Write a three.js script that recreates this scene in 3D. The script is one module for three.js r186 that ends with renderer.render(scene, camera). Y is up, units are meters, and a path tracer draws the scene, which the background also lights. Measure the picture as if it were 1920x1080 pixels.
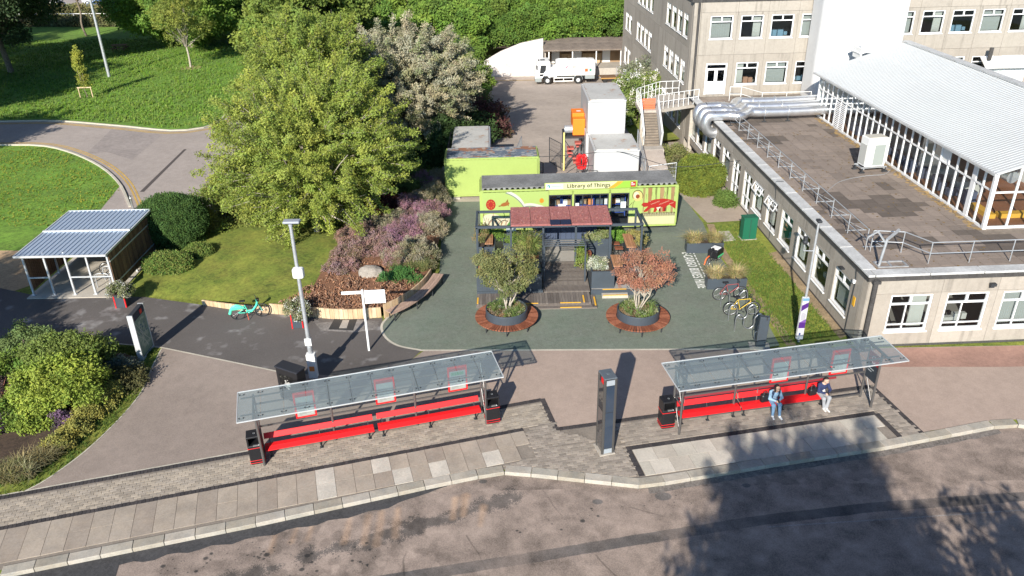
import * as THREE from 'three';
import { Sky } from 'three/addons/objects/Sky.js';
import { mergeGeometries, toCreasedNormals } from 'three/addons/utils/BufferGeometryUtils.js';
import { RoundedBoxGeometry } from 'three/addons/geometries/RoundedBoxGeometry.js';
import { MarchingCubes } from 'three/addons/objects/MarchingCubes.js';

// ---------- camera, sky, sun, exposure ----------
const scene = new THREE.Scene();
const camera = new THREE.PerspectiveCamera(39.84, 16 / 9, 0.5, 900);
camera.position.set(0, 18, 0);
camera.rotation.order = 'YXZ';
camera.rotation.set(-27.2 * Math.PI / 180, 0, -0.02);
const SUN = new THREE.Vector3(-0.2393, 0.4462, 0.8623).normalize();
const sky = new Sky();
sky.name = 'sky'; sky.userData.kind = 'structure';
sky.scale.setScalar(600);
Object.assign(sky.material.uniforms.sunPosition, { value: SUN.clone() });
sky.material.uniforms.turbidity.value = 3;
sky.material.uniforms.rayleigh.value = 1.2;
sky.material.uniforms.mieCoefficient.value = 0.004;
scene.add(sky);
scene.environmentIntensity = 0.13;
const sun = new THREE.DirectionalLight(new THREE.Color(1.0, 0.93, 0.82), 5.0);
sun.position.copy(SUN).multiplyScalar(120).add(new THREE.Vector3(0, 0, -45));
sun.target.position.set(0, 0, -45);
sun.castShadow = true; sun.shadow.mapSize.set(4096, 4096);
Object.assign(sun.shadow.camera, { left: -90, right: 90, top: 90, bottom: -90, near: 1, far: 320 });
scene.add(sun, sun.target);
const renderer = new THREE.WebGLRenderer({ antialias: true });
renderer.setSize(1024, 576);
renderer.toneMapping = THREE.LinearToneMapping;
renderer.toneMappingExposure = 1.6;
renderer.shadowMap.enabled = true;

// ---------- helpers ----------
function rng(s) { return () => { s |= 0; s = s + 0x6D2B79F5 | 0; let t = Math.imul(s ^ s >>> 15, 1 | s); t = t + Math.imul(t ^ t >>> 7, 61 | t) ^ t; return ((t ^ t >>> 14) >>> 0) / 4294967296; }; }
const R = rng(20240611);
const rr = (a, b) => a + (b - a) * R();
const lerp = (a, b, t) => a + (b - a) * t, clamp = (x, a = 0, b = 1) => Math.max(a, Math.min(b, x));
const sm = (a, b, x) => { const t = clamp((x - a) / (b - a)); return t * t * (3 - 2 * t); };
const V = (x, y, z) => new THREE.Vector3(x, y, z);
const used = {};
function numbered(n) { const k = used[n] = (used[n] ?? -1) + 1; return k ? n + '_' + String(k).padStart(3, '0') : n; }
function worldUV(g) {
  const p = g.attributes.position, n = g.attributes.normal, uv = new Float32Array(p.count * 2);
  for (let i = 0; i < p.count; i++) {
    const ax = Math.abs(n.getX(i)), ay = Math.abs(n.getY(i)), az = Math.abs(n.getZ(i));
    if (ay >= ax && ay >= az) { uv[2 * i] = p.getX(i); uv[2 * i + 1] = p.getZ(i); }
    else if (ax >= az) { uv[2 * i] = p.getZ(i); uv[2 * i + 1] = p.getY(i); }
    else { uv[2 * i] = p.getX(i); uv[2 * i + 1] = p.getY(i); }
  }
  g.setAttribute('uv', new THREE.BufferAttribute(uv, 2));
}
function join(list, keepUV) {
  list = list.flat(3).map(g => {
    const o = g.index ? g.toNonIndexed() : g;
    for (const k of Object.keys(o.attributes)) if (!['position', 'normal', 'uv'].includes(k)) o.deleteAttribute(k);
    if (!o.attributes.normal) o.computeVertexNormals();
    if (!keepUV || !o.attributes.uv) worldUV(o);
    return o;
  });
  return list.length === 1 ? list[0] : mergeGeometries(list);
}
function part(parent, name, geoms, mat, keepUV) {
  const m = new THREE.Mesh(geoms.isBufferGeometry && keepUV === 2 ? geoms : join([geoms], keepUV), mat);
  m.name = name; m.castShadow = m.receiveShadow = true; parent.add(m); return m;
}
function thing(name, label, category, pos = [0, 0, 0], ry = 0, group) {
  const o = new THREE.Group(); o.name = numbered(name); o.position.set(...pos); o.rotation.y = ry;
  o.userData = { label, category }; if (group) o.userData.group = group; scene.add(o); return o;
}
function solo(name, label, category, geoms, mat, group, keepUV) {
  const m = part(scene, numbered(name), geoms, mat, keepUV); m.userData = { label, category }; if (group) m.userData.group = group; return m;
}
function struct(name, geoms, mat, keepUV) { const m = part(scene, numbered(name), geoms, mat, keepUV); m.userData.kind = 'structure'; return m; }
function copyOf(o, pos, ry, label) { const c = o.clone(); c.name = numbered(o.name.replace(/_\d\d\d$/, '')); c.userData = { ...o.userData }; if (label) c.userData.label = label; c.position.set(...pos); c.rotation.y = ry; scene.add(c); return c; }
// geometry makers
const place = (g, x, y, z, ry = 0, rx = 0, rz = 0) => { if (rx) g.rotateX(rx); if (rz) g.rotateZ(rz); if (ry) g.rotateY(ry); return g.translate(x, y, z); };
const B = (w, h, d, x = 0, y = 0, z = 0, ry, rx, rz) => place(new THREE.BoxGeometry(w, h, d), x, y, z, ry, rx, rz);
const RB = (w, h, d, r, x = 0, y = 0, z = 0, ry, rx, rz) => place(new RoundedBoxGeometry(w, h, d, 2, r), x, y, z, ry, rx, rz);
const Cy = (r0, r1, h, x = 0, y = 0, z = 0, seg = 14, rx, rz, ry) => place(new THREE.CylinderGeometry(r0, r1, h, seg), x, y, z, ry, rx, rz);
const UP = V(0, 1, 0);
function bar(a, b, r, r2 = r, seg = 6) {
  const A = V(...a), D = V(...b).sub(A), L = D.length();
  const g = new THREE.CylinderGeometry(r2, r, L, seg); g.translate(0, L / 2, 0);
  g.applyQuaternion(new THREE.Quaternion().setFromUnitVectors(UP, D.normalize())); return g.translate(A.x, A.y, A.z);
}
function beam(a, b, w, h) { // rectangular bar, h measured upward
  const A = V(...a), Bv = V(...b), D = Bv.clone().sub(A), L = D.length(); D.normalize();
  const up = Math.abs(D.y) > 0.98 ? V(0, 0, 1) : UP; const X = new THREE.Vector3().crossVectors(up, D).normalize(), Y = new THREE.Vector3().crossVectors(D, X);
  const m = new THREE.Matrix4().makeBasis(X, Y, D); m.setPosition(A.add(Bv).multiplyScalar(0.5));
  return new THREE.BoxGeometry(w, h, L).applyMatrix4(m);
}
const tube = (pts, r, n = 24, seg = 8, t = 0.5) => new THREE.TubeGeometry(new THREE.CatmullRomCurve3(pts.map(p => V(...p)), false, 'catmullrom', t), n, r, seg);
const shapeOf = pts => { const s = new THREE.Shape(); pts.forEach(([x, z], i) => i ? s.lineTo(x, -z) : s.moveTo(x, -z)); return s; };
function flat(pts, y, holes) { const s = shapeOf(pts); if (holes) for (const h of holes) s.holes.push(new THREE.Path(h.map(([x, z]) => new THREE.Vector2(x, -z)))); const g = new THREE.ShapeGeometry(s); g.rotateX(-Math.PI / 2); g.translate(0, y, 0); return g; }
function prism(pts, y0, y1) { const g = new THREE.ExtrudeGeometry(shapeOf(pts), { depth: y1 - y0, bevelEnabled: false, curveSegments: 8 }); g.rotateX(-Math.PI / 2); g.translate(0, y0, 0); return g; }
// upright wall in the xy plane of its own frame with rectangular holes [x0,y0,x1,y1]; thickness runs to -z
function wallGeo(outline, holes, t) {
  const s = new THREE.Shape(outline.map(p => new THREE.Vector2(...p)));
  for (const [a, b, c, d] of holes) s.holes.push(new THREE.Path([[a, b], [c, b], [c, d], [a, d]].map(p => new THREE.Vector2(...p))));
  return new THREE.ExtrudeGeometry(s, { depth: t, bevelEnabled: false }).translate(0, 0, -t);
}
const catmull = (pts, n) => new THREE.CatmullRomCurve3(pts.map(([x, z]) => V(x, 0, z)), false, 'centripetal').getSpacedPoints(n).map(p => [p.x, p.z]);
function offsetLine(pts, d) { return pts.map((p, i) => { const a = pts[Math.max(0, i - 1)], b = pts[Math.min(pts.length - 1, i + 1)]; const dx = b[0] - a[0], dz = b[1] - a[1], l = Math.hypot(dx, dz); return [p[0] - dz / l * d, p[1] + dx / l * d]; }); }
const ribbon = (pts, d0, d1, y) => flat([...offsetLine(pts, d0), ...offsetLine(pts, d1).reverse()], y);

// ---------- procedural textures ----------
const hash = (x, y, s) => { let h = Math.imul(x, 374761393) + Math.imul(y, 668265263) + Math.imul(s, 2246822519) | 0; h = Math.imul(h ^ h >>> 13, 1274126177); return ((h ^ h >>> 16) >>> 0) / 4294967296; };
function vn(x, y, per, s) {
  const xi = Math.floor(x), yi = Math.floor(y), fx = x - xi, fy = y - yi, u = fx * fx * (3 - 2 * fx), v = fy * fy * (3 - 2 * fy);
  const m = k => ((k % per) + per) % per, x0 = m(xi), x1 = m(xi + 1), y0 = m(yi), y1 = m(yi + 1);
  return lerp(lerp(hash(x0, y0, s), hash(x1, y0, s), u), lerp(hash(x0, y1, s), hash(x1, y1, s), u), v);
}
function fbm(u, v, f, oct, s) { let a = 0.5, r = 0, t = 0; for (let i = 0; i < oct; i++) { r += a * vn(u * f, v * f, f, s + i); t += a; a *= 0.55; f *= 2; } return r / t; }
const enc = c => { c = clamp(c); return 255 * (c <= 0.0031308 ? 12.92 * c : 1.055 * Math.pow(c, 1 / 2.4) - 0.055); };
function tex(w, h, mx, my, fn, data) {
  const d = new Uint8Array(w * h * 4);
  for (let y = 0; y < h; y++) for (let x = 0; x < w; x++) { const c = fn(x / w, y / h), k = 4 * (y * w + x); for (let i = 0; i < 3; i++) d[k + i] = data ? 255 * clamp(c[i]) : enc(c[i]); d[k + 3] = 255; }
  const t = new THREE.DataTexture(d, w, h); t.wrapS = t.wrapT = THREE.RepeatWrapping; t.magFilter = THREE.LinearFilter; t.minFilter = THREE.LinearMipmapLinearFilter; t.generateMipmaps = true;
  if (!data) t.colorSpace = THREE.SRGBColorSpace; t.repeat.set(1 / mx, 1 / my); t.needsUpdate = true; return t;
}
// mottled surface: base colour, contrast of coarse and fine noise, speckle
function mottle(n, metres, base, { coarse = 0.25, fine = 0.2, speck = 0.1, f0 = 4, tint = [0, 0, 0], seed = 1, extra } = {}) {
  return tex(n, n, metres, metres, (u, v) => {
    const a = fbm(u, v, f0, 4, seed) - 0.5, b = fbm(u, v, f0 * 12, 3, seed + 20) - 0.5, c = hash(u * n | 0, v * n | 0, seed + 40) - 0.5, t = fbm(u, v, f0 * 2, 3, seed + 60) - 0.5;
    let k = 1 + coarse * 2 * a + fine * 2 * b + speck * 2 * c; let col = base.map((x, i) => Math.max(0.003, x * k + tint[i] * t)); if (extra) col = extra(u, v, col); return col;
  });
}
const M = (o) => new THREE.MeshStandardMaterial({ roughness: 0.8, ...o, color: o.color instanceof Array ? new THREE.Color().setRGB(...o.color) : o.color ?? 0xffffff });
const PM = (o) => new THREE.MeshPhysicalMaterial({ roughness: 0.5, ...o, color: o.color instanceof Array ? new THREE.Color().setRGB(...o.color) : o.color ?? 0xffffff });
function canvasTex(w, h, draw) { const c = document.createElement('canvas'); c.width = w; c.height = h; draw(c.getContext('2d'), w, h); const t = new THREE.CanvasTexture(c); t.colorSpace = THREE.SRGBColorSpace; return t; }
// printed panel: plane w x h with canvas print, centred at origin facing +z
const panelGeo = (w, h) => new THREE.PlaneGeometry(w, h);

// ---------- shared materials ----------
const mat = {};
mat.steel = M({ color: [0.55, 0.56, 0.58], metalness: 0.9, roughness: 0.35 });
mat.galv = M({ map: mottle(256, 0.6, [0.5, 0.52, 0.54], { coarse: 0.2, fine: 0.15, seed: 3 }), metalness: 0.55, roughness: 0.45 });
mat.duct = M({ map: mottle(256, 1, [0.74, 0.75, 0.77], { coarse: 0.12, fine: 0.1, speck: 0.03, seed: 4 }), metalness: 0.85, roughness: 0.33 });
mat.steelDark = M({ color: [0.2, 0.19, 0.185], metalness: 0.7, roughness: 0.4 });
mat.white = M({ color: [0.78, 0.78, 0.76], roughness: 0.5 });
mat.whiteSatin = PM({ color: [0.8, 0.8, 0.8], roughness: 0.35, clearcoat: 0.3 });
mat.black = M({ color: [0.012, 0.012, 0.014], roughness: 0.4 });
mat.rubber = M({ color: [0.02, 0.02, 0.02], roughness: 0.85 });
mat.dark = M({ color: [0.03, 0.033, 0.038], roughness: 0.6 });
mat.slate = M({ map: mottle(256, 2, [0.05, 0.064, 0.08], { coarse: 0.12, fine: 0.08, speck: 0.04, seed: 5 }), roughness: 0.5 });
mat.red = M({ color: [0.66, 0.007, 0.01], roughness: 0.55 });
mat.glass = PM({ color: [0.93, 0.97, 0.97], transmission: 1, thickness: 0, roughness: 0.02, ior: 1.5, metalness: 0 });
mat.glassTint = PM({ color: [0.56, 0.67, 0.7], transmission: 0.75, thickness: 0, roughness: 0.12, ior: 1.52 });
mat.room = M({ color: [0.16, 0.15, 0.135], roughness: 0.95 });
mat.curtain = M({ color: [0.3, 0.31, 0.29], roughness: 0.95, side: THREE.DoubleSide });
mat.concrete = M({ map: mottle(512, 4, [0.4, 0.36, 0.31], { coarse: 0.18, fine: 0.16, speck: 0.1, seed: 7 }), roughness: 0.95 });
mat.slabLight = M({ map: mottle(512, 3, [0.44, 0.4, 0.34], { coarse: 0.16, fine: 0.12, speck: 0.1, seed: 8 }), roughness: 0.95 });
const woodTex = (base, seed, fx = 2, contrast = 0.5) => tex(256, 256, 0.5, 2, (u, v) => { const g = fbm(u, v * 0.12, 48, 3, seed) - 0.5, k = fbm(u, v, 4, 3, seed + 9) - 0.5; return base.map(c => Math.max(0.004, c * (1 + contrast * 2 * g * 0.7 + k * 0.5))); });
mat.timber = [0, 1, 2].map(i => M({ map: woodTex([[0.52, 0.37, 0.22], [0.47, 0.33, 0.19], [0.56, 0.42, 0.27]][i], 11 + i), roughness: 0.8 }));
mat.hardwood = [0, 1, 2].map(i => M({ map: woodTex([[0.25, 0.085, 0.042], [0.2, 0.065, 0.033], [0.3, 0.11, 0.06]][i], 21 + i), roughness: 0.6 }));
mat.oak = [0, 1].map(i => M({ map: woodTex([[0.4, 0.2, 0.1], [0.34, 0.165, 0.08]][i], 31 + i), roughness: 0.65 }));
mat.greyWood = [0, 1, 2].map(i => M({ map: woodTex([[0.15, 0.128, 0.112], [0.125, 0.105, 0.092], [0.175, 0.15, 0.13]][i], 41 + i), roughness: 0.85 }));
mat.darkTimber = [0, 1, 2].map(i => M({ map: woodTex([[0.17, 0.095, 0.05], [0.135, 0.075, 0.04], [0.22, 0.13, 0.068]][i], 51 + i), roughness: 0.85 }));
mat.benchWood = [0, 1].map(i => M({ map: woodTex([[0.42, 0.29, 0.22], [0.37, 0.25, 0.19]][i], 61 + i), roughness: 0.8 }));
mat.bark = M({ map: tex(256, 256, 0.6, 0.9, (u, v) => { const g = fbm(u, v * 0.4, 20, 4, 71); return [0.2, 0.165, 0.125].map(c => c * (0.35 + 1.2 * g)); }), roughness: 1 });
mat.paleBark = M({ map: tex(256, 256, 0.4, 0.7, (u, v) => { const g = fbm(u, v, 12, 4, 75); return [0.42, 0.37, 0.3].map(c => c * (0.45 + g)); }), roughness: 1 });
mat.soil = M({ map: mottle(512, 3, [0.07, 0.045, 0.03], { coarse: 0.4, fine: 0.5, speck: 0.35, seed: 81 }), roughness: 1 });
mat.mulch = M({ map: mottle(512, 2, [0.2, 0.095, 0.05], { coarse: 0.35, fine: 0.7, speck: 0.5, f0: 6, seed: 83 }), roughness: 1 });
mat.yellow = M({ color: [0.78, 0.42, 0.03], roughness: 0.6 });
// ---------- ground, roads, pavements ----------
const kerbOut = [[-60, -4.85], [-15.27, -17.1], [-8.25, -19.02], [-2.99, -20.6], [-1.1, -21.12], [-0.36, -21.26], [0.3, -21.16], [4.1, -20.44], [4.5, -20.47], [8.65, -21.34], [13.01, -22.17], [17.9, -23.33], [18.3, -23.3], [19.2, -23.0], [60, -10]];
const grassTex = mottle(512, 7, [0.185, 0.215, 0.03], { coarse: 0.4, fine: 0.4, speck: 0.35, f0: 5, tint: [0.12, 0.07, 0.02], seed: 101 });
mat.grass = M({ map: grassTex, roughness: 1, bumpMap: grassTex, bumpScale: 0.03 });
mat.meadow = M({ map: mottle(512, 9, [0.12, 0.225, 0.024], { coarse: 0.35, fine: 0.5, speck: 0.4, f0: 5, tint: [0.04, 0.03, 0.01], seed: 105 }), roughness: 1 });
const hx = -4.5; // edge between the level ground and the sloping yard
const back = kerbOut.slice().reverse().map(([x, z]) => [x, z - 0.1]);
struct('ground', flat([...back, [-120, -2], [-120, -170], [hx, -170], [hx, -47], [24, -47], [24, -33], [70, -33], [70, -14]], 0), mat.grass);
// bus road, 12 cm below the pavement
const dSeg = (x, z, a, b) => { const dx = b[0] - a[0], dz = b[1] - a[1], t = clamp(((x - a[0]) * dx + (z - a[1]) * dz) / (dx * dx + dz * dz)); return Math.hypot(x - a[0] - t * dx, z - a[1] - t * dz); };
const dLine = (x, z, l) => { let d = 1e9; for (let i = 1; i < l.length; i++) d = Math.min(d, dSeg(x, z, l[i - 1], l[i])); return d; };
const R2 = rng(77);
const patchBand = [[-4.2, -16.72], [-0.16, -17.43], [3.78, -18.19], [7.93, -18.93], [11.48, -19.38], [16.47, -19.73]];
const seamA = [[-8.58, -16.83], [-5.38, -18.11], [-2.52, -19.12], [-0.14, -20.16]], seamB = [[7.83, -18.6], [12.28, -18.87], [16.12, -19.12]];
const drips = []; for (const [px, n] of [[[-7.63, -17.95], 26], [[-5.3, -17.67], 26], [[-4.97, -18.1], 18], [[-8.87, -17.77], 30], [[-6.5, -17.29], 22], [[-10.18, -17.38], 22], [[0.69, -18.73], 14], [[2.59, -19.39], 12], [[4.7, -19.7], 10]]) for (let i = 0; i < n; i++) drips.push([px[0] + (R2() + R2() - 1) * 1.1, px[1] + (R2() + R2() - 1) * 0.55, 0.008 + R2() * R2() * R2() * 0.1]);
const spills = [[[4.82, -20.07], 0.3], [[-1.12, -20.98], 0.16], [[2.64, -19.88], 0.18], [[7.68, -20.5], 0.14]];
const streaks = [[516, 985], [650, 985], [690, 978], [718, 972], [748, 975], [545, 990], [850, 945], [872, 940], [905, 960], [525, 1000]].map((_, i) => [[[-7.62, -19.2], [-7.54, -17.95]], [[-5.35, -19.37], [-5.34, -18.33]], [[-4.77, -19.43], [-4.75, -18.27]], [[-4.36, -19.58], [-4.33, -18.19]], [[-3.86, -19.69], [-3.8, -18.51]], [[-6.96, -18.94], [-7, -18.37]], [[-2.03, -20.14], [-2.05, -19.28]], [[-1.67, -20.26], [-1.72, -19.39]], [[-1.09, -19.74], [-1.16, -18.9]], [[-6.51, -19.16], [-6.52, -18.47]]][i]);
const cracks = [[[-1.47, -18.45], [-1.04, -17.35], [-0.87, -16.73]], [[0.76, -20.71], [1.39, -19.3], [1.56, -18.14]], [[2.4, -17.57], [3.08, -16.63]], [[-0.16, -17.97], [0.4, -17.48]], [[3.65, -19.6], [4.76, -19.09]], [[13.99, -18.94], [14.53, -17.79]], [[-3.39, -17.84], [-3.21, -16.89]], [[15.62, -20.4], [16.4, -19.61]]];
const roadTex = tex(2048, 1024, 41, 20.5, (u, v) => {
  const x = u < 0.5 ? u * 41 : u * 41 - 41, z = v < 0.5 ? v * 20.5 - 20.5 : v * 20.5 - 41;
  const n1 = fbm(u, v * 0.5, 10, 4, 201) - 0.5, n2 = fbm(u, v * 0.5, 90, 3, 211) - 0.5, sp = hash(u * 2048 | 0, v * 1024 | 0, 5) - 0.5, n3 = fbm(u, v * 0.5, 24, 3, 231) - 0.5;
  let k = 1 + 0.5 * n1 + 0.95 * n2 + 0.5 * sp, c = [0.285, 0.225, 0.188];
  const worn = sm(0.5, 0.62, fbm(u, v * 0.5, 7, 3, 261)) * sm(0.47, 0.6, fbm(u, v * 0.5, 110, 2, 265)); k *= 1 - 0.24 * worn;
  const stretch = vn(u * 60, v * 14, 1e6, 251) - 0.5; k *= 1 + 0.12 * stretch;
  const dirt = Math.max(0, fbm(u, v * 0.5, 6, 4, 241) - 0.52) * 2.4; k *= 1 - 0.45 * clamp(dirt + n2 * 2.2 * dirt);
  const pb = dLine(x, z, patchBand); let t = (1 - sm(0.2, 0.22, pb + n2 * 0.04)) * clamp(0.72 + n3 * 1.2); c = c.map((q, i) => lerp(q, [0.105, 0.095, 0.09][i], t));
  t = dLine(x, z, seamA) + n3 * 0.5 + n2 * 0.9 + sp * 0.25 < 0.2 ? 0.62 : 0; c = c.map(q => lerp(q, 0.06, t));
  t = (1 - sm(0.01, 0.035, dLine(x, z, seamB) + n2 * 0.03)) * 0.5; c = c.map(q => lerp(q, 0.34, t));
  for (const [a, b] of streaks) { const d = dSeg(x, z, a, b) + n3 * 0.12; t = (1 - sm(0.0, 0.2, d + n2 * 0.12)) * (0.5 + 1.2 * n1); if (t > 0) c = c.map((q, i) => lerp(q, [0.48, 0.32, 0.21][i], t)); }
  for (const [dx, dz, r] of drips) { const ddx = x - dx, ddz = z - dz; if (Math.abs(ddx) < 0.2 && Math.abs(ddz) < 0.2) { t = 1 - sm(r * 0.7, r * 1.2, Math.hypot(ddx, ddz * 1.2) + n2 * 0.06); c = c.map(q => lerp(q, 0.035, t * 0.85)); } }
  for (const [p, r] of spills) { t = 1 - sm(r * 0.8, r, Math.hypot(x - p[0], (z - p[1]) * 1.4) + n3 * 0.12); c = c.map(q => lerp(q, 0.09, t * 0.75)); }
  for (const l of cracks) { const d = dLine(x + n3 * 0.5 + n2 * 0.16, z + n1 * 0.3 + n2 * 0.16, l); t = (1 - sm(0.012, 0.04, d)); c = c.map(q => q * (1 - 0.4 * t * clamp(0.6 + n3 * 2.5))); }
  return c.map(q => Math.max(0.01, q * k));
});
mat.road = M({ map: roadTex, roughness: 0.95 });
struct('bus_road', flat([...kerbOut, [60, 60], [-60, 60]], -0.12), mat.road);
// newer black tarmac laid along the kerb, and the grey gutter strip beside the pale bay
mat.tarmac = M({ map: mottle(512, 3, [0.055, 0.054, 0.056], { coarse: 0.3, fine: 0.4, speck: 0.5, seed: 125 }), roughness: 0.9 });
mat.gutter = M({ map: mottle(512, 3, [0.17, 0.15, 0.135], { coarse: 0.35, fine: 0.5, speck: 0.5, seed: 126 }), roughness: 0.95 });
const lineBetween = (x0, x1, n) => [...Array(n + 1)].map((_, i) => { const x = lerp(x0, x1, i / n); let k = 1; while (kerbOut[k][0] < x) k++; const a = kerbOut[k - 1], b = kerbOut[k]; return [x, lerp(a[1], b[1], (x - a[0]) / (b[0] - a[0]))]; });
{ const l = lineBetween(-24, -2.3, 70); struct('tarmac_strip', [flat([...offsetLine(l, 0.0), ...l.map(([x, z], i) => [x, z + (0.48 + 0.06 * Math.sin(i * 1.7) + rr(-0.03, 0.03)) * clamp((-2.2 - x) / 2.2)]).reverse()], -0.116), flat([[-24, -14.4], [-15.3, -16.5], [-12.03, -17.81], [-11.85, -16.92], [-13.0, -12], [-24, -12]], -0.112)], mat.tarmac);
  const g = lineBetween(4.4, 17.6, 50); struct('gutter_strip', flat([...g, ...g.map(([x, z]) => [x, z + 0.28 + rr(-0.03, 0.03)]).reverse()], -0.116), mat.gutter); }
// kerb stones
const kerb = struct('kerb', [prism([...offsetLine(kerbOut, -0.03), ...offsetLine(kerbOut, -0.3).reverse()], -0.3, -0.14)], mat.concrete);
mat.kerbStone = [0, 1, 2].map(i => M({ map: mottle(256, 2, [[0.38, 0.345, 0.29], [0.34, 0.305, 0.25], [0.42, 0.38, 0.325]][i], { coarse: 0.25, fine: 0.15, speck: 0.12, tint: [0.1, 0.06, 0.02], seed: 120 + i }), roughness: 0.95 }));
{
  const crv = new THREE.CurvePath(); for (let i = 2; i < kerbOut.length - 1; i++) crv.add(new THREE.LineCurve3(V(kerbOut[i - 1][0], 0, kerbOut[i - 1][1]), V(kerbOut[i][0], 0, kerbOut[i][1])));
  const L = crv.getLength(), n = Math.round(L / 0.92);
  for (let i = 0; i < n; i++) { const a = crv.getPointAt(i / n), b = crv.getPointAt((i + 1) / n), l = a.distanceTo(b), ang = Math.atan2(-(b.z - a.z), b.x - a.x);
    const nx = (b.z - a.z) / l, nz = -(b.x - a.x) / l; const h = 0.158 + rr(-0.004, 0.004);
    part(kerb, 'kerb_stone', RB(l - 0.012, h, 0.37, 0.02, (a.x + b.x) / 2 + nx * 0.185, -0.125 + h / 2, (a.z + b.z) / 2 + nz * 0.185, ang), mat.kerbStone[i * 7 % 3]); }
}
// paving frames: e along the kerb, n away from the road
const fA = (e, n) => [-0.36 - 0.9646 * e - 0.2638 * n, -21.64 + 0.2638 * e - 0.9646 * n], angA = Math.atan2(-0.2638, -0.9646);
const fB = (e, n) => [4.23 + 0.9827 * e - 0.185 * n, -20.82 - 0.185 * e - 0.9827 * n], angB = Math.atan2(0.185, 0.9827);
const mortar = M({ map: mottle(256, 2, [0.24, 0.205, 0.17], { seed: 130 }), roughness: 1 });
const paveEdge = [fA(40, -0.2), fA(1, -0.2), [-0.36, -21.4], [4.23, -20.6], fB(1, -0.2), fB(11, -0.1), fB(10.75, 3.32), fB(-2.2, 3.32), fA(-2.45, 3.42), fA(40, 3.42)];
struct('paving_bed', flat(paveEdge, 0.008), mortar);
const slabMats = [0, 1, 2, 3].map(i => M({ map: mottle(256, 2.2, [[0.35, 0.295, 0.24], [0.325, 0.27, 0.22], [0.375, 0.315, 0.255], [0.54, 0.49, 0.42]][i], { coarse: 0.22, fine: 0.14, speck: 0.12, tint: [0.05, 0.03, 0.01], seed: 140 + i }), roughness: 0.95 }));
const lightSlab = [0, 1, 2].map(i => M({ map: mottle(256, 2.2, [[0.5, 0.46, 0.39], [0.47, 0.42, 0.355], [0.54, 0.49, 0.42]][i], { coarse: 0.16, fine: 0.12, speck: 0.1, seed: 150 + i }), roughness: 0.95 }));
const slabsA = struct('slab_paving', prism([fA(23, 0.1), fA(-1.1, 0.1), fA(-1.2, 1.6), fA(23, 1.6)], 0.009, 0.012), mortar);
const quad = (f, e0, e1, n0, n1, y, g = 0.006) => prism([f(e0 + g, n0 + g), f(e1 - g, n0 + g), f(e1 - g, n1 - g), f(e0 + g, n1 - g)], 0.012, y);
for (let i = -2; i < 36; i++) for (let j = 0; j < 2; j++) {
  const e0 = i * 0.635 + (j ? 0 : 0), sh = j ? 0.0 : 0.0, light = (j === 0 && [3, 5, 9].includes(i)) || (j === 1 && [6, 9].includes(i)) || (j === 0 && i === 0);
  const n0 = j ? 0.85 : 0.07, n1 = j ? 1.62 : 0.85; const eL = Math.max(e0 + sh, j ? -1.15 : -0.75 + 0.0);
  if (e0 + 0.635 < -0.6 && j === 0) continue;
  part(slabsA, 'slab', quad(fA, eL, e0 + 0.635 + sh, n0, n1, 0.03 + rr(-0.003, 0.004)), light ? slabMats[3] : slabMats[(i * 5 + j * 3 + 7) % 3]);
}
const slabsB = struct('slab_paving', prism([fB(0.2, 0.1), fB(9.62, 0.1), fB(9.62, 1.45), fB(0.2, 1.45)], 0.009, 0.012), mortar);
for (let i = 0; i < 13; i++) for (let j = 0; j < 2; j++) { const st = 0.725, off = 0.17 - 0.0, skew = j ? 0 : st * 0.5; const e0 = off + i * st - skew, a = Math.max(off, e0), b = Math.min(9.62, e0 + st); if (b - a > 0.1) part(slabsB, 'slab', quad(fB, a, b, j ? 0.78 : 0.07, j ? 1.47 : 0.78, 0.03 + rr(-0.003, 0.004)), lightSlab[(i * 5 + j * 2) % 3]); }
// small block pavers: too many and too small to pick apart
function blocks(name, f, cells, w, l, cols, vary, lab) {
  const g = new RoundedBoxGeometry(l - 0.006, 0.03, w - 0.006, 1, 0.006), im = new THREE.InstancedMesh(g, M({ map: mottle(128, 0.5, [1, 1, 1].map(() => 0.9), { coarse: 0.1, fine: 0.1, speck: 0.15, seed: 160 }), roughness: 0.95 }), cells.length);
  const o = new THREE.Object3D(), c = new THREE.Color();
  cells.forEach(([e, n, turn, F], i) => { const [x, z] = (F || f)(e, n); o.position.set(x, 0.014 + rr(-0.003, 0.003), z); o.rotation.y = ((F || f) === fA ? angA : angB) + (turn ? Math.PI / 2 : 0); o.updateMatrix(); im.setMatrixAt(i, o.matrix); const b = cols[Math.floor(R() * cols.length)], k = 1 + rr(-vary, vary); im.setColorAt(i, c.setRGB(b[0] * k, b[1] * k, b[2] * k)); });
  im.name = name; im.userData = { kind: 'stuff', label: lab, category: 'paving' }; im.receiveShadow = true; scene.add(im); return im;
}
const inPoly = (x, z, P) => { let r = false; for (let i = 0, j = P.length - 1; i < P.length; j = i++) if ((P[i][1] > z) !== (P[j][1] > z) && x < (P[j][0] - P[i][0]) * (z - P[i][1]) / (P[j][1] - P[i][1]) + P[i][0]) r = !r; return r; };
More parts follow.
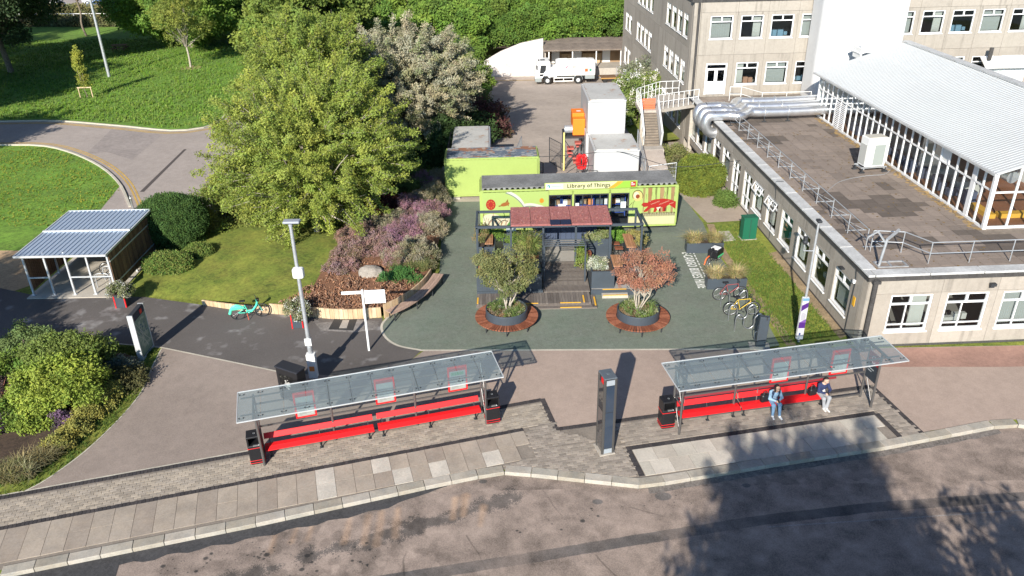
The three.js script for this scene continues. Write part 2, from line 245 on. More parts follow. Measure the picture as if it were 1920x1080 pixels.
{
  const cells = [], dark = [], gap = [], bw = 0.12, bl = 0.24;
  for (let e = -2.2; e < 23; e += bl) for (let n = 1.86, k = 0; n < 3.18; n += bw, k++) { if (e > -1.1 || n > 1.7) cells.push([e + (k % 2) * bl / 2, n, 0, fA]); }
  for (let e = 0; e < 24; e += 0.12) { dark.push([e - 1.1, 1.72, 1, fA]); dark.push([e - 2.3, 3.3, 1, fA]); }
  const mid = [fA(-1.2, 0.12), [-0.36, -21.62], [4.0, -20.85], fB(0.0, 0.15), fB(-0.02, 1.7), fB(-2.1, 3.12), fA(-2.3, 3.15), fA(-2.3, 1.9), fA(-1.15, 1.65)];
  for (let e = -6; e < 3; e += bl) for (let n = -1, k = 0; n < 4; n += bw, k++) { const p = fB(e + (k % 2) * bl / 2, n); if (inPoly(p[0], p[1], mid)) gap.push([e + (k % 2) * bl / 2, n, 0, fB]); }
  for (let e = 0.05; e < 10.5; e += bl) for (let n = 1.78, k = 0; n < 3.1; n += bw, k++) gap.push([e + (k % 2) * bl / 2, n, 0, fB]);
  for (let e = 9.95; e < 10.5; e += bl) for (let n = 0.2, k = 0; n < 1.7; n += bw, k++) gap.push([e + (k % 2) * bl / 2, n, 0, fB]);
  for (let e = 0.05; e < 9.75; e += 0.12) dark.push([e, 1.58, 1, fB]);
  for (let n = 0.15; n < 1.5; n += 0.12) { dark.push([0.05, n, 0, fB]); dark.push([9.74, n, 0, fB]); }
  for (let e = -2.2; e < 10.6; e += 0.12) dark.push([e, 3.2, 1, fB]);
  for (let n = 0.2; n < 3.1; n += 0.12) dark.push([10.62, n, 0, fB]);
  for (let t = 0; t < 1; t += 0.062) { const x = lerp(1.1, 1.5, t), z = lerp(-25.45, -23.62, t), dx = x - 4.23, dz = z + 20.82; dark.push([dx * 0.9827 - dz * 0.185, -dx * 0.185 - dz * 0.9827, 0, fB]); }
  blocks('block_paving', fA, cells, bw, bl, [[0.39, 0.335, 0.275], [0.34, 0.29, 0.235], [0.43, 0.365, 0.29]], 0.12, 'weathered grey brown block paving under the bench shelter');
  blocks('block_paving_001', fB, gap, bw, bl, [[0.34, 0.29, 0.245], [0.29, 0.25, 0.21], [0.38, 0.325, 0.27]], 0.15, 'darker grey block paving around the tall dark column');
  blocks('border_paving', fA, dark, 0.12, 0.2, [[0.045, 0.04, 0.042], [0.06, 0.052, 0.052]], 0.15, 'charcoal block border strips framing the pavement');
}
// asphalt sheets
mat.tan = M({ map: mottle(512, 11, [0.29, 0.235, 0.2], { coarse: 0.2, fine: 0.1, speck: 0.14, f0: 4, seed: 170 }), roughness: 0.95 });
mat.fore = M({ map: tex(512, 512, 14, 14, (u, v) => { const a = fbm(u, v, 4, 4, 175) - 0.5, s = hash(u * 512 | 0, v * 512 | 0, 9) - 0.5, b = fbm(u, v, 60, 2, 176) - 0.5; const k = 1 + 0.35 * a + 0.2 * s + 0.15 * b; return [0.37 * k, 0.285 * k, 0.235 * k]; }), roughness: 0.95 });
mat.redAsphalt = M({ map: mottle(512, 5, [0.34, 0.2, 0.155], { coarse: 0.25, fine: 0.15, speck: 0.2, seed: 178 }), roughness: 0.95 });
mat.darkAsphalt = M({ map: tex(512, 512, 12, 12, (u, v) => { const a = fbm(u, v, 3, 4, 180) - 0.5, s = hash(u * 512 | 0, v * 512 | 0, 19) - 0.5, w = Math.max(0, fbm(u, v, 18, 4, 183) - 0.64) * 4; const k = 1 + 0.7 * a + 0.28 * s; return [0.11, 0.098, 0.092].map(c => Math.max(0.02, c * k + 0.16 * w)); }), roughness: 0.9 });
mat.green = M({ map: mottle(512, 6, [0.156, 0.18, 0.142], { coarse: 0.15, fine: 0.13, speck: 0.3, f0: 5, tint: [0.02, 0, 0.01], seed: 185, extra: (u, v, c) => { const s = sm(0.66, 0.72, fbm(u, v, 28, 3, 186)) * 0.08, d = sm(0.64, 0.74, fbm(u, v, 6, 4, 188)) * 0.12; return c.map(q => lerp(lerp(q, 0.34, s), q * 0.5, d)); } }), roughness: 0.9 });
mat.yardA = M({ map: mottle(512, 14, [0.42, 0.355, 0.305], { coarse: 0.25, fine: 0.12, speck: 0.14, seed: 187 }), roughness: 0.95 });
mat.backRoad = M({ map: mottle(512, 14, [0.36, 0.31, 0.28], { coarse: 0.16, fine: 0.1, speck: 0.14, seed: 189 }), roughness: 0.95 });
mat.sand = M({ map: mottle(512, 5, [0.42, 0.29, 0.17], { coarse: 0.3, fine: 0.25, speck: 0.2, seed: 190 }), roughness: 1 });
const plazaCurve = [[-3.73, -36.87], [-3.7, -35.77], [-4.05, -34.74], [-4.86, -33.45], [-5.79, -32.34], [-5.98, -31.55], [-5.69, -30.5], [-5.05, -29.74], [-3.96, -29.28]];
const bedCurve = catmull([[-24, -17.0], [-18.08, -20.22], [-16.53, -20.77], [-15.69, -22.17], [-15.18, -23.97], [-14.92, -26.37], [-15.21, -28.33], [-15.39, -29.87]], 40);
struct('dark_path', flat([[-60, -36.5], [-26.02, -36.16], [-23.94, -35.32], [-18.11, -34.84], [-14.94, -33.88], [-11.39, -32.88], [-7.69, -32.17], [-6.02, -32.25], ...plazaCurve.slice(5), [-4.34, -28.51], [-7.08, -27.43], [-9.45, -27.71], [-12.33, -28.8], [-15.43, -29.96], [-19.63, -30.76], [-23.07, -30.94], [-60, -31.5]], 0.006), mat.darkAsphalt);
struct('tan_path', flat([...bedCurve, [-15.43, -29.96], [-12.33, -28.8], [-9.45, -27.71], [-7.08, -27.43], [-4.34, -28.51], [-3.85, -29.26], [-1.89, -29.18], fA(-0.7, 3.4), fA(26, 3.4)], 0.01), mat.tan);
struct('forecourt', flat([[-1.89, -29.2], [10.41, -28.85], [11.54, -28.85], [14.48, -28.8], [15.2, -28.75], [60, -28.6], [60, -11], [18.6, -23.6], [17.95, -23.64], fB(10.7, 0.2), fB(10.7, 3.28), fB(-2.2, 3.28), fA(-2.35, 3.42), fA(-0.7, 3.4)], 0.012), mat.fore);
struct('red_strip', flat([[13.2, -28.7], [40, -28.66], [40, -27.3], [20, -27.1], [14.6, -27.3], [13.2, -27.9]], 0.016), mat.redAsphalt);
struct('plaza', flat([[-4.07, -48.28], [-3.97, -41.88], ...plazaCurve, [0.86, -29.12], [10.41, -28.85], [11.44, -29.11], [11.48, -30.95], [11.31, -33.85], [11, -39.09], [11.2, -42.83], [10.87, -47.43], [8.9, -47], [-4, -47]], 0.014), mat.green);
mat.edging = M({ map: mottle(256, 2, [0.5, 0.46, 0.38], { coarse: 0.2, fine: 0.15, seed: 192 }), roughness: 0.95 });
struct('edging', [ribbon([...catmull(plazaCurve.slice(4), 30), [0.86, -29.12], [10.52, -28.84]], -0.06, 0.05, 0.02), ribbon([[-15.43, -29.96], [-12.33, -28.8], [-9.45, -27.71]], -0.04, 0.04, 0.02), ribbon([[-23.07, -30.94], [-19.63, -30.76], [-15.43, -29.96]], -0.04, 0.03, 0.018), ribbon(bedCurve, -0.03, 0.03, 0.019), ribbon([fA(30, 3.42), fA(5, 3.42)], -0.05, 0.05, 0.018)], mat.edging);
struct('worn_soil', [ribbon(catmull([[11.38, -42.66], [11.15, -39.08], [11.42, -34.24], [11.65, -31.09], [11.74, -29.1]], 24), -0.42, 0.0, 0.005), flat([[14.43, -38.78], [14.75, -36.47], [14.83, -32.21], [14.67, -29.88], [14.21, -29.58], [14.04, -31.73], [13.93, -35.59], [13.71, -38.48]], 0.005)], M({ map: mottle(512, 3, [0.3, 0.22, 0.13], { coarse: 0.35, fine: 0.4, speck: 0.3, seed: 194 }), roughness: 1 }));
struct('concrete_pad', flat([[10.83, -46.86], [12.61, -47.33], [14.46, -47.04], [14.59, -43.15], [11.45, -42.82]], 0.018), M({ map: mottle(512, 5, [0.36, 0.29, 0.23], { coarse: 0.2, fine: 0.12, speck: 0.12, seed: 196 }), roughness: 0.95 }));
struct('access_slab', prism([[11.72, -41.47], [12.39, -41.51], [12.43, -40.23], [11.75, -40.12]], 0, 0.04), mat.slabLight);
struct('concrete_patch', flat([[-9.11, -31.88], [-7.14, -32.1], [-6.12, -31.91], [-6.19, -31.18], [-7.19, -30.93], [-8.68, -31.18]], 0.012), M({ map: mottle(256, 3, [0.22, 0.2, 0.185], { coarse: 0.5, fine: 0.4, seed: 198 }), roughness: 0.95 }));
{ const t = thing('access_cover', 'rectangular dark steel access cover with pale centre slab in the path', 'cover'); part(t, 'frame', prism([[-8.26, -32.29], [-7.2, -32.2], [-7.22, -31.12], [-8.36, -31.26]], 0.014, 0.022), mat.dark); part(t, 'centre_slab', prism([[-7.85, -32.07], [-7.55, -32.06], [-7.54, -31.33], [-7.89, -31.34]], 0.014, 0.03), mat.concrete); }
// back road and its lines
const roadTop = catmull([[-90, -69], [-44.3, -68.58], [-39.57, -68.4], [-33.15, -66.42], [-27.05, -64.55], [-24.87, -65.99], [-24.79, -70.11], [-24.55, -75.93], [-23.83, -83.12]], 60);
const roadBot = catmull([[-90, -61], [-40.36, -61.59], [-36.78, -61.2], [-33.84, -59.49], [-29.7, -55.77], [-26.49, -51.71], [-23.93, -47.3]], 50);
struct('back_road', flat([...roadTop, [-8, -85], [-6, -60], [-17.82, -46.33], [-20.13, -45.83], [-22.92, -45.98], ...roadBot.slice().reverse()], 0.008), mat.backRoad);
struct('footway', flat([[-26.49, -51.71], [-23.93, -47.3], [-22.92, -45.98], [-24.93, -45.91], [-25.62, -46.13]], 0.01), mat.backRoad);
struct('road_patch', [flat([[-33.25, -65.62], [-28.27, -63.71], [-27.97, -57.02], [-30.82, -59.16], [-32.18, -58.58]], 0.012)], M({ map: mottle(512, 9, [0.3, 0.26, 0.24], { coarse: 0.15, seed: 200 }), roughness: 0.95 }));
struct('road_trench', flat([[-25, -59.45], [-24.79, -59.43], [-24.28, -50.02], [-24.57, -50.04]], 0.013), M({ color: [0.09, 0.075, 0.07] }));
mat.lineYellow = M({ map: mottle(256, 2, [0.5, 0.33, 0.1], { coarse: 0.3, fine: 0.3, speck: 0.15, seed: 202 }), roughness: 0.9 });
struct('road_marking', [ribbon(roadTop, 0.35, 0.5, 0.016), ribbon(roadTop, 0.62, 0.77, 0.016), ribbon(roadBot, -0.3, -0.42, 0.016), ribbon(roadBot, -0.52, -0.64, 0.016)], mat.lineYellow);
struct('kerb', [prism([...offsetLine(roadTop, -0.05), ...offsetLine(roadTop, -0.2).reverse()], 0, 0.09), prism([...offsetLine(roadBot, 0.05), ...offsetLine(roadBot, 0.2).reverse()], 0, 0.1)], mat.edging);
struct('sand_patch', flat([[-60, -52], [-29.31, -42], [-27.59, -40.81], [-25.94, -39.2], [-24.57, -36.4], [-25.2, -35.66], [-60, -37]], 0.004), mat.sand);
struct('lawn', [flat([...roadTop.slice(0, 56).map(([x, z]) => [x, z - 0.25]), [-22, -92], [-20, -117], [-118, -126], [-118, -72]], 0.005), flat([...roadBot.slice(0, 48).map(([x, z]) => [x, z + 0.22]), [-25.62, -46.13], [-26.13, -42.99], [-26.83, -40.77], [-118, -46]], 0.005)], mat.meadow);
// yard behind the containers slopes down and away
const yh = z => -0.075 * clamp(-50 - z, 0, 44);
{
  const g = new THREE.PlaneGeometry(24, 75, 12, 75); g.rotateX(-Math.PI / 2); g.translate(hx + 12, 0, -47 - 37.5); const p = g.attributes.position;
  for (let i = 0; i < p.count; i++) p.setY(i, yh(p.getZ(i)) + 0.003); g.computeVertexNormals(); struct('yard', g, mat.yardA);
  struct('retaining_edge', B(0.3, 4, 60, hx - 0.1, -1.96, -77.2), mat.concrete);
}
// raised lawn and planting bed behind the timber wall: ruled surfaces from the wall to the back
function ruled(front, hf, bk, hb, rows, bulge) {
  const n = front.length, pos = [], idx = [];
  for (let r = 0; r <= rows; r++) for (let i = 0; i < n; i++) { const t = r / rows; pos.push(lerp(front[i][0], bk[i][0], t), lerp(hf[i], hb[i], t) + bulge * Math.sin(Math.PI * t) + (r && r < rows ? rr(-0.015, 0.015) : 0), lerp(front[i][1], bk[i][1], t)); }
  for (let r = 0; r < rows; r++) for (let i = 0; i < n - 1; i++) { const a = r * n + i, b = a + 1, c = a + n, d = c + 1; idx.push(a, b, c, b, d, c); }
  const g = new THREE.BufferGeometry(); g.setAttribute('position', new THREE.Float32BufferAttribute(pos, 3)); g.setIndex(idx); g.computeVertexNormals(); return g;
}
const wallLine = catmull([[-18.11, -34.84], [-14.96, -33.93], [-13.25, -33.38], [-11.4, -32.93], [-10.42, -32.74], [-9.29, -32.49], [-7.7, -32.22], [-6.09, -32.36]], 60);
const wallH = wallLine.map(([x]) => 0.5 * sm(-18.2, -11, x) * 0.96);
const lawnN = 42;
const lawnBack = catmull([[-19.64, -38.37], [-18.62, -40.38], [-17, -43.73], [-14.34, -45.7], [-10.69, -43.81], [-9.39, -42.15]], lawnN);
struct('raised_lawn', ruled(wallLine.slice(0, lawnN + 1).map(([x, z]) => [x, z - 0.07]), wallH.slice(0, lawnN + 1), lawnBack, lawnBack.map(() => 0.06), 14, 0.18), mat.grass);
const bedFront = [...wallLine.slice(lawnN), ...catmull([[-6.09, -32.36], [-4.97, -33.54], [-4.36, -35.21], [-4.16, -36.28]], 14), ...catmull([[-4.1, -37.33], [-3.99, -39.67], [-4.06, -45.15], [-4.11, -48.87]], 14)];
const bedBack = catmull([[-9.39, -42.15], [-9.57, -43.75], [-8.99, -47.22], [-7.66, -50.08], [-6.81, -52.17], [-6.18, -53.26]], bedFront.length - 1);
struct('planting_bed', ruled(bedFront.map(([x, z]) => [x, z - 0.06]), bedFront.map((_, i) => i < 34 ? 0.44 : lerp(0.4, 0.1, (i - 34) / (bedFront.length - 34))), bedBack.map(([x, z], i) => i < 20 ? [lerp(lawnBack[lawnN][0], x, i / 20), lerp(lawnBack[lawnN][1], z, i / 20)] : [x, z]), bedBack.map(() => 0.12), 12, 0.25), mat.mulch);
// soil of the lower left bed
const bedPts = offsetLine(bedCurve, -0.75);
struct('soil_bed', flat([...bedPts.slice(0, 37), [-15.97, -29.11], [-17.82, -29.92], [-17.5, -29.6], [-26, -29.3], [-30, -18]], 0.012), mat.soil);
// ---------- buildings (local frame: x along the front, -z towards the back) ----------
const TH = 2 * Math.PI / 180, CX = 14.6, CZ = -28.8;
const W2 = (u, h, w) => [CX + u * Math.cos(TH) - w * Math.sin(TH), h, CZ - u * Math.sin(TH) - w * Math.cos(TH)];
const streak = (base, seed) => tex(512, 512, 9, 9, (u, v) => { const a = fbm(u, v, 5, 4, seed) - 0.5, b = fbm(u, v, 70, 3, seed + 9) - 0.5, s = hash(u * 512 | 0, v * 512 | 0, seed) - 0.5, st = Math.max(0, fbm(u, v * 0.06, 50, 3, seed + 5) - 0.55) * fbm(u, v, 8, 2, seed + 7) * 1.3; const k = 1 + 0.22 * a + 0.16 * b + 0.14 * s - st; return base.map(c => c * k); });
mat.wallPanel = [0, 1, 2].map(i => M({ map: streak([[0.345, 0.31, 0.265], [0.325, 0.29, 0.247], [0.365, 0.327, 0.28]][i], 300 + 11 * i), roughness: 0.95 }));
mat.fascia = M({ map: mottle(256, 1.5, [0.055, 0.052, 0.05], { coarse: 0.4, fine: 0.5, speck: 0.3, seed: 330 }), roughness: 0.95 });
mat.coping = M({ map: mottle(512, 3, [0.5, 0.5, 0.49], { coarse: 0.3, fine: 0.2, speck: 0.08, seed: 331 }), roughness: 0.7 });
mat.felt = M({ map: mottle(512, 8, [0.2, 0.163, 0.13], { coarse: 0.45, fine: 0.3, speck: 0.2, f0: 4, seed: 333 }), roughness: 1 });
mat.render = M({ map: mottle(512, 8, [0.64, 0.64, 0.635], { coarse: 0.05, fine: 0.04, speck: 0.02, seed: 335 }), roughness: 0.85 });
mat.hallRoof = M({ map: mottle(512, 8, [0.47, 0.485, 0.49], { coarse: 0.06, fine: 0.05, speck: 0.02, seed: 337 }), roughness: 0.7 });
mat.blind = M({ color: [0.2, 0.215, 0.205], roughness: 0.9, side: THREE.DoubleSide });
mat.interior = [[0.1, 0.18, 0.24], [0.3, 0.3, 0.28], [0.25, 0.14, 0.09], [0.05, 0.06, 0.1]].map(c => M({ color: c }));
// window unit: frame mesh centred at the lower middle, facing +z; panes and furnishings are its children
function windowUnit(w, h, style, RW) {
  const f = 0.075, ty = h * 0.74, g = [B(f, h, 0.09, -w / 2 + f / 2, h / 2, 0), B(f, h, 0.09, w / 2 - f / 2, h / 2, 0), B(w - 2 * f, f, 0.09, 0, h - f / 2, 0), B(w - 2 * f, f, 0.09, 0, f / 2, 0)];
  const slim = style === 'slim';
  g.push(B(w - 2 * f, 0.07, 0.088, 0, ty, 0), B(0.09, h - ty - f - 0.035, 0.088, 0, (h - f + ty + 0.035) / 2, 0));
  if (style === 'wide') g.push(B(0.045, ty - f - 0.035, 0.06, -w * 0.08, (ty + f - 0.035) / 2, 0), B(w - 2 * f, 0.045, 0.06, 0, f + 0.22, 0));
  const m = new THREE.Mesh(join([g]), mat.whiteSatin); m.name = 'window'; m.castShadow = m.receiveShadow = true;
  for (const [x0, x1, y0, y1] of [[-w / 2 + f, w / 2 - f, f, ty - 0.035], [-w / 2 + f, -0.045, ty + 0.035, h - f], [0.045, w / 2 - f, ty + 0.035, h - f]]) part(m, 'pane', panelGeo(x1 - x0, y1 - y0).translate((x0 + x1) / 2, (y0 + y1) / 2, -0.012), mat.glass);
  part(m, 'sill', RB(w + 0.12, 0.06, 0.2, 0.015, 0, -0.032, 0.05), mat.whiteSatin);
  const k = Math.floor(RW() * 5);
  if (k < 3) { // vertical blind slats or a drawn curtain, as one folded sheet
    const n = 34, full = k === 0, x0 = full ? -w / 2 + 0.1 : (k === 1 ? w * 0.1 : -w / 2 + 0.1), x1 = full ? w / 2 - 0.1 : (k === 1 ? w / 2 - 0.1 : -w * 0.12), pg = new THREE.PlaneGeometry(x1 - x0, h - 0.16, n, 1), p = pg.attributes.position;
    for (let i = 0; i < p.count; i++) p.setZ(i, ((i % (n + 1)) % 2 ? 0.035 : -0.035)); pg.computeVertexNormals(); pg.translate((x0 + x1) / 2, h / 2, -0.2); part(m, full ? 'blind' : 'curtain', pg.toNonIndexed(), full ? mat.blind : mat.curtain);
  }
  if (k > 1) { const sh = []; for (let i = 0; i < 4; i++) sh.push(B(0.2 + RW() * 0.25, 0.15 + RW() * 0.35, 0.2, -w / 2 + 0.25 + i * w * 0.22, 0.2, -0.5 - RW() * 0.3)); part(m, 'shelf_items', sh, mat.interior[Math.floor(RW() * 4)]); }
  return m;
}
const RW = rng(99);
const winSet = { wide: [0, 1, 2, 3].map(() => windowUnit(1.77, 1.72, 'wide', RW)), std: [0, 1, 2, 3, 4, 5].map(() => windowUnit(1.62, 1.72, 'std', RW)), slim: [0, 1, 2, 3].map(() => windowUnit(1.42, 1.68, 'slim', RW)), main: [0, 1, 2, 3, 4, 5].map(() => windowUnit(1.66, 1.63, 'std', RW)) };
let wk = 0;
function addWindow(parent, kind, x, y, z, ry = 0) { const s = winSet[kind], m = s[wk++ % s.length].clone(); m.position.set(x, y, z); m.rotation.y = ry; parent.add(m); return m; }
function panelRow(parent, mats, f, list, t, rot) { list.forEach(([outline, holes], i) => { const g = wallGeo(outline, holes, t); if (rot) g.rotateY(rot); f(g); part(parent, 'wall_panel', g, mats[(i * 5 + 1) % mats.length]); }); }
const rect = (a, b, c, d) => [[a, b], [c, b], [c, d], [a, d]];
// --- single storey wing ---
const wing = thing('office_wing', 'single storey flat roofed concrete office wing with white framed windows', 'building', [CX, 0, CZ], TH);
{
  const g = 0.006, H0 = 0.12, Hm = 2.56, Ht = 3.18;
  // front wall
  const fr = [], leftEdge = 0.32;
  for (let k = 0; k < 11; k++) { const a = k ? 0.74 + 2.37 * k : leftEdge, b = 0.74 + 2.37 * (k + 1); const u0 = 1.04 + 2.37 * k; fr.push([rect(a + g, H0, b - g, Hm - g), [[u0, 0.76, u0 + 1.77, 2.48]]]); fr.push([rect(a + g, Hm + g, b - g, Ht), []]); }
  panelRow(wing, mat.wallPanel, q => q, fr, 0.22);
  for (let k = 0; k < 11; k++) addWindow(wing, 'wide', 1.04 + 2.37 * k + 0.885, 0.76, -0.08);
  // left wall: faces -x
  const wins = [1.48, 3.8, 6.1, 8.4, 10.62, 12.9, 19.42, 21.6, 23.76, 25.9, 27.95], doors = [14.97, 17.24], le = [];
  const cuts = [0.5, 3.42, 5.72, 8.02, 10.25, 12.5, 14.75, 17.0, 19.1, 21.35, 23.5, 25.65, 27.8, 31];
  for (let k = 0; k < cuts.length - 1; k++) { const a = cuts[k], b = cuts[k + 1], hs = []; for (const w of wins) if (w >= a && w < b) hs.push([-w - 1.62, 0.7, -w, 2.42]); for (const w of doors) if (w >= a && w < b) hs.push([-w - 1.5, H0 + 0.001, -w, 2.36]); le.push([rect(-b + g, H0, -a - g, Hm - g), hs]); le.push([rect(-b + g, Hm + g, -a - g, Ht), []]); }
  panelRow(wing, mat.wallPanel, q => q, le, 0.22, -Math.PI / 2);
  for (const w of wins) addWindow(wing, 'std', 0.08, 0.7, -w - 0.81, -Math.PI / 2);
  for (const w of doors) {
    const d = part(wing, 'door', [B(0.09, 2.3, 0.09, 0.08, 1.22, -w - 0.05), B(0.09, 2.3, 0.09, 0.08, 1.22, -w - 1.45), B(0.09, 2.3, 0.1, 0.08, 1.22, -w - 0.75), B(0.09, 0.08, 1.3, 0.08, 2.31, -w - 0.75), B(0.09, 0.08, 1.3, 0.08, 1.82, -w - 0.75), B(0.09, 0.16, 1.3, 0.08, 0.16, -w - 0.75), B(0.09, 0.1, 1.3, 0.08, 0.85, -w - 0.75)], mat.whiteSatin);
    for (const s of [0.4, 1.1]) { part(d, 'pane', panelGeo(0.58, 0.85).rotateY(-Math.PI / 2).translate(0.085, 1.34, -w - s), mat.glass); part(d, 'pane', panelGeo(0.58, 0.4).rotateY(-Math.PI / 2).translate(0.085, 2.06, -w - s), mat.glass); part(d, 'pane', panelGeo(0.58, 0.54).rotateY(-Math.PI / 2).translate(0.085, 0.53, -w - s), mat.glass); }
    part(d, 'handle', bar([-0.02, 1.0, -w - 0.68], [-0.02, 1.25, -w - 0.68], 0.015), mat.steel);
  }
  // open top light leaning out over one window, as in the photo
  for (const w of [12.9, 10.62]) part(wing, 'open_vent', [B(0.04, 0.44, 0.05, 0, -0.22, -w - 0.12), B(0.04, 0.44, 0.05, 0, -0.22, -w - 1.5), B(0.04, 0.44, 0.05, 0, -0.22, -w - 0.81), B(0.045, 0.05, 1.43, 0, -0.02, -w - 0.81), B(0.045, 0.05, 1.43, 0, -0.42, -w - 0.81)].map(g => g.rotateZ(-0.45).translate(-0.02, 2.36, 0)), mat.whiteSatin);
  // corner pier with fluted block facing, dark downpipe
  part(wing, 'corner_pier', [B(0.3, 3.18, 0.3, 0.168, 1.59, -0.17), ...[...Array(7)].map((_, i) => B(0.04, 3.0, 0.03, 0.01, 1.6, -0.06 - i * 0.062))], mat.wallPanel[1]);
  part(wing, 'downpipe', [Cy(0.1, 0.1, 3.3, 0.2, 1.65, 0.12, 12), B(0.3, 0.12, 0.3, 0.2, 3.2, 0.1)], mat.fascia);
  part(wing, 'plinth', [B(26, 0.12, 0.2, 13.4, 0.06, -0.115), B(0.2, 0.12, 30.6, 0.115, 0.06, -15.8)], mat.fascia);
  // fascia and coping stones
  part(wing, 'fascia', [B(27, 0.2, 0.16, 13.42, 3.28, -0.02), B(0.16, 0.2, 30.9, -0.0, 3.28, -15.55), B(27, 0.2, 0.1, 13.6, 3.28, -0.4), B(0.1, 0.2, 30, 0.4, 3.28, -15.8)], mat.fascia);
  for (let k = 0; k < 12; k++) part(wing, 'coping_stone', RB(2.22, 0.1, 0.56, 0.02, -0.12 + 0.28 + 1.115 + k * 2.25, 3.44, -0.18), mat.coping);
  part(wing, 'coping_stone', RB(0.27, 0.1, 0.56, 0.02, -0.01, 3.44, -0.18), mat.coping);
  for (let k = 0; k < 13; k++) part(wing, 'coping_stone', RB(0.56, 0.1, 2.22, 0.02, 0.14, 3.44, -0.48 - 1.115 - k * 2.25), mat.coping);
  part(wing, 'roof_slab', [B(26.8, 0.14, 30.7, 13.5, 3.1, -15.5)], mat.felt);
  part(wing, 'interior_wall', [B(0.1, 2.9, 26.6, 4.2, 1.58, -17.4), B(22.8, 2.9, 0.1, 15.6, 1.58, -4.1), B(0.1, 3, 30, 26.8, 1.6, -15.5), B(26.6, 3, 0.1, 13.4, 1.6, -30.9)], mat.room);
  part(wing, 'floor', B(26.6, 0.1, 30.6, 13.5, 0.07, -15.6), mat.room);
  // security lamps, camera, yellow notice on the wall
  part(wing, 'wall_lamp', [B(0.24, 0.12, 0.16, 5.15, 2.86, 0.08), B(0.2, 0.1, 0.06, 5.15, 2.75, 0.04)], mat.dark);
  part(wing, 'wall_lamp', [B(0.16, 0.06, 0.3, -0.1, 2.66, -2.35)], mat.dark);
  part(wing, 'notice', B(0.02, 0.42, 0.2, -0.012, 1.75, -0.95), mat.yellow);
  part(wing, 'junction_box', [B(0.1, 0.16, 0.12, -0.06, 2.6, -1.15)], mat.whiteSatin);
  part(wing, 'cable', [tube([[-0.05, 3.35, -1.2], [-0.03, 2.9, -1.15], [-0.03, 2.5, -1.1], [-0.03, 1.6, -1.15], [-0.03, 0.2, -1.18]], 0.018, 20, 5), tube([[0.3, 3.52, -11.1], [-0.15, 3.5, -11.1], [-0.04, 2.9, -11.1], [-0.03, 1.9, -11.15], [-0.03, 0.2, -11.2]], 0.016, 20, 5)], mat.dark);
  // paving tiles over the felt
  const tiles = [], T = 0.6; for (let u = 0.85; u < 26; u += T) for (let w = 0.85; w < 30; w += T) if (u < 7.1 || w < 4.4 || (w > 26 && u < 8)) if (!(u > 7.2 && w > 4.5)) tiles.push([u, w]);
  const im = new THREE.InstancedMesh(new THREE.BoxGeometry(T - 0.012, 0.03, T - 0.012), M({ map: mottle(256, 1, [0.95, 0.95, 0.95], { coarse: 0.25, fine: 0.25, speck: 0.2, seed: 931 }), roughness: 1 }), tiles.length), o = new THREE.Object3D(), c = new THREE.Color();
  tiles.forEach(([u, w], i) => { o.position.set(u, 3.185 + rr(-0.004, 0.006), -w); o.rotation.set(rr(-0.006, 0.006), 0, rr(-0.006, 0.006)); o.updateMatrix(); im.setMatrixAt(i, o.matrix); const st = fbm(u / 30 + 0.3, w / 30 + 0.3, 9, 4, 930), pud = [[3.2, 3.6, 1.6, 0.8], [2.0, 9.2, 0.8, 1.6], [2.2, 19.5, 1.4, 0.8], [4.6, 8, 1.6, 1.2]].some(([a, b, p, q]) => ((u - a) / p) ** 2 + ((w - b) / q) ** 2 < 0.6 + st), k = rr(0.9, 1.14) * (0.55 + 0.9 * st) * (st < 0.4 ? 0.6 : 1) * (pud ? 0.5 : 1); im.setColorAt(i, c.setRGB(0.245 * k, 0.198 * k, 0.165 * k)); });
  im.name = 'roof_tiles'; im.userData.kind = 'stuff'; im.receiveShadow = true; wing.add(im);
  // moss and leaf litter along the joints
  const lit = new THREE.InstancedMesh(new THREE.IcosahedronGeometry(0.05, 0), M({ color: [1, 1, 1] }), 420); for (let i = 0; i < 420; i++) { const u = rr(0.6, 7.2), w = rr(0.6, 22); o.position.set(u, 3.205, -w); o.rotation.set(0, rr(0, 6), 0); o.scale.set(rr(0.3, 2), rr(0.12, 0.35), rr(0.3, 1.2)); o.updateMatrix(); lit.setMatrixAt(i, o.matrix); const k = R(); lit.setColorAt(i, c.setRGB(0.1 + 0.08 * k, 0.07 + 0.04 * k, 0.03)); }
  const mo = new THREE.InstancedMesh(new THREE.IcosahedronGeometry(0.06, 0), M({ color: [1, 1, 1] }), 420); for (let i = 0; i < 420; i++) { const e = i < 300; o.position.set(e ? rr(7.0, 7.38) : rr(0.5, 0.75), 3.2, e ? -rr(4.8, 24) : -rr(1, 26)); o.scale.set(rr(0.5, 2.4), rr(0.15, 0.4), rr(0.6, 3)); o.updateMatrix(); mo.setMatrixAt(i, o.matrix); const k = rr(0.7, 1.3); mo.setColorAt(i, c.setRGB(0.3 * k, 0.2 * k, 0.085 * k)); } mo.name = 'roof_moss'; mo.userData.kind = 'stuff'; wing.add(mo);
  lit.name = 'leaf_litter'; lit.userData.kind = 'stuff'; wing.add(lit);
}
